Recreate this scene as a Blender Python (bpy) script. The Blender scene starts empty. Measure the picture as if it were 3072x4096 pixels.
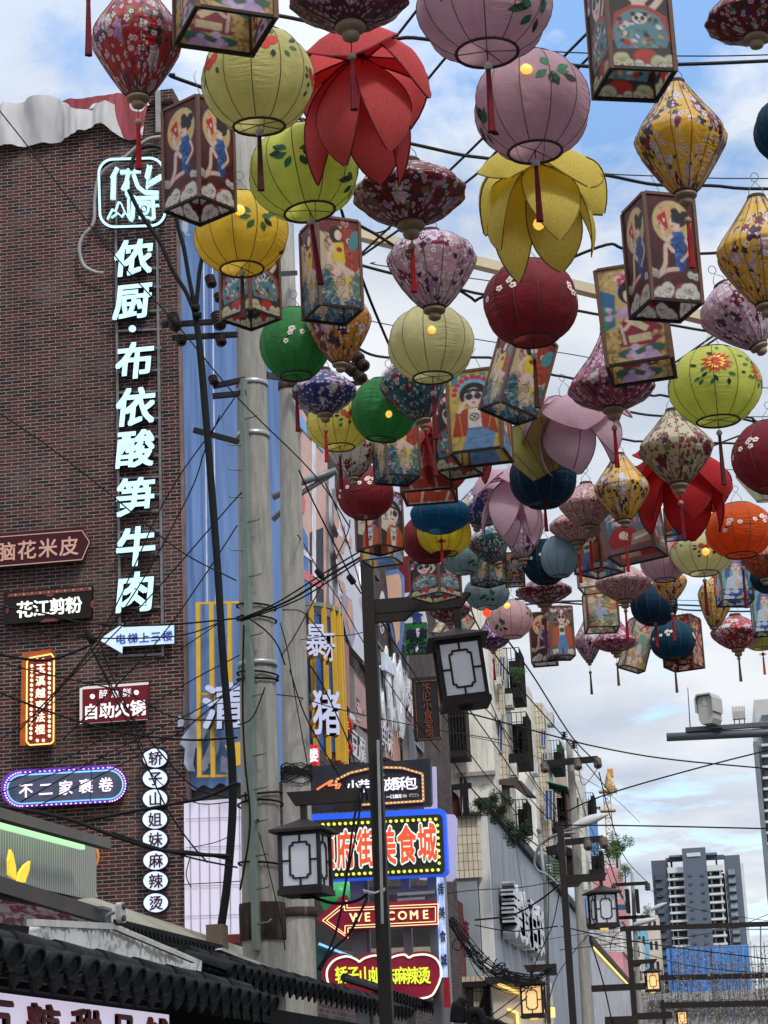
import bpy, math, random
import numpy as np
from mathutils import Vector, Matrix, Euler, noise as mnoise
random.seed(7)
S = bpy.context.scene
COL = S.collection
R_ = math.radians
# ------------------------------------------------------------------ camera
FPX, IW, IH = 8300.0, 3072.0, 4096.0      # focal length and frame of the photograph in its own pixels
EYE = Vector((0, 0, 1.6))
_y = Vector((1364, -2302, 8300)).normalized()                 # street direction seen by the camera (right, up, forward)
_r = R_(2.6)
_z = Vector((-math.sin(_r), math.cos(_r), 0)); _z.z = -(_z.x*_y.x + _z.y*_y.y)/_y.z; _z.normalize()
_x = -_y.cross(_z)
CR = Vector((_x.x, _y.x, _z.x)); CU = Vector((_x.y, _y.y, _z.y)); CF = Vector((_x.z, _y.z, _z.z))
cd = bpy.data.cameras.new('camera'); cam = bpy.data.objects.new('camera', cd); COL.objects.link(cam)
cd.sensor_fit = 'VERTICAL'; cd.sensor_height = 36; cd.lens = FPX/IH*36
cd.clip_start = .1; cd.clip_end = 6000
M = Matrix.Identity(4)
for i in range(3):
    M[i][0] = CR[i]; M[i][1] = CU[i]; M[i][2] = -CF[i]; M[i][3] = EYE[i]
cam.matrix_world = M
S.camera = cam
def ray(x, y): return CR*((x-IW/2)/FPX) + CU*((IH/2-y)/FPX) + CF
def P(x, y, Y=None, X=None, Z=None, dep=None):
    d = ray(x, y)
    if dep is not None: t = dep
    elif Y is not None: t = (Y-EYE.y)/d.y
    elif X is not None: t = (X-EYE.x)/d.x
    else: t = (Z-EYE.z)/d.z
    return EYE + d*t
def depth(p): return (p-EYE).dot(CF)
# ------------------------------------------------------------------ sky, sun, exposure
SUN_EL, SUN_AZ = 50, 142
W = bpy.data.worlds.new('World'); S.world = W; W.use_nodes = True
nt = W.node_tree; nt.nodes.clear(); N = nt.nodes; L = nt.links
out = N.new('ShaderNodeOutputWorld'); bg = N.new('ShaderNodeBackground'); L.new(bg.outputs[0], out.inputs[0])
bg.inputs['Strength'].default_value = .1
sky = N.new('ShaderNodeTexSky'); sky.sky_type = 'NISHITA'; sky.sun_disc = False
sky.sun_elevation = R_(SUN_EL); sky.sun_rotation = R_(SUN_AZ); sky.air_density = 1.0; sky.dust_density = .6; sky.ozone_density = 1.5
tc = N.new('ShaderNodeTexCoord')
def wn(t, **k):
    n = N.new(t)
    for a, b in k.items(): setattr(n, a, b)
    return n
def wmath(op, a, b=None, c=None):
    n = wn('ShaderNodeMath', operation=op)
    for i, v in enumerate((a, b, c)):
        if v is None: continue
        if isinstance(v, (int, float)): n.inputs[i].default_value = v
        else: L.new(v, n.inputs[i])
    return n.outputs[0]
sx = wn('ShaderNodeSeparateXYZ'); L.new(tc.outputs['Generated'], sx.inputs[0])
den = wmath('ADD', wmath('MAXIMUM', sx.outputs[2], 0.0), .15)
cx_ = wn('ShaderNodeCombineXYZ')
L.new(wmath('DIVIDE', sx.outputs[0], den), cx_.inputs[0]); L.new(wmath('DIVIDE', sx.outputs[1], den), cx_.inputs[1])
cx_.inputs[2].default_value = 3.7
nz = wn('ShaderNodeTexNoise'); nz.inputs['Scale'].default_value = 3.4; nz.inputs['Detail'].default_value = 9; nz.inputs['Roughness'].default_value = .62; nz.inputs['Distortion'].default_value = .25
L.new(cx_.outputs[0], nz.inputs['Vector'])
# the clouds open towards two parts of the sky
def toward(px, py, k):
    v = ray(px, py).normalized()
    dn = wn('ShaderNodeVectorMath', operation='DOT_PRODUCT'); nn = wn('ShaderNodeVectorMath', operation='NORMALIZE')
    L.new(tc.outputs['Generated'], nn.inputs[0]); L.new(nn.outputs[0], dn.inputs[0]); dn.inputs[1].default_value = v
    e = wmath('MULTIPLY', wmath('SUBTRACT', dn.outputs['Value'], 1.0), k)      # <=0
    return wmath('EXPONENT', e)
o1 = toward(2500, 150, 160); o2 = toward(3050, 3560, 700); o3 = toward(300, 330, 500); o4 = toward(1650, 330, 900); o5 = toward(2600, 2900, 1500)
opening = wmath('MULTIPLY', o1, .15)
for o_, k_ in ((o2, .10), (o3, .04), (o4, .11), (o5, .06)):
    opening = wmath('MULTIPLY_ADD', o_, k_, opening)
cov = wmath('SUBTRACT', nz.outputs['Fac'], opening)
cr = wn('ShaderNodeValToRGB'); L.new(cov, cr.inputs[0])
cr.color_ramp.elements[0].position = .29; cr.color_ramp.elements[1].position = .44
cr.color_ramp.elements[0].color = (0, 0, 0, 1); cr.color_ramp.elements[1].color = (1, 1, 1, 1)
nz2 = wn('ShaderNodeTexNoise'); nz2.inputs['Scale'].default_value = 3.1; nz2.inputs['Detail'].default_value = 7; nz2.inputs['Roughness'].default_value = .5
mp = wn('ShaderNodeVectorMath', operation='ADD'); L.new(cx_.outputs[0], mp.inputs[0]); mp.inputs[1].default_value = (4.3, 9.1, 2.2); L.new(mp.outputs[0], nz2.inputs['Vector'])
cr2 = wn('ShaderNodeValToRGB'); L.new(nz2.outputs['Fac'], cr2.inputs[0])
cr2.color_ramp.elements[0].position = .33; cr2.color_ramp.elements[1].position = .68
cr2.color_ramp.elements[0].color = (4.0, 4.6, 5.6, 1); cr2.color_ramp.elements[1].color = (6.9, 7.15, 7.5, 1)
mx = wn('ShaderNodeMix', data_type='RGBA'); L.new(cr.outputs[0], mx.inputs[0])
hs = wn('ShaderNodeMix', data_type='RGBA', blend_type='MULTIPLY'); hs.inputs[0].default_value = 1; L.new(sky.outputs[0], hs.inputs[6]); hs.inputs[7].default_value = (1.6, 1.72, 1.78, 1)
L.new(hs.outputs[2], mx.inputs[6]); L.new(cr2.outputs[0], mx.inputs[7])
# an overcast dome is brighter towards the zenith
up_ = wmath('MULTIPLY_ADD', wmath('POWER', wmath('MAXIMUM', wmath('SUBTRACT', sx.outputs[2], .42), 0.0), .8), 2.6, 1.0)
vm = wn('ShaderNodeVectorMath', operation='SCALE'); L.new(mx.outputs[2], vm.inputs[0]); L.new(up_, vm.inputs['Scale'])
L.new(vm.outputs[0], bg.inputs['Color'])
sd = bpy.data.lights.new('sun', 'SUN'); sd.energy = 1.8; sd.angle = R_(9); sd.color = (1, .96, .9)
so = bpy.data.objects.new('sun', sd); COL.objects.link(so)
sv = Vector((math.sin(R_(SUN_AZ))*math.cos(R_(SUN_EL)), math.cos(R_(SUN_AZ))*math.cos(R_(SUN_EL)), math.sin(R_(SUN_EL))))
so.rotation_euler = sv.to_track_quat('Z', 'Y').to_euler()
so.location = (20, -10, 40)
S.view_settings.view_transform = 'Standard'; S.view_settings.look = 'None'; S.view_settings.gamma = 1; S.view_settings.exposure = 0.38
S.render.engine = 'CYCLES'
S.cycles.max_bounces = 6; S.cycles.transmission_bounces = 4; S.cycles.diffuse_bounces = 3; S.cycles.caustics_reflective = False; S.cycles.caustics_refractive = False
S.cycles.use_denoising = True
# ------------------------------------------------------------------ colour and material helpers
def lin(c):
    r = []
    for v in c[:3]:
        v = v/255.0
        r.append(v/12.92 if v <= .04045 else ((v+.055)/1.055)**2.4)
    return tuple(r)
class NT:
    def __init__(s, name):
        s.m = bpy.data.materials.new(name); s.m.use_nodes = True; s.t = s.m.node_tree; s.t.nodes.clear()
        s.out = s.n('ShaderNodeOutputMaterial')
    def n(s, typ, **k):
        x = s.t.nodes.new(typ)
        for a, b in k.items(): setattr(x, a, b)
        return x
    def put(s, sock, v):
        if v is None: return
        if hasattr(v, 'links') or hasattr(v, 'is_linked'): s.t.links.new(v, sock)
        else:
            if isinstance(v, tuple) and len(v) == 3 and sock.type == 'RGBA': v = (*v, 1)
            sock.default_value = v
    def math(s, op, a, b=None, c=None):
        x = s.n('ShaderNodeMath', operation=op)
        for i, v in enumerate((a, b, c)): s.put(x.inputs[i], v)
        return x.outputs[0]
    def vec(s, op, a, b=None):
        x = s.n('ShaderNodeVectorMath', operation=op)
        s.put(x.inputs[0], a); s.put(x.inputs[1], b)
        return x.outputs['Value'] if op in ('LENGTH', 'DOT_PRODUCT') else x.outputs[0]
    def mix(s, f, a, b, blend='MIX'):
        x = s.n('ShaderNodeMix', data_type='RGBA', blend_type=blend)
        s.put(x.inputs[0], f); s.put(x.inputs[6], a); s.put(x.inputs[7], b)
        return x.outputs[2]
    def noise(s, v, scale, detail=4, rough=.55, out='Fac', dist=0):
        x = s.n('ShaderNodeTexNoise'); s.put(x.inputs['Vector'], v); x.inputs['Scale'].default_value = scale
        x.inputs['Detail'].default_value = detail; x.inputs['Roughness'].default_value = rough; x.inputs['Distortion'].default_value = dist
        return x.outputs[out]
    def ramp(s, f, stops, interp='LINEAR'):
        x = s.n('ShaderNodeValToRGB'); x.color_ramp.interpolation = interp; e = x.color_ramp.elements
        while len(e) < len(stops): e.new(.5)
        for i, (p, c) in enumerate(stops):
            e[i].position = p; e[i].color = (*c, 1) if isinstance(c, tuple) else (c, c, c, 1)
        s.put(x.inputs[0], f); return x.outputs[0]
    def obj(s): return s.n('ShaderNodeTexCoord').outputs['Object']
    def uv(s): return s.n('ShaderNodeTexCoord').outputs['UV']
    def rnd(s): return s.n('ShaderNodeObjectInfo').outputs['Random']
    def xyz(s, v):
        x = s.n('ShaderNodeSeparateXYZ'); s.put(x.inputs[0], v); return x.outputs
    def comb(s, a, b, c=0.0):
        x = s.n('ShaderNodeCombineXYZ'); s.put(x.inputs[0], a); s.put(x.inputs[1], b); s.put(x.inputs[2], c); return x.outputs[0]
    def bump(s, h, strength, dist=.01):
        x = s.n('ShaderNodeBump'); x.inputs['Strength'].default_value = strength; x.inputs['Distance'].default_value = dist
        s.put(x.inputs['Height'], h); return x.outputs[0]
    def bsdf(s, color, rough=.6, metal=0, normal=None, spec=.5, emit=None, estr=0):
        x = s.n('ShaderNodeBsdfPrincipled'); s.put(x.inputs['Base Color'], color); s.put(x.inputs['Roughness'], rough)
        s.put(x.inputs['Metallic'], metal); s.put(x.inputs['Normal'], normal); s.put(x.inputs['Specular IOR Level'], spec)
        if emit is not None: s.put(x.inputs['Emission Color'], emit); s.put(x.inputs['Emission Strength'], estr)
        return x.outputs[0]
    def done(s, sh): s.t.links.new(sh, s.out.inputs[0]); return s.m
    def sheet(s, color, trans=.35, rough=.6, normal=None, spec=.3):
        """thin cloth or paper that lets light through"""
        a = s.bsdf(color, rough, 0, normal, spec)
        b = s.n('ShaderNodeBsdfTranslucent'); s.put(b.inputs[0], color); s.put(b.inputs['Normal'], normal)
        x = s.n('ShaderNodeMixShader'); x.inputs[0].default_value = trans
        s.t.links.new(a, x.inputs[1]); s.t.links.new(b.outputs[0], x.inputs[2]); return x.outputs[0]
MC = {}
def mat(name, rgb, rough=.6, metal=0, var=.25, vscale=3.0, bump=.0, bscale=40, streak=0, dirt=None, spec=.2):
    """solid stuff with uneven colour; rgb in sRGB 0-255"""
    if name in MC: return MC[name]
    k = NT(name); c = lin(rgb); o = k.obj()
    f = k.noise(o, vscale, 6, .6)
    lo = tuple(v*(1-var) for v in c); hi = tuple(min(1, v*(1+var)) for v in c)
    col = k.ramp(f, [(.3, lo), (.7, hi)])
    if streak:
        q = k.xyz(o); st = k.noise(k.comb(k.math('MULTIPLY', q[0], 6.0), k.math('MULTIPLY', q[1], 6.0), k.math('MULTIPLY', q[2], .35)), 1.6, 5, .65)
        col = k.mix(k.ramp(st, [(.5, 0.0), (.72, streak)]), col, lin(dirt or (60, 50, 42)))
    nrm = k.bump(k.noise(o, bscale, 4), bump, .01) if bump else None
    MC[name] = k.done(k.bsdf(col, rough, metal, nrm, spec)); return MC[name]
def glow(name, rgb, strength=1.0, mottle=0.0):
    if name in MC: return MC[name]
    k = NT(name); c = lin(rgb)
    e = c
    if mottle: e = k.ramp(k.noise(k.obj(), 3, 3), [(.3, tuple(v*(1-mottle) for v in c)), (.7, c)])
    MC[name] = k.done(k.bsdf(tuple(v*.6 for v in c), .45, 0, None, .4, e, strength)); return MC[name]
# ------------------------------------------------------------------ mesh helpers
OFF = {}
def off(o): return OFF.get(o.name, Vector((0, 0, 0))) if o is not None else Vector((0, 0, 0))
def tag(o, label=None, cat=None, group=None, kind=None):
    if label: o['label'] = label
    if cat: o['category'] = cat
    if group: o['group'] = group
    if kind: o['kind'] = kind
    return o
def thing(name, label, cat, loc=(0, 0, 0), group=None, rot=(0, 0, 0)):
    o = bpy.data.objects.new(name, None); COL.objects.link(o); o.location = loc; o.rotation_euler = rot
    o.empty_display_size = .1
    OFF[o.name] = Vector(loc)
    return tag(o, label, cat, group)
def link(name, me, parent=None, mats=None):
    o = bpy.data.objects.new(name, me); COL.objects.link(o)
    if parent is not None: o.parent = parent
    return o
class MB:
    def __init__(s): s.v = []; s.f = []; s.m = []; s.uv = []; s.sm = []
    def add(s, vs, fs, m=0, uvs=None, smooth=False):
        b = len(s.v); s.v += [tuple(v) for v in vs]
        for i, f in enumerate(fs):
            s.f.append([b+j for j in f]); s.m.append(m); s.sm.append(smooth)
            s.uv.append(uvs[i] if uvs else None)
        return s
    def box(s, a, b, m=0):
        x0, y0, z0 = (min(a[i], b[i]) for i in range(3)); x1, y1, z1 = (max(a[i], b[i]) for i in range(3))
        vs = [(x0,y0,z0),(x1,y0,z0),(x1,y1,z0),(x0,y1,z0),(x0,y0,z1),(x1,y0,z1),(x1,y1,z1),(x0,y1,z1)]
        return s.add(vs, [(3,2,1,0),(4,5,6,7),(0,1,5,4),(1,2,6,5),(2,3,7,6),(3,0,4,7)], m)
    def obox(s, c, ex, ey, ez, m=0):
        c, ex, ey, ez = Vector(c), Vector(ex), Vector(ey), Vector(ez)
        vs = [c+ex*i+ey*j+ez*k for k in (-1, 1) for (i, j) in ((-1,-1),(1,-1),(1,1),(-1,1))]
        return s.add(vs, [(3,2,1,0),(4,5,6,7),(0,1,5,4),(1,2,6,5),(2,3,7,6),(3,0,4,7)], m)
    def bar(s, p, q, w, t=None, m=0, up=(0, 0, 1)):
        p, q = Vector(p), Vector(q); t = t or w; d = q-p
        if d.length < 1e-6: return s
        u = Vector(up); n = d.cross(u)
        if n.length < 1e-6: n = d.cross(Vector((1, 0, 0)))
        n.normalize(); u = n.cross(d).normalized()
        return s.obox((p+q)/2, d/2, n*w/2, u*t/2, m)
    def tube(s, pts, r, n=6, m=0, cap=True):
        pts = [Vector(p) for p in pts]; K = len(pts); rs = r if isinstance(r, (list, tuple)) else [r]*K
        b = len(s.v); prev = None
        for i, p in enumerate(pts):
            d = (pts[min(i+1, K-1)]-pts[max(i-1, 0)]).normalized()
            if prev is None:
                u = Vector((0, 0, 1)) if abs(d.z) < .9 else Vector((1, 0, 0)); a = d.cross(u).normalized()
            else: a = (prev-d*prev.dot(d)).normalized()
            prev = a; c = d.cross(a)
            for j in range(n):
                t = 2*math.pi*j/n; s.v.append(tuple(p+(a*math.cos(t)+c*math.sin(t))*rs[i]))
        for i in range(K-1):
            for j in range(n):
                s.f.append([b+i*n+j, b+i*n+(j+1) % n, b+(i+1)*n+(j+1) % n, b+(i+1)*n+j]); s.m.append(m); s.uv.append(None); s.sm.append(n > 4)
        if cap:
            for f in ([b+j for j in range(n)][::-1], [b+(K-1)*n+j for j in range(n)]): s.f.append(f); s.m.append(m); s.uv.append(None); s.sm.append(False)
        return s
    def lathe(s, prof, n=16, m=0, c=(0, 0, 0), ax=None):
        c = Vector(c); b = len(s.v); K = len(prof)
        ex, ey, ez = ax or (Vector((1,0,0)), Vector((0,1,0)), Vector((0,0,1)))
        for (r, z) in prof:
            for j in range(n):
                t = 2*math.pi*j/n; s.v.append(tuple(c+ex*(r*math.cos(t))+ey*(r*math.sin(t))+ez*z))
        for i in range(K-1):
            for j in range(n):
                s.f.append([b+i*n+j, b+i*n+(j+1) % n, b+(i+1)*n+(j+1) % n, b+(i+1)*n+j]); s.m.append(m); s.uv.append(None); s.sm.append(True)
        return s
    def prism(s, poly, o, ex, ey, ez, t, m=0, ms=None):
        """outline poly (2D) in the frame o, ex, ey; thickness t from o along ez"""
        o, ex, ey, ez = Vector(o), Vector(ex), Vector(ey), Vector(ez); n = len(poly)
        ar = sum(poly[i][0]*poly[(i+1) % n][1]-poly[(i+1) % n][0]*poly[i][1] for i in range(n))
        if ar < 0: poly = poly[::-1]
        fr = [o+ex*x+ey*y+ez*t for x, y in poly]; bk = [o+ex*x+ey*y for x, y in poly]
        b = len(s.v); s.v += [tuple(v) for v in fr+bk]
        s.f.append([b+i for i in range(n)]); s.m.append(m); s.uv.append(None); s.sm.append(False)
        s.f.append([b+n+i for i in range(n)][::-1]); s.m.append(m if ms is None else ms); s.uv.append(None); s.sm.append(False)
        for i in range(n):
            j = (i+1) % n; s.f.append([b+i, b+n+i, b+n+j, b+j]); s.m.append(m if ms is None else ms); s.uv.append(None); s.sm.append(False)
        return s
    def text(s, body, o, ex, ey, ez, size, t=.01, bold=.015, m=0, ms=None, sx=1.0, shear=0):
        vs, fs, kinds = text_geo(body, 0); o, ex, ey, ez = Vector(o), Vector(ex), Vector(ey), Vector(ez)
        # heavy strokes: the same thin letter laid several times, each a hair further out
        d = bold*.9; n = 1 if bold < .012 else 4 if bold < .05 else 10
        for c in range(n):
            a = math.pi/4+2*math.pi*c/n; dx, dy = (d*math.cos(a), d*math.sin(a)) if n > 1 else (0, 0); b = len(s.v)
            for (x, y, z) in vs: s.v.append(tuple(o+ex*(((x+dx)*sx+shear*y)*size)+ey*((y+dy)*size)+ez*(z*t+c*.0012)))
            for f, k in zip(fs, kinds):
                s.f.append([b+j for j in f]); s.m.append(m if (k or ms is None) else ms); s.uv.append(None); s.sm.append(False)
        return s
    def mesh(s, name, mats, o=(0, 0, 0)):
        me = bpy.data.meshes.new(name); o = Vector(o)
        me.from_pydata([tuple(Vector(v)-o) for v in s.v], [], s.f)
        for x in mats: me.materials.append(x)
        me.polygons.foreach_set('material_index', s.m); me.polygons.foreach_set('use_smooth', s.sm)
        if any(u is not None for u in s.uv):
            ul = me.uv_layers.new(name='UVMap'); k = 0
            for f, u in zip(s.f, s.uv):
                for j in range(len(f)):
                    if u is not None: ul.data[k].uv = u[j]
                    k += 1
        me.update(); return me
    def build(s, name, mats, parent=None, label=None, cat=None, group=None, kind=None):
        if not isinstance(mats, (list, tuple)): mats = [mats]
        if parent is None and s.v:
            xs = np.array(s.v); o = Vector(((xs[:, 0].min()+xs[:, 0].max())/2, (xs[:, 1].min()+xs[:, 1].max())/2, xs[:, 2].min()))
        else: o = off(parent)
        ob = link(name, s.mesh(name, mats, o), parent)
        if parent is None: ob.location = o
        OFF[ob.name] = o
        return tag(ob, label, cat, group, kind)
TXT = {}
def text_geo(body, bold):
    k = (body, bold)
    if k in TXT: return TXT[k]
    c = bpy.data.curves.new('lettering', 'FONT'); c.body = body; c.size = 1; c.offset = bold; c.extrude = .5; c.resolution_u = 2; c.space_character = 1.04
    o = bpy.data.objects.new('lettering', c); COL.objects.link(o)
    bpy.context.view_layer.update()
    me = bpy.data.meshes.new_from_object(o.evaluated_get(bpy.context.evaluated_depsgraph_get()))
    co = np.array([v.co[:] for v in me.vertices]); c0 = (co.min(0)+co.max(0))/2; h = 1.0
    co[:, 0] -= c0[0]; co[:, 1] -= c0[1]; co[:, 2] += .5
    fs = [list(p.vertices) for p in me.polygons]; kinds = [p.normal.z > .5 for p in me.polygons]
    bpy.data.objects.remove(o); bpy.data.meshes.remove(me); bpy.data.curves.remove(c)
    TXT[k] = (co.tolist(), fs, kinds); return TXT[k]
def rrect(w, h, r, n=5, cx=0, cy=0):
    p = []
    for (sx, sy, a0) in ((1, 1, 0), (-1, 1, 90), (-1, -1, 180), (1, -1, 270)):
        for i in range(n+1):
            a = R_(a0+90*i/n); p.append((cx+sx*(w/2-r)+r*math.cos(a), cy+sy*(h/2-r)+r*math.sin(a)))
    return p
def oval(a, b, n=32, cx=0, cy=0): return [(cx+a*math.cos(2*math.pi*i/n), cy+b*math.sin(2*math.pi*i/n)) for i in range(n)]
def curve3(pts, n=10):
    """smooth path through points"""
    pts = [Vector(p) for p in pts]
    if len(pts) < 3: return pts
    o = []
    for i in range(len(pts)-1):
        a, b, c, d = pts[max(i-1, 0)], pts[i], pts[i+1], pts[min(i+2, len(pts)-1)]
        for k in range(n):
            t = k/n; o.append(.5*((2*b)+(c-a)*t+(2*a-5*b+4*c-d)*t*t+(3*b-a-3*c+d)*t**3))
    o.append(pts[-1]); return o
EX, EY, EZ = Vector((1, 0, 0)), Vector((0, 1, 0)), Vector((0, 0, 1))
# ------------------------------------------------------------------ cloth and print materials
def wrinkle(k, uv, amt=.35):
    q = k.xyz(uv)
    seam = k.math('ABSOLUTE', k.math('SUBTRACT', k.math('FRACT', k.math('DIVIDE', q[0], 3.1416)), .5))
    near = k.ramp(seam, [(.02, 1.0), (.14, .03)])
    w = k.noise(k.comb(k.math('MULTIPLY', q[0], 1.2), k.math('MULTIPLY', q[1], 9.0), k.math('MULTIPLY', k.rnd(), 30.0)), 1.5, 3, .5)
    fold = k.noise(k.vec('ADD', uv, k.comb(k.math('MULTIPLY', k.rnd(), 17.0), 0.0)), 2.6, 3, .5, dist=.8)
    return k.bump(k.math('ADD', k.math('MULTIPLY', w, near), k.math('MULTIPLY', fold, .30)), amt, .10)
def cloth(name, rgb, trans=.54, var=.14):
    if name in MC: return MC[name]
    k = NT(name); c = lin(rgb); uv = k.uv()
    f = k.noise(k.vec('ADD', uv, k.comb(k.math('MULTIPLY', k.rnd(), 40.0), 0.0)), 1.1, 5, .6)
    col = k.ramp(f, [(.3, tuple(v*(1-var*1.7) for v in c)), (.55, c), (.8, tuple(min(1, v*(1+var)) for v in c))])
    age = k.ramp(k.noise(k.vec('ADD', uv, k.comb(k.math('MULTIPLY', k.rnd(), 23.0), 4.0)), 2.4, 6, .7), [(.5, 0.0), (.78, .30)])
    col = k.mix(age, col, tuple(v*.55+.02 for v in c))
    MC[name] = k.done(k.sheet(col, trans, .62, wrinkle(k, uv), .25)); return MC[name]
def flower(k, vec, scale, R, thr):
    v = k.vec('SCALE', vec); v.node.inputs['Scale'].default_value = scale
    x = k.n('ShaderNodeTexVoronoi', voronoi_dimensions='2D'); k.put(x.inputs['Vector'], v); x.inputs['Scale'].default_value = 1
    d = k.xyz(k.vec('SUBTRACT', v, x.outputs['Position'])); c = k.xyz(x.outputs['Color'])
    r = k.math('SQRT', k.math('ADD', k.math('MULTIPLY', d[0], d[0]), k.math('MULTIPLY', d[1], d[1])))
    a = k.math('ADD', k.math('ARCTAN2', d[1], d[0]), k.math('MULTIPLY', c[0], 6.28))
    pet = k.math('MULTIPLY_ADD', k.math('COSINE', k.math('MULTIPLY', a, 5.0)), .17, .83)
    sz = k.math('MULTIPLY', k.math('MULTIPLY_ADD', c[1], .6, .4), R)
    on = k.math('GREATER_THAN', c[2], thr)
    return k.math('MULTIPLY', k.math('LESS_THAN', r, k.math('MULTIPLY', sz, pet)), on), k.math('MULTIPLY', k.math('LESS_THAN', r, k.math('MULTIPLY', sz, .24)), on), c[0], r
def silk(name, rgb, pal, dens=.25, trans=.36, small=(216, 198, 198)):
    """satin printed with peonies, blossoms and leaves"""
    if name in MC: return MC[name]
    k = NT(name); uv = k.uv(); base = lin(rgb)
    v = k.vec('ADD', uv, k.comb(k.math('MULTIPLY', k.rnd(), 50.0), k.math('MULTIPLY', k.rnd(), 31.0)))
    patch = k.ramp(k.noise(v, 1.15, 2), [(.44, 0.0), (.48, 1.0)])
    col = k.ramp(k.noise(v, 1.0, 4), [(.3, tuple(q*.8 for q in base)), (.7, tuple(min(1, q*1.12) for q in base))])
    lf, _, lr, _ = flower(k, k.vec('ADD', v, (3.3, 1.7, 0)), 4.6, .6, .2)
    col = k.mix(k.math('MULTIPLY', lf, patch), col, k.ramp(lr, [(0, lin((40, 58, 40))), (.5, lin((58, 40, 70))), (.8, lin((120, 120, 60)))], 'CONSTANT'))
    pf, pc, pr, rr = flower(k, k.vec('ADD', v, (0.7, 2.2, 0)), 2.3, .66, dens*.6)
    pcol = k.ramp(pr, [(0, lin(pal[0])), (.3, lin(pal[1])), (.55, lin(pal[2])), (.8, lin(pal[3]))], 'CONSTANT')
    pcol = k.mix(k.ramp(k.noise(v, 9, 3), [(.35, .55), (.6, 0.0)]), pcol, tuple(q*.35 for q in lin(pal[0])))
    col = k.mix(k.math('MULTIPLY', pf, patch), col, pcol)
    sf, sc, _, _ = flower(k, k.vec('ADD', v, (7.1, 5.2, 0)), 6.6, .52, .45)
    col = k.mix(sf, col, lin(small)); col = k.mix(sc, col, lin((110, 60, 90)))
    MC[name] = k.done(k.sheet(col, trans, .36, wrinkle(k, uv, .3), .5)); return MC[name]
def brocade(name, a, b):
    if name in MC: return MC[name]
    k = NT(name); uv = k.uv()
    v = k.vec('ADD', uv, k.comb(k.math('MULTIPLY', k.rnd(), 20.0), 0.0))
    f = k.noise(v, 3.2, 2, .5, dist=2.6); g = k.noise(k.vec('ADD', v, (9, 3, 0)), 6.0, 2, .5, dist=2.0)
    m = k.math('ABSOLUTE', k.math('SUBTRACT', f, .5)); m2 = k.math('ABSOLUTE', k.math('SUBTRACT', g, .5))
    on = k.math('MAXIMUM', k.math('LESS_THAN', m, .035), k.math('LESS_THAN', m2, .022))
    on = k.math('MAXIMUM', on, k.math('GREATER_THAN', f, .62))
    col = k.mix(on, lin(b), lin(a))
    MC[name] = k.done(k.sheet(col, .25, .5, wrinkle(k, uv, .3), .4)); return MC[name]
def paper(name, rgb, trans=.5):
    """crinkled lotus-petal paper"""
    if name in MC: return MC[name]
    k = NT(name); o = k.obj(); c = lin(rgb); q = k.xyz(o)
    v = k.comb(k.math('MULTIPLY', q[0], 34.0), k.math('MULTIPLY', q[1], 34.0), k.math('MULTIPLY', q[2], 9.0))
    f = k.noise(v, 2.4, 6, .68)
    col = k.ramp(f, [(.3, tuple(p*.68 for p in c)), (.5, c), (.78, tuple(min(1, p*1.3+.02) for p in c))])
    MC[name] = k.done(k.sheet(col, trans, .7, k.bump(f, .6, .006), .2)); return MC[name]
def printed(name):
    if name in MC: return MC[name]
    k = NT(name); a = k.n('ShaderNodeVertexColor'); a.layer_name = 'print'
    col = k.mix(k.ramp(k.noise(k.obj(), 9, 5), [(.35, .25), (.7, 0.0)]), a.outputs[0], lin((70, 60, 50)))
    MC[name] = k.done(k.sheet(col, .38, .45, None, .4)); return MC[name]
WOOD = mat('turned_wood', (142, 122, 100), .6, var=.2, vscale=18)
RIBW = mat('frame_wire', (88, 70, 50), .6)
RINGM = mat('ring_tape', (66, 52, 42), .7)
WIRE = mat('galvanised_wire', (120, 122, 124), .45, .6)
FRAMEW = mat('lantern_wood', (98, 70, 58), .6, var=.25, vscale=25)
FRAMED = mat('lantern_wood_dark', (40, 30, 28), .6, var=.25, vscale=25)
TASS = {'r': mat('tassel_red', (140, 22, 30), .75, var=.35, vscale=60), 'd': mat('tassel_dark', (70, 34, 30), .75, var=.35, vscale=60),
        'm': mat('tassel_maroon', (98, 22, 32), .75, var=.35, vscale=60), 'o': mat('tassel_orange', (176, 76, 36), .75, var=.35, vscale=60), 'b': mat('tassel_brown', (84, 62, 48), .75, var=.3, vscale=60)}
BEADG = mat('glass_bead', (170, 170, 165), .15)
BULB = glow('bulb_warm', (255, 200, 92), .75)
BULBR = glow('bulb_red', (255, 70, 30), 1.0)
PALS = {'std': ((92, 44, 92), (196, 150, 190), (232, 222, 226), (150, 40, 84)), 'gold': ((74, 32, 62), (222, 214, 214), (128, 40, 76), (226, 190, 206))}
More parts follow.
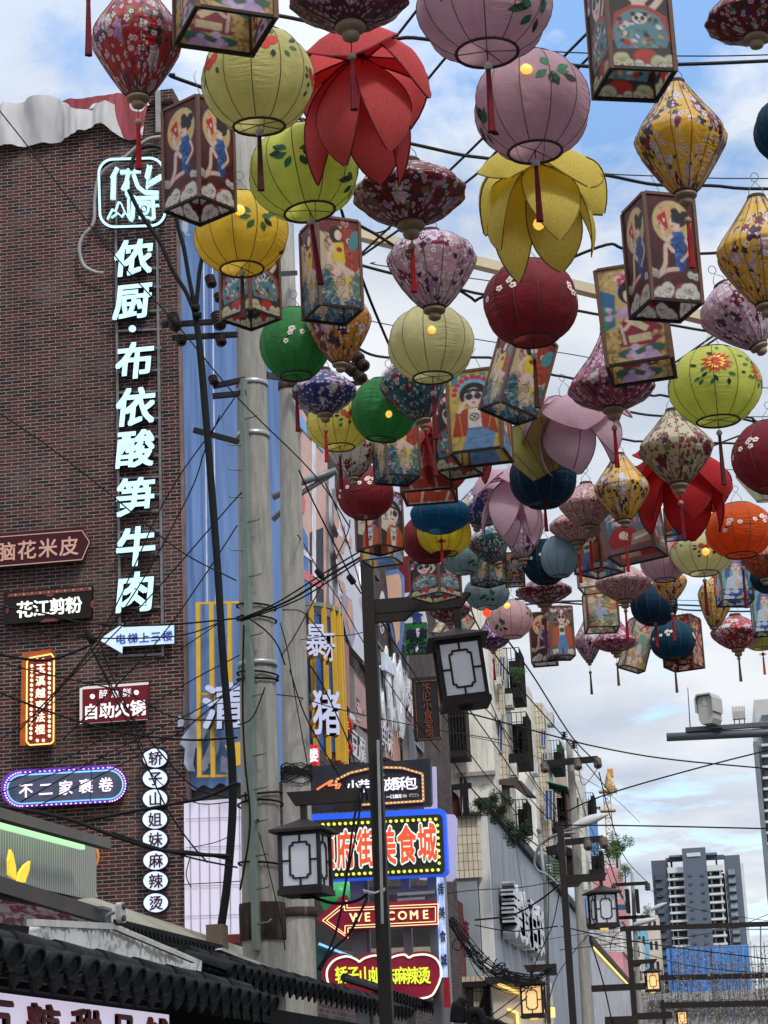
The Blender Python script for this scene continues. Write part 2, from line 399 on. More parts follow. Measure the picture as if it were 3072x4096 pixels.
COLS = {
 'red_floral': lambda: silk('satin_red', (176, 40, 44), PALS['std'], .35),
 'dark_red_floral': lambda: silk('satin_dark_red', (118, 26, 36), PALS['std'], .35, small=(205, 190, 190)),
 'purple_floral': lambda: silk('satin_plum', (96, 30, 52), PALS['std'], .5, small=(180, 170, 170)),
 'crimson_floral': lambda: silk('satin_crimson', (168, 74, 104), PALS['std'], .2),
 'gold_floral': lambda: silk('satin_gold', (222, 174, 52), PALS['gold'], .3),
 'amber_floral': lambda: silk('satin_amber', (196, 128, 28), PALS['gold'], .3),
 'pink_floral': lambda: silk('satin_pink', (206, 166, 180), PALS['std'], .2, small=(240, 232, 236)),
 'white_floral': lambda: silk('satin_white', (206, 196, 190), ((128, 30, 52), (150, 60, 90), (190, 130, 130), (90, 30, 60)), .25),
 'cream_floral': lambda: silk('satin_cream', (196, 184, 150), ((128, 30, 42), (120, 124, 60), (110, 28, 40), (60, 84, 108)), .68, small=(150, 50, 60)),
 'navy_floral': lambda: silk('satin_navy', (42, 52, 122), PALS['std'], .45),
 'blue_floral': lambda: silk('satin_blue', (70, 86, 158), ((200, 190, 150), (232, 226, 220), (206, 200, 170), (120, 110, 150)), .3),
 'teal_floral': lambda: silk('satin_teal', (22, 98, 112), ((150, 44, 60), (196, 176, 170), (40, 60, 70), (120, 40, 60)), .4, small=(200, 190, 180)),
 'violet_floral': lambda: silk('satin_violet', (92, 46, 112), PALS['std'], .4),
 'orange_floral': lambda: silk('satin_orange', (168, 66, 34), ((120, 36, 30), (190, 100, 60), (150, 60, 40), (110, 40, 30)), .5, small=(190, 120, 80)),
 'brocade': lambda: brocade('brocade_red_white', (146, 28, 36), (206, 190, 188)),
 'pink': lambda: cloth('cloth_dusty_pink', (196, 160, 170)), 'pink2': lambda: cloth('cloth_pale_pink', (206, 170, 172)),
 'palepom': lambda: cloth('cloth_straw', (212, 204, 138)), 'lime': lambda: cloth('cloth_lime', (208, 212, 104)), 'yellow': lambda: cloth('cloth_yellow', (230, 198, 76)),
 'paleyel': lambda: cloth('cloth_pale_yellow', (222, 206, 110)), 'cream': lambda: cloth('cloth_cream', (210, 204, 154)), 'lemon': lambda: cloth('cloth_lemon', (236, 214, 66)),
 'olive': lambda: cloth('cloth_olive', (170, 164, 96)), 'gray': lambda: cloth('cloth_drab', (158, 154, 130)),
 'green': lambda: cloth('cloth_green', (62, 142, 78)), 'darkred': lambda: cloth('cloth_dark_red', (142, 48, 58)), 'teal': lambda: cloth('cloth_teal', (14, 70, 96)),
 'navy': lambda: cloth('cloth_navy', (12, 52, 78)), 'blue': lambda: cloth('cloth_petrol', (10, 84, 122)), 'paleblue': lambda: cloth('cloth_pale_blue', (158, 182, 190)), 'grayblue': lambda: cloth('cloth_grey_blue', (132, 150, 152)),
 'orange': lambda: cloth('cloth_orange', (222, 96, 34)),
}
WHITEP = mat('paint_white', (226, 214, 206), .6); REDP = mat('paint_red', (176, 44, 36), .6, var=.35, vscale=30); GRNP = mat('paint_leaf', (44, 96, 62), .6, var=.35, vscale=30); DRKP = mat('paint_dark', (34, 40, 32), .6); YELP = mat('paint_yellow', (214, 190, 80), .6)
# ------------------------------------------------------------------ lantern shapes
PROF = {
 'dia': [(.20,1),(.24,.95),(.52,.60),(.83,.26),(.985,.05),(1,-.05),(.95,-.2),(.72,-.5),(.42,-.85),(.27,-.97),(.25,-1)],
 'bal': [(.22,1),(.30,.97),(.62,.80),(.88,.60),(.99,.38),(1,.25),(.93,.02),(.70,-.42),(.42,-.82),(.27,-.97),(.25,-1)],
 'gar': [(.17,1),(.20,.94),(.40,.50),(.68,.08),(.92,-.28),(1,-.46),(.97,-.58),(.70,-.82),(.38,-.96),(.24,-1)],
 'sau': [(.22,1),(.36,.86),(.72,.52),(.95,.16),(1,0),(.95,-.18),(.72,-.55),(.42,-.88),(.25,-1)],
}
for nm, rr in (('rnd', .46), ('fla', .44)):
    t0 = math.acos(rr); PROF[nm] = [(math.cos(t0-2*t0*i/22), math.sin(t0-2*t0*i/22)) for i in range(23)]
PROF['con'] = [(.98, 1), (1, .9), (.97, .75), (.80, .2), (.60, -.4), (.42, -.92), (.40, -1)]
def prof_pts(kind, n=30):
    p = [Vector((r, 0, z)) for r, z in PROF[kind]]
    return [(v.x, v.z) for v in p] if kind in ('rnd', 'fla') else [(max(v.x, .05), v.z) for v in curve3(p, 4)]
GORES = {'rnd': 12, 'fla': 10, 'dia': 14, 'bal': 14, 'gar': 14, 'sau': 14, 'con': 10}
SHC = {}
def lobe(th, n, r):
    a = (th*n/(2*math.pi)) % 1.0
    c = math.cos(math.pi/n)/math.cos(2*math.pi/n*(a-.5))
    return r*(1-.85*(1-c) - .010*math.sin(math.pi*a))
def shade_pt(pp, n, th, t, lift=0):
    f = t*(len(pp)-1); i = min(int(f), len(pp)-2); w = f-i
    r = pp[i][0]*(1-w)+pp[i+1][0]*w; z = pp[i][1]*(1-w)+pp[i+1][1]*w
    r = lobe(th, n, r)+lift
    return (r*math.cos(th), r*math.sin(th), z)
def decal(mb, pp, n, th0, t0, poly, m, lift=.012, asp=1.0, sq=1.0):
    """painted shape lying on the cloth: poly in radii around angle th0, profile place t0"""
    L_ = 2.0*sq
    vs = []
    for (x, y) in poly:
        t = min(max(t0-y/L_*.85, .02), .98); f = t*(len(pp)-1); r = max(pp[min(int(f), len(pp)-1)][0], .3)
        vs.append(shade_pt(pp, n, th0+x/r, t, lift))
    mb.add(vs, [list(range(len(vs)))], m)
def leaf(l, w, a, cx, cy, n=5):
    pts = [(l*i/n, w*math.sin(math.pi*i/n)) for i in range(n+1)]+[(l*i/n, -w*math.sin(math.pi*i/n)) for i in range(n-1, 0, -1)]
    return [(cx+x*math.cos(a)-y*math.sin(a), cy+x*math.sin(a)+y*math.cos(a)) for x, y in pts]
def shade_mesh(kind, deco):
    key = (kind, deco)
    if key in SHC: return SHC[key]
    n = GORES[kind]; pp = prof_pts(kind); seg = n*4; mb = MB(); K = len(pp); rnd = random.Random(hash(kind+str(deco)) % 999 if False else sum(map(ord, kind+str(deco))))
    vs = []; s = [0.0]
    for i in range(1, K): s.append(s[-1]+math.hypot(pp[i][0]-pp[i-1][0], pp[i][1]-pp[i-1][1]))
    for i in range(K):
        for j in range(seg+1):
            vs.append(shade_pt(pp, n, 2*math.pi*j/seg, i/(K-1)))
    fs, us = [], []
    for i in range(K-1):
        for j in range(seg):
            a = i*(seg+1)+j; fs.append((a, a+seg+1, a+seg+2, a+1))
            u0, u1 = 2*math.pi*j/seg, 2*math.pi*(j+1)/seg
            us.append(((u0, -s[i]), (u0, -s[i+1]), (u1, -s[i+1]), (u1, -s[i])))
    mb.add(vs, fs, 0, us, True)
    q = -math.pi/2
    if deco == 'plum':
        for (th, t) in ((q-.55, .52), (q+.35, .44), (q+2.2, .5)):
            for c in range(5):
                cx, cy = rnd.uniform(-.32, .34), rnd.uniform(-.2, .2)
                for p in range(5):
                    a = p*1.257+c; decal(mb, pp, n, th, t, oval(.038, .03, 7, cx+.052*math.cos(a), cy+.052*math.sin(a)), 1)
                decal(mb, pp, n, th, t, oval(.02, .02, 6, cx, cy), 2, .02)
            decal(mb, pp, n, th, t, [(-.4, -.2), (-.1, .0), (.3, .12), (.31, .10), (-.08, -.03), (-.4, -.23)], 4, .011)
    if deco == 'peony':
        for (th, t, sc) in ((q+.08, .38, 1.0), (q+1.2, .46, .8), (q-2.0, .4, .9)):
            for ring_, m in ((1.0, 2), (.62, 5), (.42, 2)):
                for p in range(14):
                    a = math.pi*2*p/14; l = (.24+.12*abs(math.cos(a)))*ring_*sc
                    decal(mb, pp, n, th, t, leaf(l, .05*ring_*sc, a+rnd.uniform(-.15, .15), 0, .02+.05*math.sin(a)), m, .012+.004*(m != 2)+.006*(ring_ < .5))
            for p in range(13):
                a = rnd.uniform(math.pi*1.02, math.pi*2.0) if p < 10 else rnd.uniform(.4, 2.6); d = rnd.uniform(.26, .62)
                decal(mb, pp, n, th, t, leaf(.19*sc, .045*sc, a+rnd.uniform(-.8, .8), d*math.cos(a)*sc, d*math.sin(a)*sc*.8), 3 if p % 3 else 4, .014)
    if deco == 'pom':
        for (th, t) in ((q-.95, .40), (q+.25, .30), (q+1.5, .5)):
            for c in range(3):
                decal(mb, pp, n, th, t, oval(.10, .13, 12, -.12+.13*c, -.1*(c % 2)), 2)
            for p in range(10):
                a = rnd.uniform(0, 6.28); d = rnd.uniform(.2, .6)
                decal(mb, pp, n, th, t, leaf(.17, .05, a, d*math.cos(a)+.15, d*math.sin(a)*.6-.1), 3 if p % 3 else 4, .013)
    if deco == 'leaves':
        for (th, t) in ((q+.5, .72), (q-1.0, .5), (q+2.1, .4)):
            for p in range(9):
                a = rnd.uniform(0, 6.28); d = rnd.uniform(.05, .3)
                decal(mb, pp, n, th, t, leaf(.26, .075, a, d*math.cos(a), d*math.sin(a)*.6), 3 if p % 3 else 4)
    me = mb.mesh('shade_'+kind, [MC['cloth_dusty_pink'] if 'cloth_dusty_pink' in MC else COLS['pink'](), WHITEP, REDP, GRNP, DRKP, YELP])
    # frame: meridian wires and end rings
    fb = MB()
    if kind in ('rnd', 'fla', 'con'):
        idx = list(range(0, K, 2)) if K > 16 else list(range(K))
    else: idx = list(range(0, K, 3))+[K-1]
    for g in range(n):
        th = 2*math.pi*g/n
        fb.tube([shade_pt(pp, n, th+.0005, i/(K-1), .004) for i in idx], .0085, 4, 0, False)
    r = pp[-1][0]; ro = .026 if kind in ('rnd', 'fla', 'con') else .02
    fb.tube([(r*math.cos(a)*.99, r*math.sin(a)*.99, pp[-1][1]) for a in [2*math.pi*i/24 for i in range(25)]], ro, 6, 1, False)
    r = pp[0][0]
    fb.tube([(r*math.cos(a)*.99, r*math.sin(a)*.99, pp[0][1]) for a in [2*math.pi*i/24 for i in range(25)]], .02, 6, 1, False)
    if kind in ('rnd', 'fla', 'con'):
        r = pp[-1][0]; z = pp[-1][1]
        for a in (.5, 2.6): fb.tube([(r*math.cos(a), r*math.sin(a), z), (0, 0, z+.03), (r*math.cos(a+math.pi), r*math.sin(a+math.pi), z)], .010, 4, 0, False)
    fm = fb.mesh('frame_'+kind, [RIBW, RINGM])
    SHC[key] = (me, fm, pp, n); return SHC[key]
kn = MB(); kn.lathe([(0, .06), (.27, .06), (.275, .02), (.32, -.01), (.36, -.07), (.34, -.13), (.22, -.165), (.15, -.175), (.19, -.20), (.215, -.27), (.18, -.34), (.09, -.385), (0, -.39)], 18); KNOB = kn.mesh('knob', [WOOD])
nk = MB(); nk.lathe([(.19, -.02), (.2, .0), (.21, .05), (.2, .07), (.17, .07), (.16, 0), (.19, -.02)], 16); COLLAR = nk.mesh('collar', [RINGM])
bl = MB(); bl.lathe([(0, .15), (.06, .14), (.12, .09), (.15, 0), (.12, -.09), (.06, -.14), (0, -.15)], 14); BULBM = bl.mesh('bulb', [BULB])
# ------------------------------------------------------------------ tassels
def tassel_mesh(lc, lt, r, style):
    mb = MB()
    mb.tube([(0, 0, 0), (0, 0, -lc)], max(r*.10, .0012), 4, 0)
    n = 16; b = len(mb.v); pr = [(.16, 0), (.42, -.03), (.40, -.12), (.52, -.5), (.62, -.85), (.70, -1.0)]
    vs = []
    for (q, z) in pr:
        for j in range(n):
            t = 2*math.pi*j/n; f = q*(1.0 if j % 2 else .82)
            vs.append((f*r*math.cos(t), f*r*math.sin(t), -lc+z*lt-(.02*lt*((j*7) % 5)/5 if z == -1 else 0)))
    fs = [[i*n+j, i*n+(j+1) % n, (i+1)*n+(j+1) % n, (i+1)*n+j] for i in range(len(pr)-1) for j in range(n)]+[list(range((len(pr)-1)*n, len(pr)*n))]
    mb.add(vs, fs, 0)
    if style == 'knot':
        z = -lc+r*1.0
        mb.prism([(0, 1.1), (1.0, 0), (0, -1.1), (-1.0, 0)], (0, .15*r, z), EX*r, EZ*r, -EY*r, .3, 0)
        for sx in (-1, 1): mb.tube([(sx*r*(1.15+.35*math.cos(a)), 0, z+.35*r*math.sin(a)) for a in [2*math.pi*i/10 for i in range(11)]], r*.10, 4, 0, False)
    return mb.mesh('tassel', [TASS['r']])
def add_tassel(parent, x, y, z, lc, lt, r, style='bead', tone='r', bead=None):
    o = link('tassel', tassel_mesh(lc, lt, r, style), parent); o.location = (x, y, z)
    o.material_slots[0].link = 'OBJECT'; o.material_slots[0].material = TASS[tone]
    if style == 'bead':
        b = MB(); b.lathe([(0, .8*r), (.45*r, .65*r), (.72*r, .2*r), (.75*r, -.1*r), (.5*r, -.55*r), (0, -.7*r)], 10)
        q = link('bead', b.mesh('bead', [bead or WOOD]), o); q.location = (0, 0, -lc+.35*r)
    return o
PLANE = 5.55
def lantern_depth(cy, fac=1.0, cx=1536): return depth(P(cx, cy, Z=PLANE))*fac
HK = {}
def hook(parent, z, r):
    mb = MB(); w = max(.0016, .0016)
    mb.tube([(-r*.16, 0, 0), (-r*.15, 0, r*.22), (0, 0, r*.42), (r*.15, 0, r*.22), (r*.16, 0, 0)], .0022, 4)
    mb.tube([(0.02*math.cos(a), 0, r*.42+.025+.025*math.sin(a)) for a in [2*math.pi*i/8 for i in range(9)]], .0022, 4, 0, False)
    o = mb.mesh('hook', [WIRE]); q = link('hook', o, parent); q.location = (0, 0, z)
def lantern(kind, cx, cy, w, h, col, label, deco=None, tas=None, tilt=0, fac=1.0, bulb=None, rz=0, lean=0, name=None):
    """silk lantern whose body fills w x h photo pixels around (cx, cy); tas = (bead y, end y, tone, style)"""
    dp = lantern_depth(cy, fac, cx); p = P(cx, cy, dep=dp); s = dp/FPX; R = w*s/2
    el = math.atan2(p.z-EYE.z, math.hypot(p.x, p.y)); ce, se = math.cos(el), math.sin(el)
    if kind in ('rnd', 'fla'):
        Hh = math.sqrt(max((h*s/2)**2-(R*se)**2*.85, (.3*R)**2))/ce
    else: Hh = max(h*s/2-R*.25*se, .2*R)/ce
    nm = {'rnd': 'round_lantern', 'fla': 'flat_lantern', 'dia': 'diamond_lantern', 'bal': 'balloon_lantern', 'gar': 'garlic_lantern', 'sau': 'saucer_lantern', 'con': 'cone_lantern'}[kind]
    cat = {'rnd': 'round lantern', 'fla': 'round lantern', 'con': 'round lantern'}.get(kind, 'silk lantern')
    yaw = math.atan2(p.x, p.y)
    root = thing(nm, label, cat, p, {'rnd': 'round cloth lanterns over the street', 'fla': 'round cloth lanterns over the street', 'con': 'round cloth lanterns over the street'}.get(kind, 'satin lanterns with wooden knobs over the street'))
    root.rotation_euler = Euler((R_(lean), R_(tilt), -yaw), 'XYZ')
    me, fm, pp, n = shade_mesh(kind, deco)
    sh = link('shade', me, root); sh.scale = (R, R, Hh); sh.rotation_euler.z = R_(rz if rz else (0 if deco else random.uniform(0, 360)))
    sh.material_slots[0].link = 'OBJECT'; sh.material_slots[0].material = COLS[col]()
    fr = link('frame', fm, root); fr.scale = (R, R, Hh); fr.rotation_euler.z = sh.rotation_euler.z
    zb = pp[-1][1]*Hh; zt = pp[0][1]*Hh
    if kind not in ('rnd', 'fla', 'con'):
        kb = link('knob', KNOB, root); kb.location = (0, 0, zb); kb.scale = (R*.70, R*.70, R*.78)
        if kind != 'sau' and w < 500: zb2 = zb-.30*R
        else: zb2 = zb-.30*R
        ck = link('collar', COLLAR, root); ck.location = (0, 0, zt); ck.scale = (R*pp[0][0]/.2,)*3
    else: zb2 = zb
    if kind != 'con': hook(root, zt, R*1.0)
    if bulb:
        b = link('bulb', BULBM, root); dx, upv, k_ = (bulb[0]-cx)*s, (cy-bulb[1])*s, .5*R
        for _ in range(6): dz = (upv-k_*se)/ce; k_ = R*math.sqrt(max(0, 1-(dx/R)**2-(dz/Hh)**2))*.955
        rb_ = bulb[2]*s/2; ins = len(bulb) > 3
        b.location = (dx, 0, zb-.04) if ins else (dx, -max(k_-rb_*.25, 0), dz); b.scale = (rb_*1.1/.15,)*3
        if len(bulb) > 3: b.material_slots[0].link = 'OBJECT'; b.material_slots[0].material = BULBR
    if tas:
        yb, ye, tone, style = (tas+('bead',))[:4]
        # bottom of the body on the picture, then the hanging lengths
        up = CU.z*1.0
        cb = P(cx, yb, dep=dp).z-p.z; ee = P(cx, ye, dep=dp).z-p.z
        lc = max(zb2-cb, .01)+.012; lt = max((cb-ee), .05)
        r = max(.020*(.46/.46), .055*R+.010)
        add_tassel(root, 0, 0, zb2+.01, lc, lt, r, style, tone, BEADG if kind in ('rnd', 'fla') and style == 'bead' else None)
        root_t = root.children[-1] if False else None
    return root
# ------------------------------------------------------------------ printed panels
AW, AH, SS = 52, 104, 3
class Art:
    def __init__(s, bg):
        s.a = np.empty((AH*SS, AW*SS, 3)); s.a[:] = bg
        yy, xx = np.mgrid[0:AH*SS, 0:AW*SS]; s.x = (xx+.5)/(AW*SS); s.y = (yy+.5)/(AW*SS)
    def poly(s, pts, c):
        ins = np.zeros(s.x.shape, bool); n = len(pts)
        for i in range(n):
            x0, y0 = pts[i]; x1, y1 = pts[(i+1) % n]
            if y0 == y1: continue
            cnd = ((y0 > s.y) != (y1 > s.y)) & (s.x < (x1-x0)*(s.y-y0)/(y1-y0)+x0)
            ins ^= cnd
        s.a[ins] = c; return s
    def el(s, cx, cy, a, b, c, rot=0):
        dx, dy = s.x-cx, s.y-cy; co, si = math.cos(rot), math.sin(rot)
        s.a[((dx*co+dy*si)/a)**2+((-dx*si+dy*co)/b)**2 < 1] = c; return s
    def line(s, pts, w, c):
        P_ = [(v.x, v.y) for v in curve3([Vector((x, y, 0)) for x, y in pts], 5)]
        for (x0, y0), (x1, y1) in zip(P_, P_[1:]):
            dx, dy = x1-x0, y1-y0; L2 = dx*dx+dy*dy+1e-9
            t = np.clip(((s.x-x0)*dx+(s.y-y0)*dy)/L2, 0, 1)
            s.a[(s.x-x0-t*dx)**2+(s.y-y0-t*dy)**2 < (w/2)**2] = c
        return s
    def blob(s, cx, cy, r, c, edge=None, seed=0, k=5):
        g = random.Random(seed)
        parts = [(cx+g.uniform(-r, r)*.8, cy+g.uniform(-r, r)*.5, r*g.uniform(.4, .7)) for _ in range(k)]
        if edge is not None:
            for x, y, q in parts: s.el(x, y, q+.018, q+.018, edge)
        for x, y, q in parts: s.el(x, y, q, q, c)
        if edge is not None:
            for x, y, q in parts: s.line([(x-q*.5, y), (x, y+q*.4), (x+q*.5, y)], .010, edge)
        return s
    def scatter(s, x0, y0, x1, y1, n, cols, r=(.015, .04), seed=1):
        g = random.Random(seed)
        for _ in range(n): s.el(g.uniform(x0, x1), g.uniform(y0, y1), g.uniform(*r), g.uniform(*r), g.choice(cols), g.uniform(0, 3))
        return s
    def squig(s, x0, y0, x1, y1, n, cols, w=.012, seed=2, l=.16):
        g = random.Random(seed)
        for _ in range(n):
            x, y = g.uniform(x0, x1), g.uniform(y0, y1); p = [(x, y)]
            for _ in range(3): x += g.uniform(-l, l); y += g.uniform(-l, l); p.append((x, y))
            s.line(p, w, g.choice(cols))
        return s
    def out(s):
        a = s.a.reshape(AH, SS, AW, SS, 3).mean((1, 3))/255.0
        return np.where(a <= .04045, a/12.92, ((a+.055)/1.055)**2.4)
SK, BK, WH = (226, 196, 180), (34, 26, 30), (222, 216, 206)
def face(a, cx, cy, r, glasses=True, hair=BK, side=0):
    a.el(cx, cy-.02, r*1.45, r*1.6, hair).el(cx, cy+.25*r, r*.98, r*1.28, SK)
    a.poly([(cx-r*.4, cy+r), (cx+r*.4, cy+r), (cx+r*.6, cy+r*2.3), (cx-r*.6, cy+r*2.3)], SK)
    for q in (-1, 1):
        if glasses: a.el(cx+q*r*.46, cy+.12*r, r*.40, r*.42, (40, 44, 60))
        else: a.el(cx+q*r*.42, cy+.15*r, r*.2, r*.09, BK)
        a.line([(cx+q*r*.2, cy-.38*r), (cx+q*r*.75, cy-.42*r)], .014, BK)
    a.el(cx, cy+.95*r, r*.22, r*.10, (196, 50, 50)); a.line([(cx, cy+.3*r), (cx-.1*r, cy+.62*r)], .008, (170, 120, 110))
    for i in range(7): a.el(cx-r*.9+i*r*.3, cy-r*.75+.25*r*abs(i-3)/3, r*.2, r*.2, hair)
    return a
def art_qipao():
    a = Art((84, 26, 30)); a.scatter(0, 0, 1, 2, 40, [(104, 34, 36), (64, 20, 26), (92, 40, 40)], (.05, .14))
    a.el(.52, .52, .40, .42, (196, 186, 128)); a.el(.5, .5, .31, .33, (214, 170, 120)); a.squig(.28, .28, .7, .7, 12, [(196, 110, 80), (226, 200, 160)], .014, 4, .10)
    a.poly([(.22, .42), (.40, .30), (.44, .62), (.30, .74)], (184, 34, 38)); a.line([(.26, .5), (.38, .66)], .02, (230, 196, 150)); a.el(.36, .48, .03, .04, WH)
    a.el(.66, .46, .17, .14, BK).el(.80, .36, .08, .08, BK).el(.60, .31, .08, .07, BK).el(.58, .52, .11, .14, SK).el(.66, .44, .14, .09, BK)
    a.el(.53, .50, .02, .012, BK).el(.52, .59, .03, .015, (190, 50, 50)).poly([(.56, .62), (.66, .60), (.68, .74), (.56, .74)], SK)
    a.poly([(.52, .70), (.72, .68), (.80, .86), (.74, 1.05), (.76, 1.3), (.66, 1.46), (.52, 1.42), (.54, 1.1), (.46, .86)], (36, 86, 158))
    a.squig(.5, .75, .75, 1.4, 26, [(24, 60, 128), (80, 140, 196), (20, 40, 90)], .016, 8, .07)
    a.line([(.5, .78), (.36, .86), (.30, .6)], .07, SK); a.line([(.78, .84), (.84, 1.04), (.66, 1.24)], .06, SK)
    a.line([(.50, 1.06), (.36, .96), (.32, 1.3), (.2, 1.5)], .09, SK); a.line([(.56, 1.40), (.34, 1.44), (.14, 1.56)], .085, SK)
    a.line([(.46, 1.06), (.30, 1.5)], .008, (150, 90, 80))
    a.blob(.5, 1.84, .3, (176, 44, 44), None, 3, 8); a.blob(.25, 1.86, .2, WH, (90, 70, 70), 1, 7).blob(.75, 1.82, .22, WH, (90, 70, 70), 2, 7).blob(.9, 1.5, .10, WH, (90, 70, 70), 5, 4).blob(.06, 1.5, .09, (200, 190, 186), (90, 70, 70), 6, 4)
    return a
def art_koi():
    a = Art((206, 184, 150)); a.poly([(0, 0), (1, 0), (1, .5), (0, .3)], (110, 40, 42)); a.squig(0, 0, 1, .6, 26, [(226, 206, 180), (90, 30, 34), (150, 60, 50)], .016, 2, .12)
    for i in range(26):
        g = random.Random(i); a.blob(g.uniform(0, 1), g.uniform(.55, 1.6), g.uniform(.05, .11), g.choice([(216, 196, 164), (206, 180, 140), (222, 208, 180)]), (120, 86, 64), i, 4)
    a.el(.72, .55, .28, .36, (150, 52, 36), .3).el(.8, .9, .2, .3, (164, 60, 42)); a.el(.75, .48, .07, .07, WH).el(.75, .48, .04, .04, BK)
    a.squig(.6, .4, .95, 1.1, 22, [(206, 110, 70), (96, 30, 26)], .014, 9, .08)
    a.el(.42, .36, .15, .2, BK).el(.40, .5, .07, .3, BK).el(.48, .37, .09, .12, SK)
    a.poly([(.32, .56), (.60, .52), (.64, .98), (.56, 1.02), (.34, 1.0)], (222, 196, 60)); a.el(.5, .7, .07, .06, (150, 40, 60))
    a.line([(.36, .62), (.24, .9), (.36, 1.1)], .07, SK); a.line([(.46, 1.02), (.36, 1.3), (.6, 1.1), (.7, 1.45)], .11, SK); a.line([(.5, 1.06), (.8, 1.2)], .10, SK); a.poly([(.6, 1.3), (.78, 1.3), (.74, 1.52), (.62, 1.5)], (214, 190, 70))
    a.el(.12, 1.45, .16, .26, (30, 92, 116), .2).el(.2, 1.9, .3, .18, (36, 96, 124)).el(.8, 1.95, .26, .16, (28, 84, 112)).el(.3, 1.6, .1, .16, (60, 120, 104)).el(.9, 1.5, .12, .3, (80, 130, 110))
    a.squig(0, 1.3, 1, 2, 60, [(226, 190, 180), (40, 40, 46), (200, 140, 130), (30, 84, 110)], .016, 6, .08); a.el(.88, .45, .13, .25, (70, 136, 140), .4)
    return a
def art_panda():
    a = Art((40, 32, 38)); a.scatter(0, 0, 1, .5, 60, [(150, 40, 60), (184, 60, 80), (110, 150, 180), WH, (70, 40, 80), (190, 100, 120)], (.03, .09), 3)
    face(a, .5, .48, .24); a.scatter(.1, 0, .9, .22, 50, [(196, 60, 84), (120, 160, 190), WH, (90, 60, 110), (206, 150, 60)], (.025, .06), 8)
    a.line([(.62, 1.0), (.86, .72), (.8, .5)], .11, SK); a.poly([(.1, 1.02), (.36, .86), (.64, .86), (.94, 1.04), (1, 1.5), (0, 1.5)], (176, 60, 40))
    a.el(.5, 1.42, .44, .50, (96, 140, 150)); a.scatter(.15, 1.02, .85, 1.75, 70, [(60, 120, 90), (176, 50, 50), WH, (80, 140, 170), (40, 50, 60), (214, 160, 90), (110, 160, 150)], (.02, .06), 5)
    a.el(.5, 1.1, .12, .10, WH).el(.45, 1.09, .035, .04, BK).el(.55, 1.09, .035, .04, BK).el(.5, 1.15, .02, .015, BK).el(.4, 1.02, .04, .04, BK).el(.6, 1.02, .04, .04, BK)
    a.poly([(.0, 1.66), (1, 1.6), (1, 2), (0, 2)], (60, 50, 50)); a.el(.55, 1.78, .2, .14, (190, 54, 44)); a.blob(.15, 1.84, .16, (206, 200, 160), (110, 100, 80), 2, 6).blob(.85, 1.84, .18, (206, 200, 170), (110, 100, 80), 3, 6).blob(.5, 1.95, .12, WH, (110, 100, 80), 4, 4)
    return a
def art_trend():
    a = Art((206, 176, 84)); a.squig(0, .3, 1, 2, 40, [(226, 206, 140), (170, 130, 60), (120, 130, 120)], .02, 5, .16)
    for i, x in enumerate((.08, .26, .45, .64, .83)): a.poly([(x, .08), (x+.12, .08), (x+.12, .34), (x, .34)], (60, 130, 160)); a.poly([(x+.035, .14), (x+.085, .14), (x+.085, .3), (x+.035, .3)], (206, 176, 84) if i in (1, 3) else (60, 130, 160))
    a.el(.5, .5, .30, .30, (120, 170, 190))
    for i in range(11): t = math.pi*(1.0+i/10); a.el(.5+.38*math.cos(t), .56+.4*math.sin(t), .055, .055, (190, 44, 84))
    face(a, .5, .62, .19); a.poly([(.14, 1.02), (.4, .92), (.6, .92), (.86, 1.04), (.96, 1.62), (.04, 1.62)], (168, 66, 38)); a.poly([(.38, .94), (.62, .94), (.64, 1.42), (.36, 1.42)], (224, 216, 206))
    a.el(.5, 1.16, .1, .1, (60, 54, 54)).el(.5, 1.16, .075, .075, (224, 216, 206)).line([(.46, 1.12), (.54, 1.2)], .02, BK).line([(.54, 1.1), (.46, 1.22)], .016, BK)
    a.line([(.2, 1.1), (.24, 1.6)], .014, (226, 190, 90)).line([(.84, 1.1), (.74, 1.6)], .014, (226, 190, 90)); a.line([(.2, 1.0), (.32, .78)], .09, SK)
    a.poly([(.36, 1.42), (.64, 1.42), (.9, 1.62), (.84, 2), (.2, 2), (.3, 1.7)], (110, 150, 196)); a.line([(.4, 1.7), (.86, 1.62)], .012, (60, 90, 140)).line([(.36, 1.46), (.64, 1.46)], .02, (60, 90, 140)).squig(.3, 1.5, .8, 2, 10, [(80, 116, 168)], .014, 3, .1)
    return a
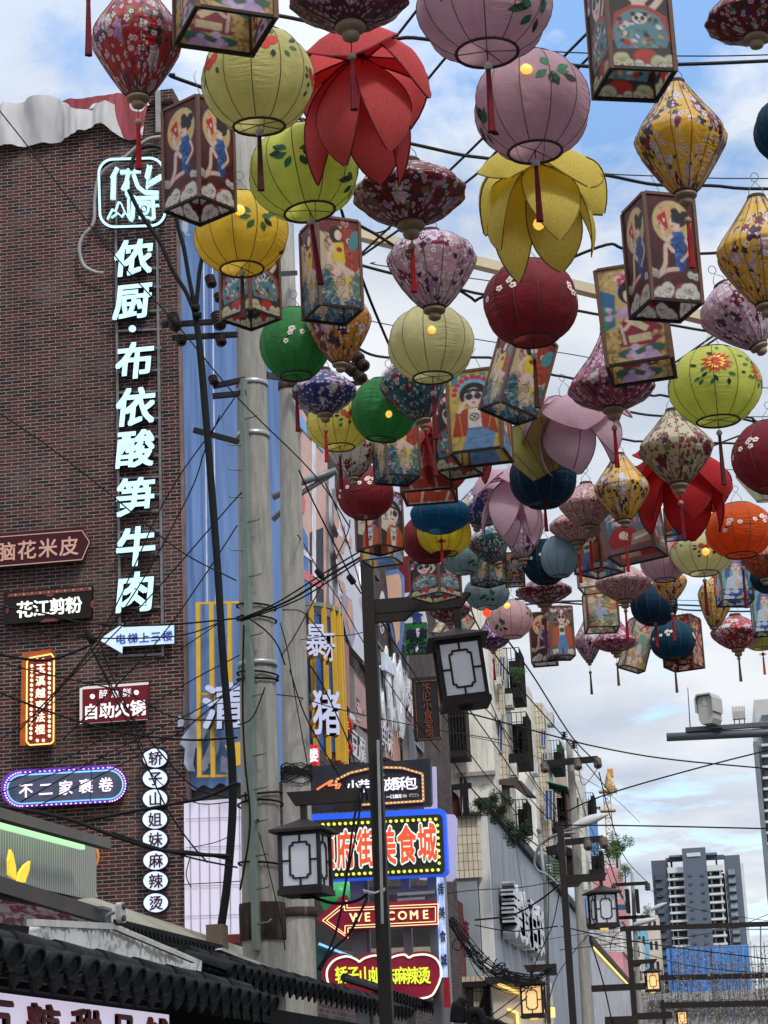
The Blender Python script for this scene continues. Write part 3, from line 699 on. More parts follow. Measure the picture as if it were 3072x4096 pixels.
def art_lotus():
    a = Art((200, 172, 108)); a.squig(0, 0, 1, .6, 30, [(226, 206, 156), (160, 126, 70)], .016, 5, .12); a.poly([(0, .4), (.25, .56), (.2, 1.2), (0, 1.3)], (50, 110, 150)).poly([(0, .7), (.2, .9), (0, 1.4)], (60, 140, 110)).el(.95, .9, .12, .4, (70, 150, 150))
    a.el(.55, .45, .27, .3, (150, 180, 196)); a.scatter(.28, .12, .8, .5, 50, [(196, 50, 90), WH, (206, 140, 160), (226, 206, 150)], (.02, .05), 4); face(a, .55, .56, .17, False)
    a.poly([(.34, .86), (.82, .82), (1, 1.06), (.92, 1.1), (.66, 1.02), (.48, 1.16)], (64, 140, 180))
    for q in range(6): a.line([(.5, 1.14), (.42+.1*q, .88)], .008, (30, 60, 80))
    a.el(.5, .96, .05, .05, WH).el(.66, .94, .05, .05, WH).el(.84, 1.02, .06, .06, WH)
    a.poly([(.26, 1.2), (.42, .98), (.5, 1.2), (.72, 1.1), (.94, 1.34), (.9, 1.66), (.16, 1.66)], (140, 40, 64)); a.poly([(.42, 1.0), (.34, 1.12), (.66, 1.4), (.74, 1.3)], (214, 200, 160)); a.poly([(.38, 1.44), (.74, 1.42), (.75, 1.58), (.39, 1.60)], (210, 196, 156)); a.line([(.28, 1.2), (.32, 1.6)], .05, (206, 190, 170))
    a.line([(.34, 1.3), (.48, 1.14), (.54, 1.08)], .07, SK)
    a.scatter(.1, .82, .4, 1.06, 12, [(190, 150, 200), (206, 176, 214)], (.04, .08), 3); a.el(.2, .92, .05, .05, (70, 130, 80))
    a.scatter(0, 1.3, .26, 2, 60, [(206, 176, 110), (170, 136, 76), (150, 116, 66)], (.02, .06), 9).scatter(.78, 1.4, 1, 2, 60, [(206, 176, 110), (170, 136, 76), (150, 116, 66)], (.02, .06), 10)
    a.el(.4, 1.8, .22, .1, (60, 100, 84)).el(.75, 1.76, .2, .1, (56, 96, 80)); a.scatter(.25, 1.66, .9, 1.94, 14, [(196, 160, 206), (214, 186, 220)], (.04, .08), 6)
    return a
def art_robe():
    a = Art((196, 166, 160)); a.el(.36, .3, .22, .14, (190, 76, 56)).el(.36, .56, .2, .34, (222, 204, 198)); a.squig(.2, .4, .52, .7, 20, [(140, 120, 120), (196, 120, 90), (90, 80, 84)], .016, 4, .08); a.line([(.3, .84), (.42, .84)], .02, (176, 90, 80))
    a.poly([(.16, .9), (.36, 1.0), (.58, .9), (.6, 1.1), (.36, 1.2), (.14, 1.1)], WH); a.poly([(0, 1.3), (.2, 1.06), (.36, 1.22), (.56, 1.06), (1, 1.4), (1, 1.9), (0, 1.9)], (186, 74, 48)); a.line([(.36, 1.2), (.37, 1.9)], .012, (130, 40, 30)); a.el(.36, 1.5, .08, .05, WH); a.line([(.08, 1.3), (.2, 1.9)], .05, WH).line([(.66, 1.3), (.72, 1.9)], .05, WH); a.blob(.5, 1.97, .12, WH, (130, 110, 110), 3, 5)
    return a
def art_writing():
    a = Art((60, 52, 56)); a.scatter(.2, 0, 1, .6, 60, [(140, 190, 206), (190, 40, 96), (206, 196, 120), (44, 60, 52)], (.04, .1), 3); a.el(.55, .7, .4, .5, (150, 196, 206)); face(a, .56, .74, .27)
    a.poly([(.1, .5), (.5, .56), (.46, 1.06), (.3, 1.5), (.06, 1.4)], (220, 206, 190))
    for q in range(9): a.line([(.16+.035*(q % 4), .62+.055*q), (.3+.03*(q % 3), .6+.055*q)], .022, BK)
    a.line([(.22, .6), (.26, 1.0)], .02, BK); a.poly([(.3, 1.4), (.5, 1.2), (.8, 1.24), (1, 1.5), (1, 2), (.24, 2)], (190, 90, 40)); a.poly([(.44, 1.3), (.72, 1.3), (.66, 2), (.48, 2)], WH); a.line([(.4, 1.24), (.58, 1.5), (.76, 1.26)], .05, (110, 160, 190)); a.el(.58, 1.68, .07, .09, BK); a.line([(.5, 1.6), (.66, 1.78)], .03, WH)
    return a
def art_jeans():
    a = Art((120, 84, 72)); a.scatter(0, 0, 1, .9, 50, [(70, 110, 90), (206, 190, 160), (150, 60, 46), (40, 60, 56)], (.05, .12), 4); face(a, .5, .4, .18, True, (120, 40, 36)); a.scatter(.2, .02, .8, .24, 24, [(190, 60, 50), WH, (80, 100, 170)], (.03, .07), 6)
    a.poly([(.1, .86), (.5, .7), (.9, .86), (.96, 1.6), (.04, 1.6)], (186, 86, 52)); a.poly([(.38, .76), (.62, .76), (.62, 1.2), (.38, 1.2)], WH); a.el(.5, .96, .11, .1, (60, 90, 70)); a.poly([(.36, 1.16), (.64, 1.16), (.8, 1.9), (.56, 1.94), (.5, 1.5), (.42, 1.94), (.22, 1.9)], (96, 140, 190)); a.squig(.3, 1.2, .7, 1.9, 10, [(60, 100, 150)], .014, 3, .08); a.blob(.15, 1.8, .14, WH, (100, 80, 80), 3, 5).blob(.88, 1.84, .14, WH, (100, 80, 80), 5, 5)
    return a
def art_redlady():
    a = Art((88, 104, 116)); a.scatter(0, 0, 1, .9, 40, [(190, 76, 54), (206, 150, 140)], (.04, .1), 4)
    for q in range(9): a.line([(.1+.1*q, .2), (.1+.1*q, .9)], .02, (120, 180, 214))
    a.scatter(0, .3, 1, .8, 26, [(120, 180, 214), (196, 70, 50), WH], (.03, .06), 7); a.el(.4, .76, .13, .15, SK).el(.4, .64, .15, .1, BK)
    a.poly([(.05, 1.4), (.2, 1.0), (.4, .9), (.64, 1.04), (.74, 1.5), (.6, 1.75), (.1, 1.75)], (150, 34, 36)); a.el(.4, 1.3, .1, .16, SK); a.poly([(.6, 1.3), (1, 1.2), (1, 1.9), (.5, 1.9)], (170, 140, 116)); a.line([(.66, 1.5), (.95, 1.4)], .09, WH); a.poly([(0, 1.76), (1, 1.7), (1, 2), (0, 2)], (126, 92, 90))
    return a
def art_pale():
    a = Art((190, 190, 164)); a.scatter(0, 0, 1, 2, 90, [(206, 130, 110), (130, 160, 140), (216, 200, 170), (226, 170, 150), (150, 180, 170), (206, 206, 190)], (.06, .16), 4); a.scatter(.3, .1, .8, .5, 30, [(196, 60, 70), (226, 160, 150)], (.03, .06), 8); a.el(.55, .36, .13, .15, (176, 70, 66)).el(.55, .40, .09, .11, SK); a.poly([(.4, .6), (.7, .6), (.8, 1.2), (.3, 1.2)], (130, 170, 150)); a.el(.5, 1.3, .12, .3, (226, 206, 196)); a.scatter(.1, 1.4, .9, 1.9, 30, [(226, 220, 206), (200, 160, 140), (206, 150, 60)], (.05, .12), 3)
    return a
def art_bouquet():
    a = Art((214, 170, 150)); a.scatter(0, 0, 1, 2, 60, [(222, 200, 176), (150, 176, 150), (214, 120, 90), (206, 190, 160)], (.08, .2), 5); a.el(.45, .26, .2, .24, (120, 90, 50)).el(.42, .3, .11, .14, SK); a.poly([(.3, .5), (.52, .46), (.62, 1.0), (.66, 1.5), (.24, 1.5), (.32, .9)], (170, 186, 214)); a.line([(.36, .56), (.3, .9)], .05, (206, 120, 60)); a.scatter(.5, .45, .9, 1.0, 34, [(90, 130, 100), (226, 200, 90), (214, 190, 110), (110, 150, 120)], (.04, .09), 6); a.line([(.5, .7), (.9, .9)], .12, (206, 120, 90)); a.scatter(0, 1.4, 1, 2, 60, [(206, 110, 80), (130, 170, 150), (222, 206, 170), (90, 130, 110)], (.04, .12), 9)
    return a
def art_blue():
    a = Art((110, 186, 180)); face(a, .5, .44, .2, False, (110, 100, 160)); a.line([(.3, .4), (.2, .9), (.34, 1.3)], .16, (100, 90, 150)).line([(.7, .4), (.82, .9), (.7, 1.2)], .16, (110, 100, 160)); a.poly([(.2, 1.0), (.5, .86), (.8, 1.0), (.9, 1.6), (.1, 1.6)], (206, 214, 226)); a.poly([(.5, .9), (.4, 1.3), (.5, 1.5), (.6, 1.3)], SK); a.squig(.6, 1.0, .9, 1.6, 12, [(50, 80, 160)], .02, 3, .1); a.poly([(0, 1.5), (1, 1.5), (1, 2), (0, 2)], (40, 70, 140)); a.scatter(0, 1.5, 1, 2, 24, [(190, 190, 130), (206, 214, 226), (60, 100, 170)], (.05, .12), 5); a.squig(.05, .3, .25, .9, 8, [(50, 120, 116)], .014, 7, .06)
    return a
def art_maple():
    a = Art((120, 34, 44)); a.scatter(0, 0, 1, 2, 90, [(150, 40, 46), (96, 24, 40), (206, 120, 60), (226, 190, 170), (200, 60, 60), (214, 160, 90)], (.04, .13), 5); a.squig(.1, 1.0, .9, 1.9, 20, [(226, 206, 206)], .02, 6, .2)
    return a
ARTS = {}
def panel_mesh(art):
    if art in ARTS: return ARTS[art]
    c = globals()['art_'+art]().out(); nx, ny = AW, AH
    xs = (np.arange(nx)/(nx-1)-.5); zs = 2-np.arange(ny)/(ny-1)*2
    vs = [(x, 0, z) for z in zs for x in xs]
    fs = [(j*nx+i, (j+1)*nx+i, (j+1)*nx+i+1, j*nx+i+1) for j in range(ny-1) for i in range(nx-1)]
    me = bpy.data.meshes.new('panel_'+art); me.from_pydata(vs, [], fs)
    at = me.color_attributes.new('print', 'FLOAT_COLOR', 'POINT')
    d = np.ones((len(vs), 4), dtype=np.float32); d[:, :3] = c.reshape(-1, 3); at.data.foreach_set('color', d.ravel())
    me.materials.append(printed('printed_panel')); me.update(); ARTS[art] = me; return me
BFR = {}
def box_frame():
    if 'f' in BFR: return BFR['f']
    mb = MB(); a = .5; t = .032
    for x in (-a, a):
        for y in (-a, a): mb.box((x-t, y-t, -.01), (x+t, y+t, 2.01), 0)
    for z, m in ((-.012, 1), (2.0, 0)):
        for q in (-a, a):
            mb.box((-a+t, q-t*.9, z), (a-t, q+t*.9, z+.055), m); mb.box((q-t*.9, -a+t, z+.002), (q+t*.9, a-t, z+.053), m)
    mb.bar((-a, -a, 2.03), (a, a, 2.03), .03); mb.bar((-a, a, 2.031), (a, -a, 2.031), .03)
    BFR['f'] = mb.mesh('frame', [FRAMEW, FRAMED]); return BFR['f']
def box_lantern(cx, cy, s_px, h_px, yaw, art, label, tilt=0, fac=1.0, bulb=None):
    """square picture lantern; (cx, cy) is the middle of its open bottom"""
    dp = lantern_depth(cy-h_px*.5, fac, cx); p = P(cx, cy, dep=dp); s = dp/FPX; w = s_px*s
    el = math.atan2(p.z-EYE.z, math.hypot(p.x, p.y)); h = h_px*s/math.cos(el)
    az = math.atan2(p.x, p.y)
    root = thing('picture_lantern', label, 'box lantern', p, 'square picture lanterns over the street')
    root.rotation_euler = (Matrix.Rotation(R_(tilt), 3, ray(cx, cy).normalized()) @ Matrix.Rotation(-az+R_(yaw), 3, 'Z')).to_euler()
    fr = link('frame', box_frame(), root); fr.scale = (w, w, h/2)
    me = panel_mesh(art)
    for i in range(4):
        q = link('picture_panel', me, root); a = i*math.pi/2
        q.location = (math.sin(a)*w*.5, -math.cos(a)*w*.5, h*.01); q.rotation_euler.z = a; q.scale = (w*.955, 1, h*.495)
    mb = MB(); mb.tube([(0, 0, 0), (.03, 0, .05), (0, 0, .12), (-.02, 0, .16), (0, 0, .2)], .002, 4); hk = link('hook', mb.mesh('hook', [WIRE]), root); hk.location = (0, 0, h*1.015)
    if bulb:
        b = link('bulb', BULBM, root); b.location = ((bulb[0]-cx)*s, -w*.62, (cy-bulb[1])*s/math.cos(el)); b.scale = (bulb[2]*s/2/.15,)*3
        b.location = (0, 0, h*.92); b.scale = (.28, .28, .28)
    return root
# ------------------------------------------------------------------ lotus lanterns
PET = {}
def petal_mesh(kind, big):
    """one paper petal: starts at the hub, arches out and hangs with its tip down"""
    if kind in PET: return PET[kind]
    nu, nv = 7, 15; mb = MB(); vs = []
    for j in range(nv):
        t = j/(nv-1)
        if big:   r, z = .10+.80*math.sin(math.pi*min(t*.62+.02, 1)), .05-1.46*t**1.15; wd = .47
        else:     r, z = .08+1.16*t**.80, .10+.26*math.sin(math.pi*t*.75)-.72*t**2.2; wd = .58
        wv = wd*1.12*(max(math.sin(math.pi*min(t**1.12*.97+.03, 1)), .02)**.72)
        for i in range(nu):
            u = 2*i/(nu-1)-1; cup = .15*(1-u*u) if big else .08*(1-u*u)
            x = u*wv; y = -(r-.10+cup*wv*1.6); vs.append((x, y, z+ (0 if big else -.16*u*u*wv*2)))
    fs = []; ms = []
    for j in range(nv-1):
        for i in range(nu-1): fs.append((j*nu+i, (j+1)*nu+i, (j+1)*nu+i+1, j*nu+i+1))
    mb.add(vs, fs, 0, None, True)
    for i in (0, nu-1): mb.tube([vs[j*nu+i] for j in range(nv)], .013, 4, 1, False)
    PET[kind] = mb.mesh('petal', [MC['paper_red'], MC['wire_red']]); return PET[kind]
def lotus(cx, cy, w, h, tone, label, tilt=0, lean=0, bulb=None, rz=0, fac=1.0):
    dp = lantern_depth(cy, fac, cx); p = P(cx, cy, dep=dp); s = dp/FPX; Rr = w*s/2/.94; el = math.atan2(p.z-EYE.z, math.hypot(p.x, p.y))
    Hh = h*s/math.cos(el)/1.75
    paper('paper_red', (208, 84, 84)); mat('wire_red', (96, 26, 34)); paper('paper_yellow', (222, 200, 96)); mat('wire_yellow', (110, 92, 40)); paper('paper_pink', (208, 172, 184)); mat('wire_pink', (120, 78, 92)); paper('paper_scarlet', (196, 44, 48)); mat('wire_scarlet', (84, 18, 26))
    root = thing('lotus_lantern', label, 'lotus lantern', p, 'paper lotus lanterns over the street')
    root.rotation_euler = Euler((R_(lean), R_(tilt), R_(rz)-math.atan2(p.x, p.y)), 'XYZ')
    z0 = Hh*.80
    for big, n, ph in ((True, 5, .25), (False, 5, .72)):
        me = petal_mesh('inner' if big else 'outer', big)
        for i in range(n):
            o = link('petal', me, root); o.location = (0, 0, z0); a = 2*math.pi*(i+ph)/n+random.uniform(-.12, .12); o.rotation_euler = (random.uniform(-.12, .08) if big else random.uniform(-.12, .42), random.uniform(-.12, .12), a)
            k = (.80 if big else 1.0); o.scale = (Rr*k*1.02, Rr*k, Hh*random.uniform(.93, 1.05))
            o.material_slots[0].link = 'OBJECT'; o.material_slots[0].material = MC['paper_'+tone]
            o.material_slots[1].link = 'OBJECT'; o.material_slots[1].material = MC['wire_'+tone]
    hb = MB(); hb.lathe([(0, .12), (.10, .10), (.13, 0), (.11, -.10), (0, -.12)], 10); q = link('hub', hb.mesh('hub', [RINGM]), root); q.location = (0, 0, z0+.04*Rr); q.scale = (Rr, Rr, Rr)
    hook(root, z0+.1*Rr, Rr*.8)
    if bulb: b = link('bulb', BULBM, root); b.location = (0, -.1*Rr, -.05*Hh); b.scale = (.6*Rr,)*3
    return root
# ================================================================== the setting
def mpp(p): return depth(p)/FPX
def prismY(mb, px, Y, t=.05, m=0, ms=None):
    pts = [P(x, y, Y=Y) for x, y in px]; mb.prism([(p.x, p.z) for p in pts], (0, Y, 0), EX, EZ, -EY, t, m, ms); return mb
def prismX(mb, px, X, t=.05, m=0, ms=None):
    pts = [P(x, y, X=X) for x, y in px]; mb.prism([(p.y, p.z) for p in pts], (X, 0, 0), EY, EZ, EX, t, m, ms); return mb
def boxpx(mb, xl, xr, yt, yb, Y0, Y1, mf=0, ms=None, yr=None):
    """upright block: its camera side fills the given pixels at Y0, running back to Y1"""
    ms = mf if ms is None else ms; xm, ym = (xl+xr)/2, yr or (yt+yb)/2
    x0, x1 = P(xl, ym, Y=Y0).x, P(xr, ym, Y=Y0).x; z1, z0 = P(xm, yt, Y=Y0).z, max(P(xm, yb, Y=Y0).z, 0)
    vs = [(x0,Y0,z0),(x1,Y0,z0),(x1,Y1,z0),(x0,Y1,z0),(x0,Y0,z1),(x1,Y0,z1),(x1,Y1,z1),(x0,Y1,z1)]
    for f, m in (((3,2,1,0), ms), ((4,5,6,7), ms), ((0,1,5,4), mf), ((1,2,6,5), ms), ((2,3,7,6), ms), ((3,0,4,7), ms)): mb.add(vs, [f], m)
    return (x0, x1, z0, z1)
# ------------------------------------------------------------------ ground
k = NT('asphalt'); o = k.obj(); ASPH = k.done(k.bsdf(k.ramp(k.noise(o, 1.5, 8, .7), [(.3, (.045, .045, .047)), (.7, (.075, .073, .07))]), .85))
MB().add([(-1500, -300, 0), (1500, -300, 0), (1500, 3000, 0), (-1500, 3000, 0)], [(0, 1, 2, 3)]).build('road', ASPH, kind='structure')
PAVE = mat('paving', (150, 142, 132), .8, var=.15)
MB().box((-14, -5, .0), (-4.6, 300, .13)).build('pavement', PAVE, kind='structure')
# ------------------------------------------------------------------ brick wall building
def brick_mat(name, sx=1.0, tint=1.0, cols=None, mort=(152, 140, 131), bw=.30, rh=.0835, ms=.0090, axis='xz', var=None):
    if name in MC: return MC[name]
    k = NT(name); q = k.xyz(k.obj()); v = k.comb(q[0] if axis[0] == 'x' else q[1], q[2])
    b = k.n('ShaderNodeTexBrick'); k.put(b.inputs['Vector'], v); b.offset = .5; b.squash = 1.0
    for nm, val in (('Scale', 1.0), ('Mortar Size', ms), ('Mortar Smooth', .15), ('Bias', 0.0), ('Brick Width', bw), ('Row Height', rh)): b.inputs[nm].default_value = val
    b.inputs['Color1'].default_value = (0, 0, 0, 1); b.inputs['Color2'].default_value = (1, 1, 1, 1); b.inputs['Mortar'].default_value = (.5, .5, .5, 1)
    cols = cols or [(0, (34, 30, 33)), (.19, (40, 33, 35)), (.27, (62, 34, 33)), (.5, (77, 41, 39)), (.75, (90, 49, 45)), (.92, (68, 37, 36))]
    c = k.ramp(b.outputs['Color'], [(p, lin(x)) for p, x in cols], 'LINEAR')
    c = k.mix(k.ramp(k.noise(v, 26, 4, .7), [(.4, 0.0), (.75, .35)]), c, lin((60, 50, 50)))
    mo = k.mix(k.ramp(k.noise(v, 2.2, 5, .65), [(.42, 0.0), (.75, .6)]), lin(mort), tuple(x*.38 for x in lin(mort)))
    c = k.mix(b.outputs['Fac'], c, mo)
    c = k.mix(k.ramp(k.noise(k.comb(k.math('MULTIPLY', q[0], 1.0), k.math('MULTIPLY', q[1], 1.0), k.math('MULTIPLY', q[2], .25)), .8, 6, .65), [(.42, 0.0), (.75, .55)]), c, lin((44, 40, 40)))
    c = k.mix(k.ramp(k.noise(v, .55, 4, .6), [(.52, 0.0), (.62, .16)]), c, lin((128, 116, 110)))
    h = k.math('SUBTRACT', 1.0, b.outputs['Fac'])
    MC[name] = k.done(k.bsdf(c, .8, 0, k.bump(h, .6, .01), .12)); return MC[name]
BRICK = brick_mat('brick_maroon')
BY = 44.0
xe = P(733, 2500, Y=BY).x; ztop = P(300, 455, Y=BY).z
bb = thing('brick_building', 'dark red brick building side wall covered with lit food signs', 'building', (xe-7, BY, 0))
MB().box((xe-20, BY, 0), (xe, BY+14, ztop)).build('wall', BRICK, bb)
CONC = mat('concrete_pale', (150, 146, 140), .8, var=.2, streak=.6)
m_ = MB(); m_.box((P(598, 400, Y=BY).x, BY-.12, ztop+.002), (xe, BY+1.6, P(620, 372, Y=BY).z)); m_.build('parapet_pier', BRICK, bb)
m_ = MB(); m_.box((P(630, 400, Y=BY).x, BY-.22, P(630, 545, Y=BY).z), (P(650, 400, Y=BY).x, BY-.13, P(640, 378, Y=BY).z)); m_.build('corner_pipe', CONC, bb)
m_ = MB(); m_.box((xe+.003, BY-.03, 0), (xe+.09, BY+.2, ztop-.3)); m_.build('corner_trim', mat('corner_strip', (120, 98, 92), .7, var=.3, streak=.5), bb)
# tarpaulins over the parapet
def tarp(name, top, bot, Y, mats, label, nx=90, nz=22, amp=.16, seed=1, dots=None):
    T = curve3([Vector((x, y, 0)) for x, y in top], 16); B = curve3([Vector((x, y, 0)) for x, y in bot], 16)
    mb = MB(); vs = []
    def at(c, t): f = t*(len(c)-1); i = min(int(f), len(c)-2); return c[i].lerp(c[i+1], f-i)
    for j in range(nz+1):
        for i in range(nx+1):
            a, b = at(T, i/nx), at(B, i/nx); q = a.lerp(b, j/nz); p = P(q.x, q.y+14*mnoise.noise(Vector((i*.06, 3, seed)))*(0 if j else 1), Y=Y)
            w = mnoise.noise(Vector((p.x*2.4+seed*7, p.z*.5+p.x*.5, seed)))*amp+mnoise.noise(Vector((p.x*7, p.z*1.2-p.x*1.5, seed+5)))*amp*.30
            vs.append((p.x, p.y-.18+w, p.z))
    fs = [(j*(nx+1)+i, (j+1)*(nx+1)+i, (j+1)*(nx+1)+i+1, j*(nx+1)+i+1) for j in range(nz) for i in range(nx)]
    mb.add(vs, fs, 0, None, True)
    return mb.build(name, mats, None, label, 'tarpaulin')
TARP = mat('tarp_grey', (190, 187, 186), .6, var=.06, vscale=1.5, bump=.8, bscale=3)
k = NT('tarp_dots'); q = k.xyz(k.obj()); v = k.comb(k.math('ADD', q[0], k.math('MULTIPLY', q[2], .25)), q[2])
x = k.n('ShaderNodeTexVoronoi', voronoi_dimensions='2D'); k.put(x.inputs['Vector'], v); x.inputs['Scale'].default_value = 1.15; x.inputs['Randomness'].default_value = .25
TARPD = k.done(k.bsdf(k.mix(k.math('LESS_THAN', x.outputs['Distance'], .21), lin((142, 50, 58)), lin((206, 204, 198))), .6))
tarp('tarpaulin', [(-80, 446), (0, 436), (110, 420), (236, 402), (275, 448), (330, 452), (420, 430), (508, 428)], [(-80, 608), (0, 602), (130, 592), (265, 572), (335, 540), (405, 512), (465, 545), (502, 560)], BY, [TARP], 'crumpled grey white tarpaulin hanging over the brick parapet', amp=.25)
tarp('tarpaulin', [(255, 415), (340, 404), (430, 394), (520, 384), (606, 376)], [(262, 448), (345, 452), (440, 430), (505, 562), (575, 566)], BY+.05, [TARPD], 'red tarpaulin with white dots draped over the parapet', amp=.12, seed=3)
# ------------------------------------------------------------------ blue cloth front with its figures
def drape_mat():
    k = NT('blue_cloth_front'); q = k.xyz(k.obj())
    f = k.noise(k.comb(k.math('MULTIPLY', q[0], 3.2), q[1], k.math('MULTIPLY', q[2], .16)), 1.6, 5, .55)
    c = k.ramp(f, [(.3, lin((86, 114, 160))), (.5, lin((97, 126, 172))), (.7, lin((108, 136, 180)))])
    return k.done(k.bsdf(c, .65, 0, k.bump(f, .7, .08), .3))
BLUEC = drape_mat(); OUTL = mat('print_grey', (160, 166, 182), .7)
FX = -9.0
bxl, bxr = P(706, 2200, Y=BY).x, P(1206, 2200, Y=BY).x
zb0, zb1 = P(950, 3138, Y=BY).z, P(950, 868, Y=BY).z
cf = thing('blue_clad_building', 'building front wrapped in blue printed cloth beside the brick wall', 'building', ((bxl+bxr)/2, BY, 0))
MB().box((xe+.1, BY+.25, 0), (FX-.45, BY+12, zb1-.2)).build('wall', mat('render_dark', (86, 84, 86), .8, var=.3), cf)
mb = MB(); nx, nz = 50, 40; vs = []
for j in range(nz+1):
    for i in range(nx+1):
        x = bxl+(bxr-bxl)*i/nx; z = zb0+(zb1-zb0)*j/nz+ (.05*math.sin(i*.9) if j == 0 else 0)
        y = BY+.02+.10*mnoise.noise(Vector((x*2.0, z*.22, 3)))+.05*mnoise.noise(Vector((x*6, z*.5+x, 8)))-(.05*max(0, 1-j/6))*mnoise.noise(Vector((x*3, z*1.5, 1)))
        vs.append((x, y, z))
mb.add(vs, [(j*(nx+1)+i, j*(nx+1)+i+1, (j+1)*(nx+1)+i+1, (j+1)*(nx+1)+i) for j in range(nz) for i in range(nx)], 0, None, True)
cl = mb.build('cloth', BLUEC, cf)
fg = MB()
def fpx(poly, m=0): prismY(fg, poly, BY-.14, .012, m)
H0 = lambda pts: [(x*.663, 2000+y*.663) for x, y in pts]
fpx(H0([(1100, 1430), (1180, 1330), (1245, 1320), (1262, 1370), (1225, 1450), (1180, 1500), (1165, 1590), (1180, 1640), (1135, 1635), (1110, 1590), (1118, 1500), (1085, 1470)]))
fpx(H0([(1078, 1300), (1100, 1310), (1112, 1335), (1105, 1365), (1072, 1370)])); fpx(H0([(1150, 1300), (1180, 1275), (1210, 1280), (1222, 1300), (1256, 1308), (1240, 1325), (1160, 1325)]))
fpx(H0([(1262, 1480), (1290, 1420), (1330, 1440), (1322, 1500), (1300, 1560), (1250, 1600), (1220, 1570)])); fpx(H0([(1210, 1560), (1260, 1610), (1232, 1640), (1190, 1610)])); fpx(H0([(1335, 1540), (1380, 1560), (1380, 1650), (1330, 1640)]))
fpx([(728, 880), (750, 880), (752, 920), (746, 935), (760, 938), (764, 945), (742, 940), (730, 920)])
fg.build('printed_figure', OUTL, cf, kind='stuff')
mb = MB()
for x in (732+93, 860): mb.bar(P(x-12, 880, Y=BY-.16), P(x+4, 2420, Y=BY-.16), .025)
mb.build('seam', mat('seam_white', (190, 200, 220), .5), cf)

# lit white panel under the cloth
PANELW = glow('panel_white', (226, 218, 238), .32)
lp = thing('lightbox_panel', 'pale lilac backlit panel with thin grid below the blue cloth', 'light panel', (P(850, 3480, Y=BY).x, BY-.1, P(850, 3745, Y=BY).z))
mb = MB(); prismY(mb, [(740, 3212), (1000, 3190), (1000, 3735), (744, 3745)], BY-.08, .1); mb.build('panel', PANELW, lp)
mb = MB()
for x in (760, 797, 836, 878, 918, 958): mb.bar(P(x, 3215, Y=BY-.20), P(x+5, 3735, Y=BY-.20), .018)
for y in (3275, 3390, 3545, 3665): mb.bar(P(742, y, Y=BY-.215), P(1000, y-8, Y=BY-.215), .014)
mb.build('grid', mat('grid_grey', (150, 146, 156), .6), lp)
mb = MB(); prismY(mb, [(735, 3748), (1000, 3738), (1000, 3775), (735, 3778)], BY-.08, .2); mb.build('sill', mat('sill_red', (90, 34, 34), .7), lp)
# ------------------------------------------------------------------ signboard street front (left side of the street)
FX = -9.0
z_roof = P(1320, 1800, X=FX-.3).z
DARKB = brick_mat('brick_dark', cols=[(0, (44, 40, 40)), (.4, (62, 50, 48)), (.7, (74, 60, 56)), (1, (84, 70, 64))], mort=(110, 100, 94), axis='yz', bw=.4, rh=.12)
yend = P(1830, 3000, X=FX).y
sb = thing('shop_building', 'dark shop building hung with food signboards along the street', 'building', (FX-4, BY+4, 0))
MB().box((FX-12, BY+1.0, 0), (FX-.3, yend, z_roof)).build('wall', DARKB, sb)
GLASSD = mat('glass_dark', (52, 60, 70), .12, var=.4, vscale=1.2)
FRAMEG = mat('window_frame_grey', (120, 122, 122), .5)
def winX(parent, px, X, nbar=2):
    mb = MB(); prismX(mb, px, X, .02, 0); w = mb.build('window', GLASSD, parent)
    pts = [P(x, y, X=X+.03) for x, y in px]; fb = MB()
    for a, b in zip(pts, pts[1:]+pts[:1]): fb.bar(a, b, .07)
    for q in range(1, nbar+1): fb.bar(pts[0].lerp(pts[1], q/(nbar+1)), pts[3].lerp(pts[2], q/(nbar+1)), .05)
    fb.build('frame', FRAMEG, w); return w
for px in ([(1440, 2540), (1475, 2590), (1475, 2690), (1440, 2640)], [(1500, 2560), (1560, 2640), (1565, 2740), (1505, 2665)], [(1590, 2680), (1640, 2740), (1640, 2830), (1592, 2765)], [(1445, 2300), (1470, 2330), (1472, 2440), (1447, 2405)], [(1395, 2740), (1425, 2780), (1425, 2860), (1395, 2820)]): winX(sb, px, FX-.28)
winX(sb, [(1484, 2790), (1502, 2815), (1504, 3000), (1486, 2990)], FX-.28)
for px in ([(1600, 2560), (1628, 2600), (1630, 2700), (1602, 2668)], [(1645, 2860), (1690, 2920), (1692, 3010), (1648, 2960)]): winX(sb, px, FX-.28, 3)
mb = MB()
for (x0, y0, x1, y1) in ((1500, 2905, 1700, 3130), (1320, 2600, 1470, 2800), (1480, 2640, 1680, 2900), (1380, 2150, 1500, 2310)): mb.bar(P(x0, y0, X=FX-.15), P(x1, y1, X=FX-.15), .3, .25)
mb.build('ledge', mat('ledge_grey', (96, 92, 88), .8, streak=.5), sb)
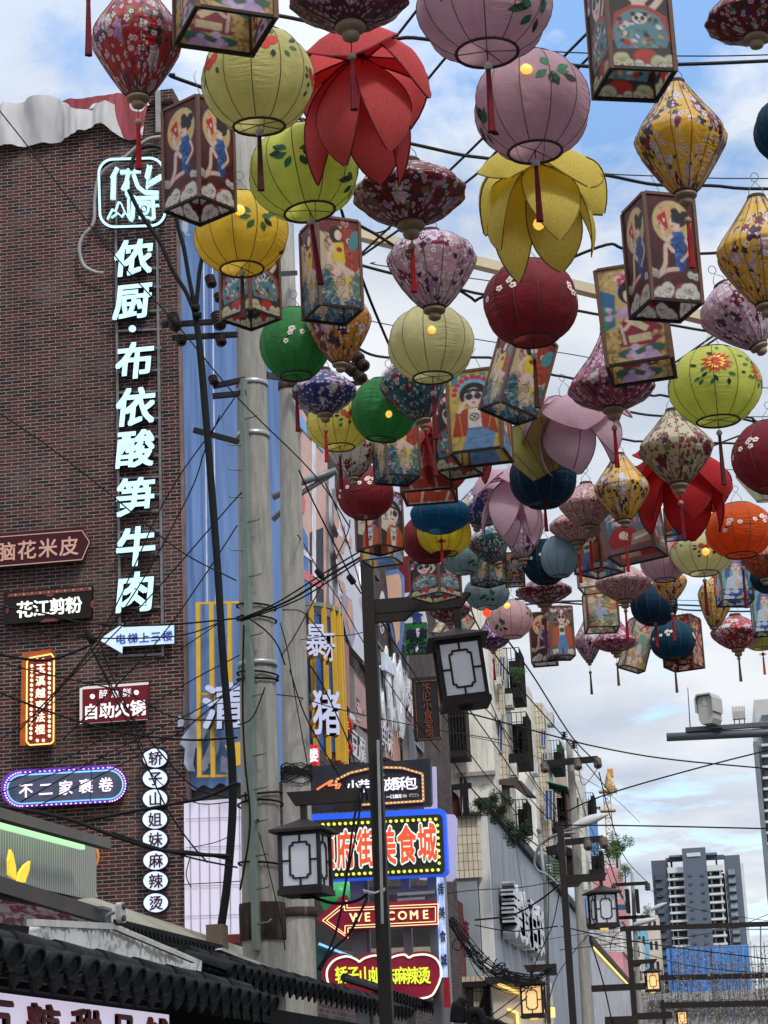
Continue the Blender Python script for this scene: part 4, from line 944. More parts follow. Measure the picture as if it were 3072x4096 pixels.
# ------------------------------------------------------------------ apartment blocks above the podium
def tile_mat(name, rgb, axis, bw=.42, rh=.30, grout=(70, 60, 50), st=.7):
    k = NT(name); q = k.xyz(k.obj()); v = k.comb(q[0] if axis == 'x' else q[1], q[2])
    b = k.n('ShaderNodeTexBrick'); k.put(b.inputs['Vector'], v); b.offset = 0.0
    for nm, val in (('Scale', 1.0), ('Mortar Size', .014), ('Mortar Smooth', .2), ('Brick Width', bw), ('Row Height', rh)): b.inputs[nm].default_value = val
    c = lin(rgb); b.inputs['Color1'].default_value = (*[p*.88 for p in c], 1); b.inputs['Color2'].default_value = (*[min(1, p*1.06) for p in c], 1); b.inputs['Mortar'].default_value = (*lin(grout), 1)
    s_ = k.noise(k.comb(k.math('MULTIPLY', q[0], 5.0), k.math('MULTIPLY', q[1], 5.0), k.math('MULTIPLY', q[2], .3)), 1.0, 6, .7)
    col = k.mix(k.ramp(s_, [(.48, 0.0), (.74, st)]), b.outputs['Color'], lin((96, 66, 40)))
    return k.done(k.bsdf(col, .5))
PLAS = mat('plaster_cream', (224, 218, 204), .85, var=.14, vscale=.6, bump=.2, bscale=9, streak=.6, dirt=(120, 112, 100))
TILEB = tile_mat('tile_beige', (206, 196, 172), 'x', .20, .36, (104, 84, 62), .5); TILEW = tile_mat('tile_white', (210, 206, 196), 'y', .9, .5, (110, 104, 96), .25)
CAGE = mat('cage_iron', (30, 26, 25), .7, var=.4, vscale=8); BLUG = mat('glass_blue', (52, 82, 140), .25, var=.35, vscale=1.0)
SHADE_ = mat('window_dark', (44, 48, 54), .25, var=.4, vscale=1.5)
FXU = -9.5
def Yx(x, X=FXU): return P(x, 3000, X=X).y
def cage(parent, x0, x1, Y0, Y1, z0, z1, nb=8, solid=True):
    """iron window cage standing out from the wall on the street side"""
    mb = MB(); t = .035
    for i in range(nb+1):
        y = Y0+(Y1-Y0)*i/nb; mb.bar((x1, y, z0), (x1, y, z1), t)
    for z in (z0, (z0+z1)/2, z1):
        mb.bar((x0, Y0, z), (x1, Y0, z), t); mb.bar((x0, Y1, z), (x1, Y1, z), t); mb.bar((x1, Y0, z), (x1, Y1, z), t)
    for i in range(1, 4):
        x = x0+(x1-x0)*i/4; mb.bar((x, Y0, z0), (x, Y0, z1), t)
    if solid: mb.box((x0, Y0, z0-.03), (x1, Y1, z0+.5))
    mb.box((x0+.02, Y1-.08, z0), (x1-.02, Y1-.02, z1-.1)); mb.box((x1-.28, Y0+(Y1-Y0)*.45, z0+.01), (x1-.022, Y1-.09, z1))
    return mb.build('window_cage', CAGE, parent)
def flat(name, px, Y, m, parent, sub=None):
    mb = MB(); prismY(mb, px, Y, .03); w = mb.build(name, m, parent)
    if sub:
        pts = [P(x, y, Y=Y-.05) for x, y in px]; fb = MB()
        for a, b in zip(pts, pts[1:]+pts[:1]): fb.bar(a, b, .07)
        fb.bar(pts[0].lerp(pts[1], .5), pts[3].lerp(pts[2], .5), .06); fb.build('frame', sub, w)
    return w
R4 = lambda a, b, c, d: [(a, b), (c, b), (c, d), (a, d)]
WFW = mat('window_frame_pale', (170, 168, 160), .5)
# first block
Y1 = Yx(1967); Y1b = Yx(1989)
b1 = thing('apartment_block', 'cream plaster apartment block nearest to the poster shop, behind the hanging lamp', 'building', (FXU-3, Y1+3, 0))
mb = MB(); boxpx(mb, 1700, 1967, 2415, 3345, Y1, Y1b, 0, 1); mb.build('wall', [PLAS, TILEW], b1)
mb = MB(); boxpx(mb, 1640, 1745, 2425, 3340, Y1-2, Y1-.02, 0, 0); mb.build('stair_wall', [TILEB], b1)
mb = MB(); boxpx(mb, 1975, 2026, 2540, 3325, Y1b, Y1b+3.2, 0, 1); mb.build('bay', [TILEB, TILEW], b1)
mb = MB(); boxpx(mb, 1826, 1980, 3086, 3102, Y1-.35, Y1-.01); mb.build('ledge', CONC, b1)
flat('window', R4(1985, 2866, 2011, 3008), Y1b-.01, BLUG, b1, WFW); flat('window', R4(1998, 2628, 2020, 2722), Y1b-.01, BLUG, b1, WFW); flat('window', R4(2002, 3180, 2022, 3310), Y1b-.01, SHADE_, b1, WFW)
flat('window', R4(1836, 3100, 1868, 3330), Y1-.01, SHADE_, b1, WFW)
zz = lambda y, Y, x=2000: P(x, y, Y=Y).z
bx = P(2026, 2900, Y=Y1b).x
cage(b1, bx+.003, bx+.95, Y1b+.3, Y1b+3.0, zz(3055, Y1b), zz(2850, Y1b)); cage(b1, bx+.003, bx+.8, Y1b+.3, Y1b+3.0, zz(2790, Y1b), zz(2590, Y1b)); cage(b1, bx+.003, bx+.7, Y1b+.3, Y1b+3.0, zz(3320, Y1b), zz(3200, Y1b), solid=False)
x0_, x1_ = P(1762, 2900, Y=Y1-2.2).x, P(1862, 2900, Y=Y1-2.2).x
mb = MB(); mb.box((x0_, Y1-2.2, zz(3030, Y1-2, 1800)), (x1_, Y1-.3, zz(3005, Y1-2, 1800)))
for i in range(9): mb.bar((x0_+(x1_-x0_)*i/8, Y1-2.2, zz(3005, Y1-2, 1800)), (x0_+(x1_-x0_)*i/8, Y1-2.2, zz(2800, Y1-2, 1800)), .05)
for y in (2800, 2870, 2940): mb.bar((x0_, Y1-2.2, zz(y, Y1-2, 1800)), (x1_, Y1-2.2, zz(y, Y1-2, 1800)), .06)
mb.box((P(1812, 2900, Y=Y1).x, Y1-2.1, zz(3005, Y1-2, 1800)+.01), (x1_-.03, Y1-.31, zz(2826, Y1-2, 1800))); mb.build('balcony_cage', CAGE, b1)
def awning(name, pts, m, parent, t=.05):
    mb = MB(); n = Vector(pts[1])-Vector(pts[0]); d = Vector(pts[3])-Vector(pts[0]); nn = n.cross(d).normalized()*t
    vs = [Vector(p) for p in pts]+[Vector(p)+nn for p in pts]
    mb.add(vs, [(0,1,2,3), (7,6,5,4), (0,4,5,1), (1,5,6,2), (2,6,7,3), (3,7,4,0)]); return mb.build(name, m, parent)
AWB = mat('awning_brown', (78, 66, 60), .7, var=.25, vscale=3); AWG = mat('awning_green', (28, 110, 84), .6, var=.3, vscale=6); AWM = mat('sheet_maroon', (84, 36, 34), .7, var=.3, vscale=3); AWO = mat('awning_olive', (84, 104, 84), .7, var=.3)
zt = zz(3128, Y1b)
mb = MB(); prismY(mb, [(1994, 3143), (2004, 3128), (2050, 3122), (2092, 3134), (2148, 3196), (2108, 3190), (2060, 3152), (2000, 3150)], Y1b-.05, .9); mb.build('awning', AWB, b1)
k = NT('awning_stripe'); q = k.xyz(k.obj()); AWS = k.done(k.bsdf(k.mix(k.math('GREATER_THAN', k.math('SINE', k.math('MULTIPLY', q[0], 26.0)), 0.0), lin((196, 186, 170)), lin((96, 80, 66))), .7))
a0, a1 = P(1686, 2690, Y=Y1-2).x, P(1752, 2690, Y=Y1-2).x
awning('awning', [(a0, Y1-2.02, zz(2686, Y1-2, 1720)), (a0, Y1-2.5, zz(2712, Y1-2, 1720)), (a1, Y1-2.5, zz(2712, Y1-2, 1720)), (a1, Y1-2.02, zz(2686, Y1-2, 1720))], AWS, b1)
ACW = mat('air_unit_white', (196, 194, 186), .5, var=.15, streak=.4); FAN = mat('air_unit_fan', (60, 60, 62), .6)
def aircon(par, x, y, z, s=1.0):
    mb = MB(); mb.box((x, y, z), (x+.32*s, y+.85*s, z+.6*s)); a = mb.build('air_conditioner', ACW, par); mb = MB(); c = Vector((x+.325*s, y+.36*s, z+.3*s)); mb.lathe([(.0, .01), (.2*s, .012), (.25*s, .005), (.27*s, -.02)], 14, 0, c, (EY, EZ, EX)); mb.build('fan', FAN, a)
    mb = MB(); c = Vector((x+.14*s, y-.004, z+.05*s)); mb.box((x+.03, y-.02, z+.05), (x+.29*s, y-.003, z+.09)); mb.build('bracket', CAGE, par)
for yp in (2830, 3110): aircon(b1, bx+.01, Y1b+.05, zz(yp, Y1b), 1.1)
for yp in (2760, 2900, 3180): aircon(b1, P(1990, yp, Y=Y1b-.5).x, Y1b-.95, zz(yp, Y1b), .8)
# second block
Y3 = Yx(2135); Y3b = Yx(2150)
b3 = thing('apartment_block', 'cream apartment block with green and maroon awnings just left of the leaning concrete pole', 'building', (FXU-3, Y3+3, 0))
mb = MB(); boxpx(mb, 2040, 2135, 2748, 3420, Y3, Y3b, 0, 1); mb.build('wall', [PLAS, TILEW], b3)
mb = MB(); boxpx(mb, 2145, 2192, 2810, 3420, Y3b, Y3b+4.5, 0, 1); mb.build('bay', [TILEB, TILEW], b3)
mb = MB(); boxpx(mb, 2056, 2094, 2700, 2750, Y3-.6, Y3-.02, 0, 0); mb.build('roof_tank', [TILEW], b3)
flat('window', R4(2163, 2920, 2184, 2985), Y3b-.01, BLUG, b3, WFW); flat('window', R4(2169, 3012, 2190, 3040), Y3b-.01, BLUG, b3, WFW); flat('window', R4(2180, 3160, 2210, 3280), Y3b-.6, BLUG, b3, WFW)
bx3 = P(2192, 3000, Y=Y3b).x
cage(b3, bx3+.003, bx3+.8, Y3b+.3, Y3b+4.2, zz(3320, Y3b, 2180), zz(3150, Y3b, 2180), 10); cage(b3, bx3+.003, bx3+.7, Y3b+.3, Y3b+4.2, zz(3070, Y3b, 2180), zz(2960, Y3b, 2180), 10); aircon(b3, bx3+.01, Y3b+.1, zz(2900, Y3b, 2180), 1.3); aircon(b3, P(2140, 3100, Y=Y3).x-.1, Y3-1.0, zz(3110, Y3, 2140), 1.2)
zt = zz(3128, Y3b, 2200)
awning('awning', [(bx3-.2, Y3b-.1, zt), (bx3+1.0, Y3b+.2, zt-.35), (bx3+1.0, Y3b+6, zt-.55), (bx3-.2, Y3b+6, zt+.2)], AWG, b3)
mb = MB(); mb.box((bx3+.81, Y3b+1.2, zz(3330, Y3b, 2200)), (bx3+.86, Y3b+4.2, zz(3165, Y3b, 2200))); mb.build('side_sheet', AWM, b3)
# third and fourth blocks
Y4 = Yx(2274)
b4 = thing('apartment_block', 'weathered apartment block partly behind the leaning concrete pole', 'building', (FXU-3, Y4+3, 0))
mb = MB(); boxpx(mb, 2190, 2276, 3020, 3500, Y4, Y4+2.5, 0, 1); mb.build('wall', [mat('plaster_stained', (188, 172, 156), .85, var=.25, vscale=.8, streak=.6), TILEW], b4)
mb = MB(); boxpx(mb, 2285, 2334, 3076, 3560, Y4+2.5, Y4+10, 1, 1); mb.build('bay', [PLAS, TILEW], b4)
flat('window', R4(2292, 3190, 2316, 3300), Y4+2.48, SHADE_, b4, WFW); flat('window', R4(2300, 3390, 2324, 3500), Y4+2.48, SHADE_, b4, WFW)
bx4 = P(2334, 3200, Y=Y4+2.5).x
cage(b4, bx4+.003, bx4+1.0, Y4+3, Y4+7, zz(3490, Y4, 2330), zz(3380, Y4, 2330), 10); cage(b4, bx4+.003, bx4+.7, Y4+3, Y4+7, zz(3250, Y4, 2330), zz(3150, Y4, 2330), 10, False)
Y5 = Yx(2466)
b5 = thing('pink_building', 'pink and white brick building further down the street with a tree on its roof', 'building', (FXU-3, Y5+3, 0))
WB = brick_mat('brick_white', cols=[(0, (206, 200, 194)), (1, (222, 216, 210))], mort=(120, 116, 116), bw=1.1, rh=.42, ms=.04)
PK = mat('paint_pink', (196, 134, 138), .8, var=.15, vscale=1.2, streak=.3, dirt=(150, 110, 110))
def bandbox(xl, xr, yt, yb, Y0, Y1, m, nm, par, msd=None):
    mb = MB(); boxpx(mb, xl, xr, yt, yb, Y0, Y1, 0, 1); mb.build(nm, [m, msd or m], par)
bandbox(2388, 2466, 3400, 3472, Y5, Y5+12, WB, 'parapet', b5); bandbox(2350, 2474, 3472.5, 3560, Y5-.5, Y5+12, PK, 'wall', b5); bandbox(2392, 2472, 3560.5, 3600, Y5-.3, Y5+12, WB, 'wall', b5); bandbox(2350, 2490, 3600.5, 3690, Y5-.6, Y5+14, PK, 'wall', b5); bandbox(2360, 2492, 3690.5, 3810, Y5-.4, Y5+14, WB, 'wall', b5); bandbox(2360, 2500, 3810.5, 4096, Y5-.5, Y5+14, PK, 'wall', b5)
flat('window', R4(2470, 3440, 2484, 3530), Y5+12, SHADE_, b5); flat('awning', R4(2466, 3618, 2506, 3640), Y5-2, mat('awning_blue', (46, 80, 116), .6), b5)
for i, (xl, xr, yt, Y, c) in enumerate(((2488, 2520, 3520, Y5+20, (190, 182, 176)), (2560, 2600, 3720, Y5+70, (120, 176, 196)), (2520, 2580, 3760, Y5+40, (200, 196, 190)), (2600, 2650, 3660, Y5+90, (206, 190, 170)))):
    b = thing('street_building', ['narrow grey building next to the pink one', 'pale blue building low at the end of the street', 'white building behind the tangled wires at the street end', 'beige building beside the dark tower foot'][i], 'building', (P(xl, 3800, Y=Y).x, Y+4, 0))
    mb = MB(); x0, x1, z0, z1 = boxpx(mb, xl, xr, yt, 4150, Y, Y+10); mb.build('wall', mat('far_wall_%d' % i, c, .8, var=.15, vscale=.4, streak=.5), b)
    mb = MB()
    for r in range(5):
        for cc in range(2):
            xa = x0+(x1-x0)*(.18+.42*cc); mb.box((xa, Y-.06, z1-2.2-3.2*r), (xa+(x1-x0)*.22, Y-.01, z1-.9-3.2*r))
    mb.build('window', SHADE_, b)
# ------------------------------------------------------------------ grey podium with metal cladding
k = NT('metal_cladding'); q = k.xyz(k.obj()); rib = k.math('FRACT', k.math('MULTIPLY', q[1], 1.0/.62)); g = k.ramp(rib, [(0, 0.0), (.035, 0.0), (.06, 1.0), (.97, 1.0), (1, 0.0)])
cc = k.mix(g, lin((46, 46, 50)), k.ramp(k.noise(k.comb(k.math('MULTIPLY', q[1], .8), k.math('MULTIPLY', q[2], .12)), 1.2, 5, .6), [(.3, lin((104, 108, 116))), (.7, lin((150, 154, 162)))]))
CLAD = k.done(k.bsdf(cc, .5, .25, k.bump(g, .5, .02)))
CAPD = mat('cap_dark', (52, 50, 50), .7, var=.3, vscale=4)
PY0 = P(1967, 3600, X=FX).y; pz = P(1972, 3268, X=FX).z; PY1 = P(2352, 3690, X=FX).y
pd = thing('podium_building', 'grey ribbed metal clad shop podium below the apartments', 'building', (FX-3, PY0+10, 0))
MB().box((FX-8, PY0, 0), (FX, PY1, pz)).build('wall', CLAD, pd)
xp0 = P(1918, 3600, Y=PY0-.4).x
MB().box((xp0, PY0-.4, 0), (FX+.02, PY0-.005, pz-.05)).build('pier', mat('pier_white', (206, 204, 200), .7, var=.06, streak=.2), pd)
mb = MB(); mb.box((FX-.3, PY0-.5, pz+.003), (FX+.25, PY1, pz+.45)); mb.build('roof_edge', CAPD, pd)
PY2 = P(2510, 3900, X=FX).y
mb = MB(); mb.box((FX-8, PY1+.01, 0), (FX-.05, PY2+60, pz*.93)); mb.build('wall', mat('cladding_pale', (170, 170, 172), .5, var=.3, vscale=.7, streak=.4, dirt=(120, 120, 126)), pd)
mb = MB(); mb.box((FX-.3, PY1+.01, pz*.93+.003), (FX+.22, PY2+60, pz*.93+.4)); mb.build('roof_edge', CAPD, pd)
GLOWY = glow('strip_warm', (255, 214, 120), 1.0)
mb = MB(); mb.box((FX+.005, PY1+4, pz*.93-.28), (FX+.08, PY2+40, pz*.93-.12)); mb.build('light_strip', GLOWY, pd)
# raised shop letters on a dark tray, seen almost edge-on
mb = MB(); prismX(mb, [(2022, 3575), (2048, 3575), (2175, 3712), (2180, 3790), (2022, 3690)], FX+.01, .10); mb.build('sign_tray', mat('tray_grey', (84, 86, 92), .5), pd)
ya, yb = P(2045, 3600, X=FX+.6).y, P(2176, 3720, X=FX+.6).y
LETS = mat('letters_steel', (186, 188, 192), .35, .3, var=.3, vscale=2)
zA = P(2045, 3640, X=FX+.6).z
mb = MB()
for i, ch in enumerate('美食百货'): mb.text(ch, (FX+.12, ya+(yb-ya)*(i+.5)/4, zA+.1), EY, EZ, EX, (yb-ya)/4*.62, .55, .03, 0, sx=1.5)
mb.build('letter', LETS, pd)
# lower shop fronts on the podium: tiled flank, grey glass board, lit openings
tb = thing('tiled_building', 'small beige tiled building corner behind the food court sign', 'building', (P(1870, 3400, Y=PY0-1).x, PY0-1, 0))
mb = MB(); boxpx(mb, 1790, 1919, 3262, 3512, PY0-.9, PY0-.45, 0); mb.build('wall', TILEB, tb)
mb = MB(); boxpx(mb, 1790, 1919, 3250, 3261, PY0-1.2, PY0-.45, 0); mb.build('ledge', CAPD, tb)
mb = MB(); boxpx(mb, 1760, 1919, 3513, 3960, PY0-.8, PY0-.45, 0); mb.build('poster_glass', mat('board_grey_glass', (138, 146, 150), .25, var=.2, vscale=.5), tb)
mb = MB(); boxpx(mb, 1700, 1836, 3600, 4000, PY0-3, PY0-.82, 0); mb.build('side_kiosk', mat('kiosk_maroon', (92, 40, 42), .7, var=.2), tb)
mb = MB()
for i in range(5): mb.text('美味小吃店'[i], P(1832+8*i, 3690+8*i, Y=PY0-.85), EX, EZ, -EY, .9, .01, .02, 0, sx=.35)
mb.build('lettering', mat('print_maroon', (110, 50, 60), .7), tb)
mb = MB(); boxpx(mb, 1836, 1965, 3905, 4096, PY0-2.5, PY0-.9, 0); mb.build('tile_flank', TILEB, tb)
mb = MB(); boxpx(mb, 1836, 1975, 3925, 3948, PY0-2.9, PY0-2.51, 0)
for x in (1878, 1945): mb.bar(P(x, 3945, Y=PY0-2.7), P(x+8, 4096, Y=PY0-2.7), .25)
mb.bar(P(1950, 3950, Y=PY0-2.75), P(1900, 4096, Y=PY0-2.75), .14); mb.build('iron_bracket', CAGE, tb)
lf = thing('lit_shopfront', 'cream shop front with warm light strips under the podium', 'shop front', (P(2040, 4000, Y=PY0-4).x, PY0-4, 0))
SHOPW = mat('shop_cream', (196, 182, 164), .7, var=.1)
mb = MB(); boxpx(mb, 1975, 2200, 3930, 4200, PY0-4, PY0-2, 0); mb.build('wall', SHOPW, lf)
mb = MB(); boxpx(mb, 1940, 2100, 3905, 3930, PY0-4.5, PY0-2, 0); mb.build('canopy', CAPD, lf)
mb = MB(); mb.bar(P(1992, 3934, Y=PY0-4.1), P(2090, 3980, Y=PY0-4.1), .12); mb.bar(P(2030, 4036, Y=PY0-4.1), P(2068, 4050, Y=PY0-4.1), .1); mb.bar(P(2068, 4050, Y=PY0-4.1), P(2075, 4140, Y=PY0-4.1), .1); mb.bar(P(2203, 4030, Y=PY0-4.1), P(2205, 4070, Y=PY0-4.1), .3); mb.build('light_strip', GLOWY, lf)
# ------------------------------------------------------------------ far towers, hoarding and crane
def tower(name, label, xl, xr, yt, Y, wallc, rows, pitch, wins, len_=40, side=None, sidew=True):
    t = thing(name, label, 'tower block', (P((xl+xr)/2, 3800, Y=Y).x, Y, 0))
    mb = MB(); x0, x1, z0, z1 = boxpx(mb, xl, xr, yt, 4500, Y, Y+len_, 0, 1); mb.build('wall', [wallc, side or wallc], t); return t, x0, x1, z1
GT = mat('tower_grey', (96, 104, 116), .8, var=.06, vscale=.03); GTD = mat('tower_dark', (84, 90, 102), .8, var=.06, vscale=.03); TW = mat('tower_white', (206, 208, 208), .7, var=.08, vscale=.1)
TY = 700
tw = thing('tower_block', 'dark grey high-rise with two white balcony columns at the end of the street', 'tower block', (P(2780, 3800, Y=TY).x, TY, 0))
m = lambda x, y, Y=TY: P(x, y, Y=Y)
TX = lambda z: 1972+z*.663; TYY = lambda z: 2996+z*.663
def tb_(xl, xr, yt, yb, Y0, Y1, mm, nm, ms=None):
    mb = MB(); boxpx(mb, TX(xl), TX(xr), TYY(yt), TYY(yb), Y0, Y1, 0, 1, TYY(yt+30) if yb > 2000 else None); return mb.build(nm, [mm, ms or mm], tw)
tb_(955, 1052, 672, 2300, TY, TY+30, GTD, 'wall'); tb_(1140, 1283, 596, 2300, TY-4, TY+34, GT, 'core', TW); tb_(1395, 1490, 640, 2300, TY+2, TY+30, GT, 'wall', TW); tb_(1056, 1400, 760, 2300, TY+6, TY+32, GTD, 'wall'); tb_(1480, 1512, 690, 2300, TY+4, TY+34, TW, 'side_wall')
tb_(1040, 1145, 655, 676, TY+1, TY+4, GTD, 'roof_beam'); tb_(1283, 1395, 640, 664, TY+1, TY+4, GTD, 'roof_beam'); tb_(1060, 1142, 640, 650, TY-2, TY+2, mat('tower_canopy', (120, 124, 128), .8), 'roof_canopy'); tb_(1282, 1352, 624, 636, TY-2, TY+2, MC['tower_canopy'], 'roof_canopy')
tb_(1072, 1084, 676, 760, TY+3, TY+6, GTD, 'roof_post'); tb_(1345, 1356, 664, 760, TY+3, TY+6, GTD, 'roof_post')
WINF = mat('tower_glass', (84, 94, 102), .2, var=.5, vscale=.08); WINP = mat('tower_glass_pale', (140, 150, 156), .3, var=.3, vscale=.1)
tb_(1168, 1252, 626, 648, TY-4.3, TY-4.02, mat('tower_opening', (200, 206, 210), .5), 'opening')
mbw, mbg, mbr = MB(), MB(), MB()
for col, (xa, xb, y0) in enumerate(((1056, 1170, 712), (1280, 1388, 700))):
    mbh = MB(); boxpx(mbh, TX(xa-4), TX(xb), TYY(y0), TYY(y0+34), TY-1, TY+6); mbh.build('balcony_head', TW, tw)
    for r in range(18):
        y = y0+36+r*50.5; dx = r*3.6
        a = MB(); boxpx(a, TX(xa+dx-2), TX(xb+dx), TYY(y+30), TYY(y+43), TY-1.5, TY+6); a.build('balcony', TW, tw)
        b = MB(); boxpx(b, TX(xa+dx+2), TX(xa+dx+26), TYY(y+2), TYY(y+28), TY+5.0, TY+5.9); boxpx(b, TX(xa+dx+42), TX(xb+dx-10), TYY(y), TYY(y+29), TY+5.0, TY+5.9); b.build('window', WINF, tw)
        c = MB(); boxpx(c, TX(xa+dx+30), TX(xa+dx+42), TYY(y), TYY(y+29), TY+2, TY+5.95); boxpx(c, TX(xa+dx-3), TX(xa+dx+8), TYY(y-8), TYY(y+32), TY, TY+5.95); boxpx(c, TX(xb+dx-22), TX(xb+dx-11), TYY(y-8), TYY(y+32), TY, TY+5.95); c.build('balcony_pier', TW, tw)
for (xa, xb, st) in ((978, 1018, 754), (1418, 1460, 726)):
    for r in range(18):
        y = st+r*51; dx = r*4
        b = MB(); boxpx(b, TX(xa+dx), TX(xb+dx), TYY(y), TYY(y+30), TY-.6+(2 if xa > 1200 else 0), TY-.05+(2 if xa > 1200 else 0)); b.build('window', WINP if xa > 1200 else WINF, tw)
        s_ = MB(); boxpx(s_, TX(xa+dx-3), TX(xb+dx+3), TYY(y+30.5), TYY(y+35), TY-1.5+(2 if xa > 1200 else 0), TY-.05+(2 if xa > 1200 else 0)); s_.build('sill', GTD, tw)
b = MB()
for r in range(18):
    for xa in (1178, 1252):
        y = 752+r*51.5; boxpx(b, TX(xa+r*3.7), TX(xa+r*3.7+20), TYY(y), TYY(y+13), TY-4.4, TY-4.05)
b.build('vent_window', WINF, tw, kind='stuff')
# tower at the right edge
rt = thing('tower_block', 'pale concrete high-rise cut by the right edge of view', 'tower block', (P(3080, 3200, Y=420).x, 420, 0))
mb = MB(); boxpx(mb, 3018, 3300, 2790, 4600, 420, 450, 0, 1, 2830); mb.build('wall', [mat('tower_concrete', (190, 188, 182), .8, var=.12, vscale=.08, streak=.4), TW], rt)
for i in range(15):
    mb = MB(); y = 2855+i*44; boxpx(mb, 3046+i*2.2, 3200, y, y+26, 418.5, 419.9); mb.build('window', WINF, rt)
    mb = MB(); boxpx(mb, 3040+i*2.2, 3200, y+27, y+36, 417, 419.9); mb.build('balcony', TW, rt)
mb = MB(); boxpx(mb, 3016, 3034, 2965, 4600, 416, 419.9, 0, None, 3000); mb.build('rib', mat('tower_rib', (120, 124, 130), .8, var=.2, vscale=.2), rt)
# blue hoarding wrap at the end of the street
k = NT('hoarding_blue'); q = k.xyz(k.obj()); g = k.math('FRACT', k.math('MULTIPLY', q[0], .16)); gz = k.math('FRACT', k.math('MULTIPLY', q[2], .13))
f = k.noise(k.comb(k.math('MULTIPLY', q[0], .6), q[1], k.math('MULTIPLY', q[2], .1)), 1.2, 5, .6)
c = k.ramp(f, [(.3, lin((60, 116, 190))), (.7, lin((92, 148, 212)))]); c = k.mix(k.math('LESS_THAN', k.math('MINIMUM', g, gz), .035), c, lin((40, 70, 130)))
HOARD = k.done(k.bsdf(c, .6, 0, k.bump(f, .5, .3)))
hd = thing('construction_wrap', 'bright blue netting wrapped round a low building under construction before the dark tower', 'construction wrap', (P(2850, 3900, Y=330).x, 330, 0))
mb = MB(); boxpx(mb, 2688, 3022, 3785, 4400, 330, 345); mb.build('wrap', HOARD, hd)
mb = MB()
for i in range(13): mb.bar(P(2692+27*i, 3778, Y=329.5), P(2700+27*i, 3940, Y=329.5), .12)
mb.build('scaffold_pole', mat('scaffold', (96, 104, 120), .6), hd)
for lab, xl, xr, yt, Y in (('blue netted construction block at the foot of the yellow crane', 2338, 2402, 3240, 380),):
    h2 = thing('construction_wrap', lab, 'construction wrap', (P(xl, 3600, Y=Y).x, Y, 0)); mb = MB(); boxpx(mb, xl, xr, yt, 4300, Y, Y+20); mb.build('wrap', HOARD, h2)
    mb = MB()
    for i in range(6): mb.bar(P(xl+12*i, yt-14, Y=Y), P(xl+12*i, yt, Y=Y), .3)
    mb.bar(P(xl, yt-8, Y=Y), P(xr, yt-8, Y=Y), .3); mb.build('scaffold_pole', MC['scaffold'], h2)
# tower crane
CRY = 520; YEL = mat('crane_yellow', (200, 164, 104), .6, var=.15)
cp = P(2436, 3300, Y=CRY); cz = P(2432, 3150, Y=CRY).z
cr_ = thing('tower_crane', 'yellow lattice tower crane rising behind the apartments', 'crane', (cp.x, CRY, 0))
def lattice(mb, a, b, w, n, t=.17):
    a, b = Vector(a), Vector(b); d = (b-a).normalized(); u = EY if abs(d.z) > .5 else EZ; v = d.cross(u).normalized(); u = v.cross(d)
    cs = [(-1, -1), (1, -1), (1, 1), (-1, 1)]
    for i in range(4): mb.bar(a+(u*cs[i][0]+v*cs[i][1])*w/2, b+(u*cs[i][0]+v*cs[i][1])*w/2, t)
    for s_ in range(n):
        p, q = a.lerp(b, s_/n), a.lerp(b, (s_+1)/n)
        for i in range(4):
            c0, c1 = cs[i], cs[(i+1) % 4]; mb.bar(p+(u*c0[0]+v*c0[1])*w/2, q+(u*c1[0]+v*c1[1])*w/2, t*.8); mb.bar(p+(u*c0[0]+v*c0[1])*w/2, p+(u*c1[0]+v*c1[1])*w/2, t*.8)
mb = MB(); lattice(mb, (cp.x, CRY, 0), (cp.x, CRY, cz), 1.7, 40); mb.build('mast', YEL, cr_)
top = P(2430, 3098, Y=CRY); mb = MB(); lattice(mb, (cp.x, CRY, cz), (top.x+.3, CRY, top.z), 1.0, 6, .15); mb.build('tower_top', YEL, cr_)
mb = MB(); e = P(2460, 3165, Y=CRY-14); lattice(mb, (cp.x+.3, CRY, cz+.5), e, 1.1, 8, .16); lattice(mb, (top.x, CRY, top.z), (e.x, e.y, e.z+1), .5, 4, .13); mb.build('jib', YEL, cr_)
c2 = P(2441, 3093, Y=CRY+3); mb = MB(); mb.box((c2.x-.7, CRY+2, c2.z-1.0), (c2.x+.7, CRY+4, c2.z+1.0)); mb.bar((top.x, CRY, top.z), (c2.x, CRY+3, c2.z), .4); mb.build('counterweight', mat('crane_block', (190, 140, 70), .6), cr_)
mb = MB(); mb.box((cp.x-1.9, CRY-1.9, cz-1.2), (cp.x+1.9, CRY+1.9, cz-.8)); mb.box((cp.x-1.9, CRY-1.9, cz-6), (cp.x+1.9, CRY+1.9, cz-5.7)); mb.build('platform', YEL, cr_)
# ================================================================== signs on the brick wall
WGLOW = glow('letter_glow', (190, 236, 248), .72); WGLOW2 = glow('oval_glow', (216, 228, 252), .62, .15); EDGE = mat('letter_edge', (46, 52, 58), .5)
STEEL = mat('angle_steel', (120, 118, 118), .5, .5, var=.25, vscale=6)
SY = BY-.16
def sizepx(px, Y): return px*mpp(P(1000, 2500, Y=Y))
def chars(t, body, px0, px1, Y, hpx, m, t_=.03, bold=.03, ms=None, name='letter', mats=None, sx=1.0):
    """characters in a row between two pixel points, one lettering mesh"""
    mb = MB(); n = len(body)
    for i, ch in enumerate(body):
        f = i/(n-1) if n > 1 else .5
        mb.text(ch, P(px0[0]+(px1[0]-px0[0])*f, px0[1]+(px1[1]-px0[1])*f, Y=Y), EX, EZ, -EY, sizepx(hpx, Y), t_, bold, 0, 1 if ms else None, sx)
    return mb.build(name, mats or ([m, ms] if ms else [m]), t)
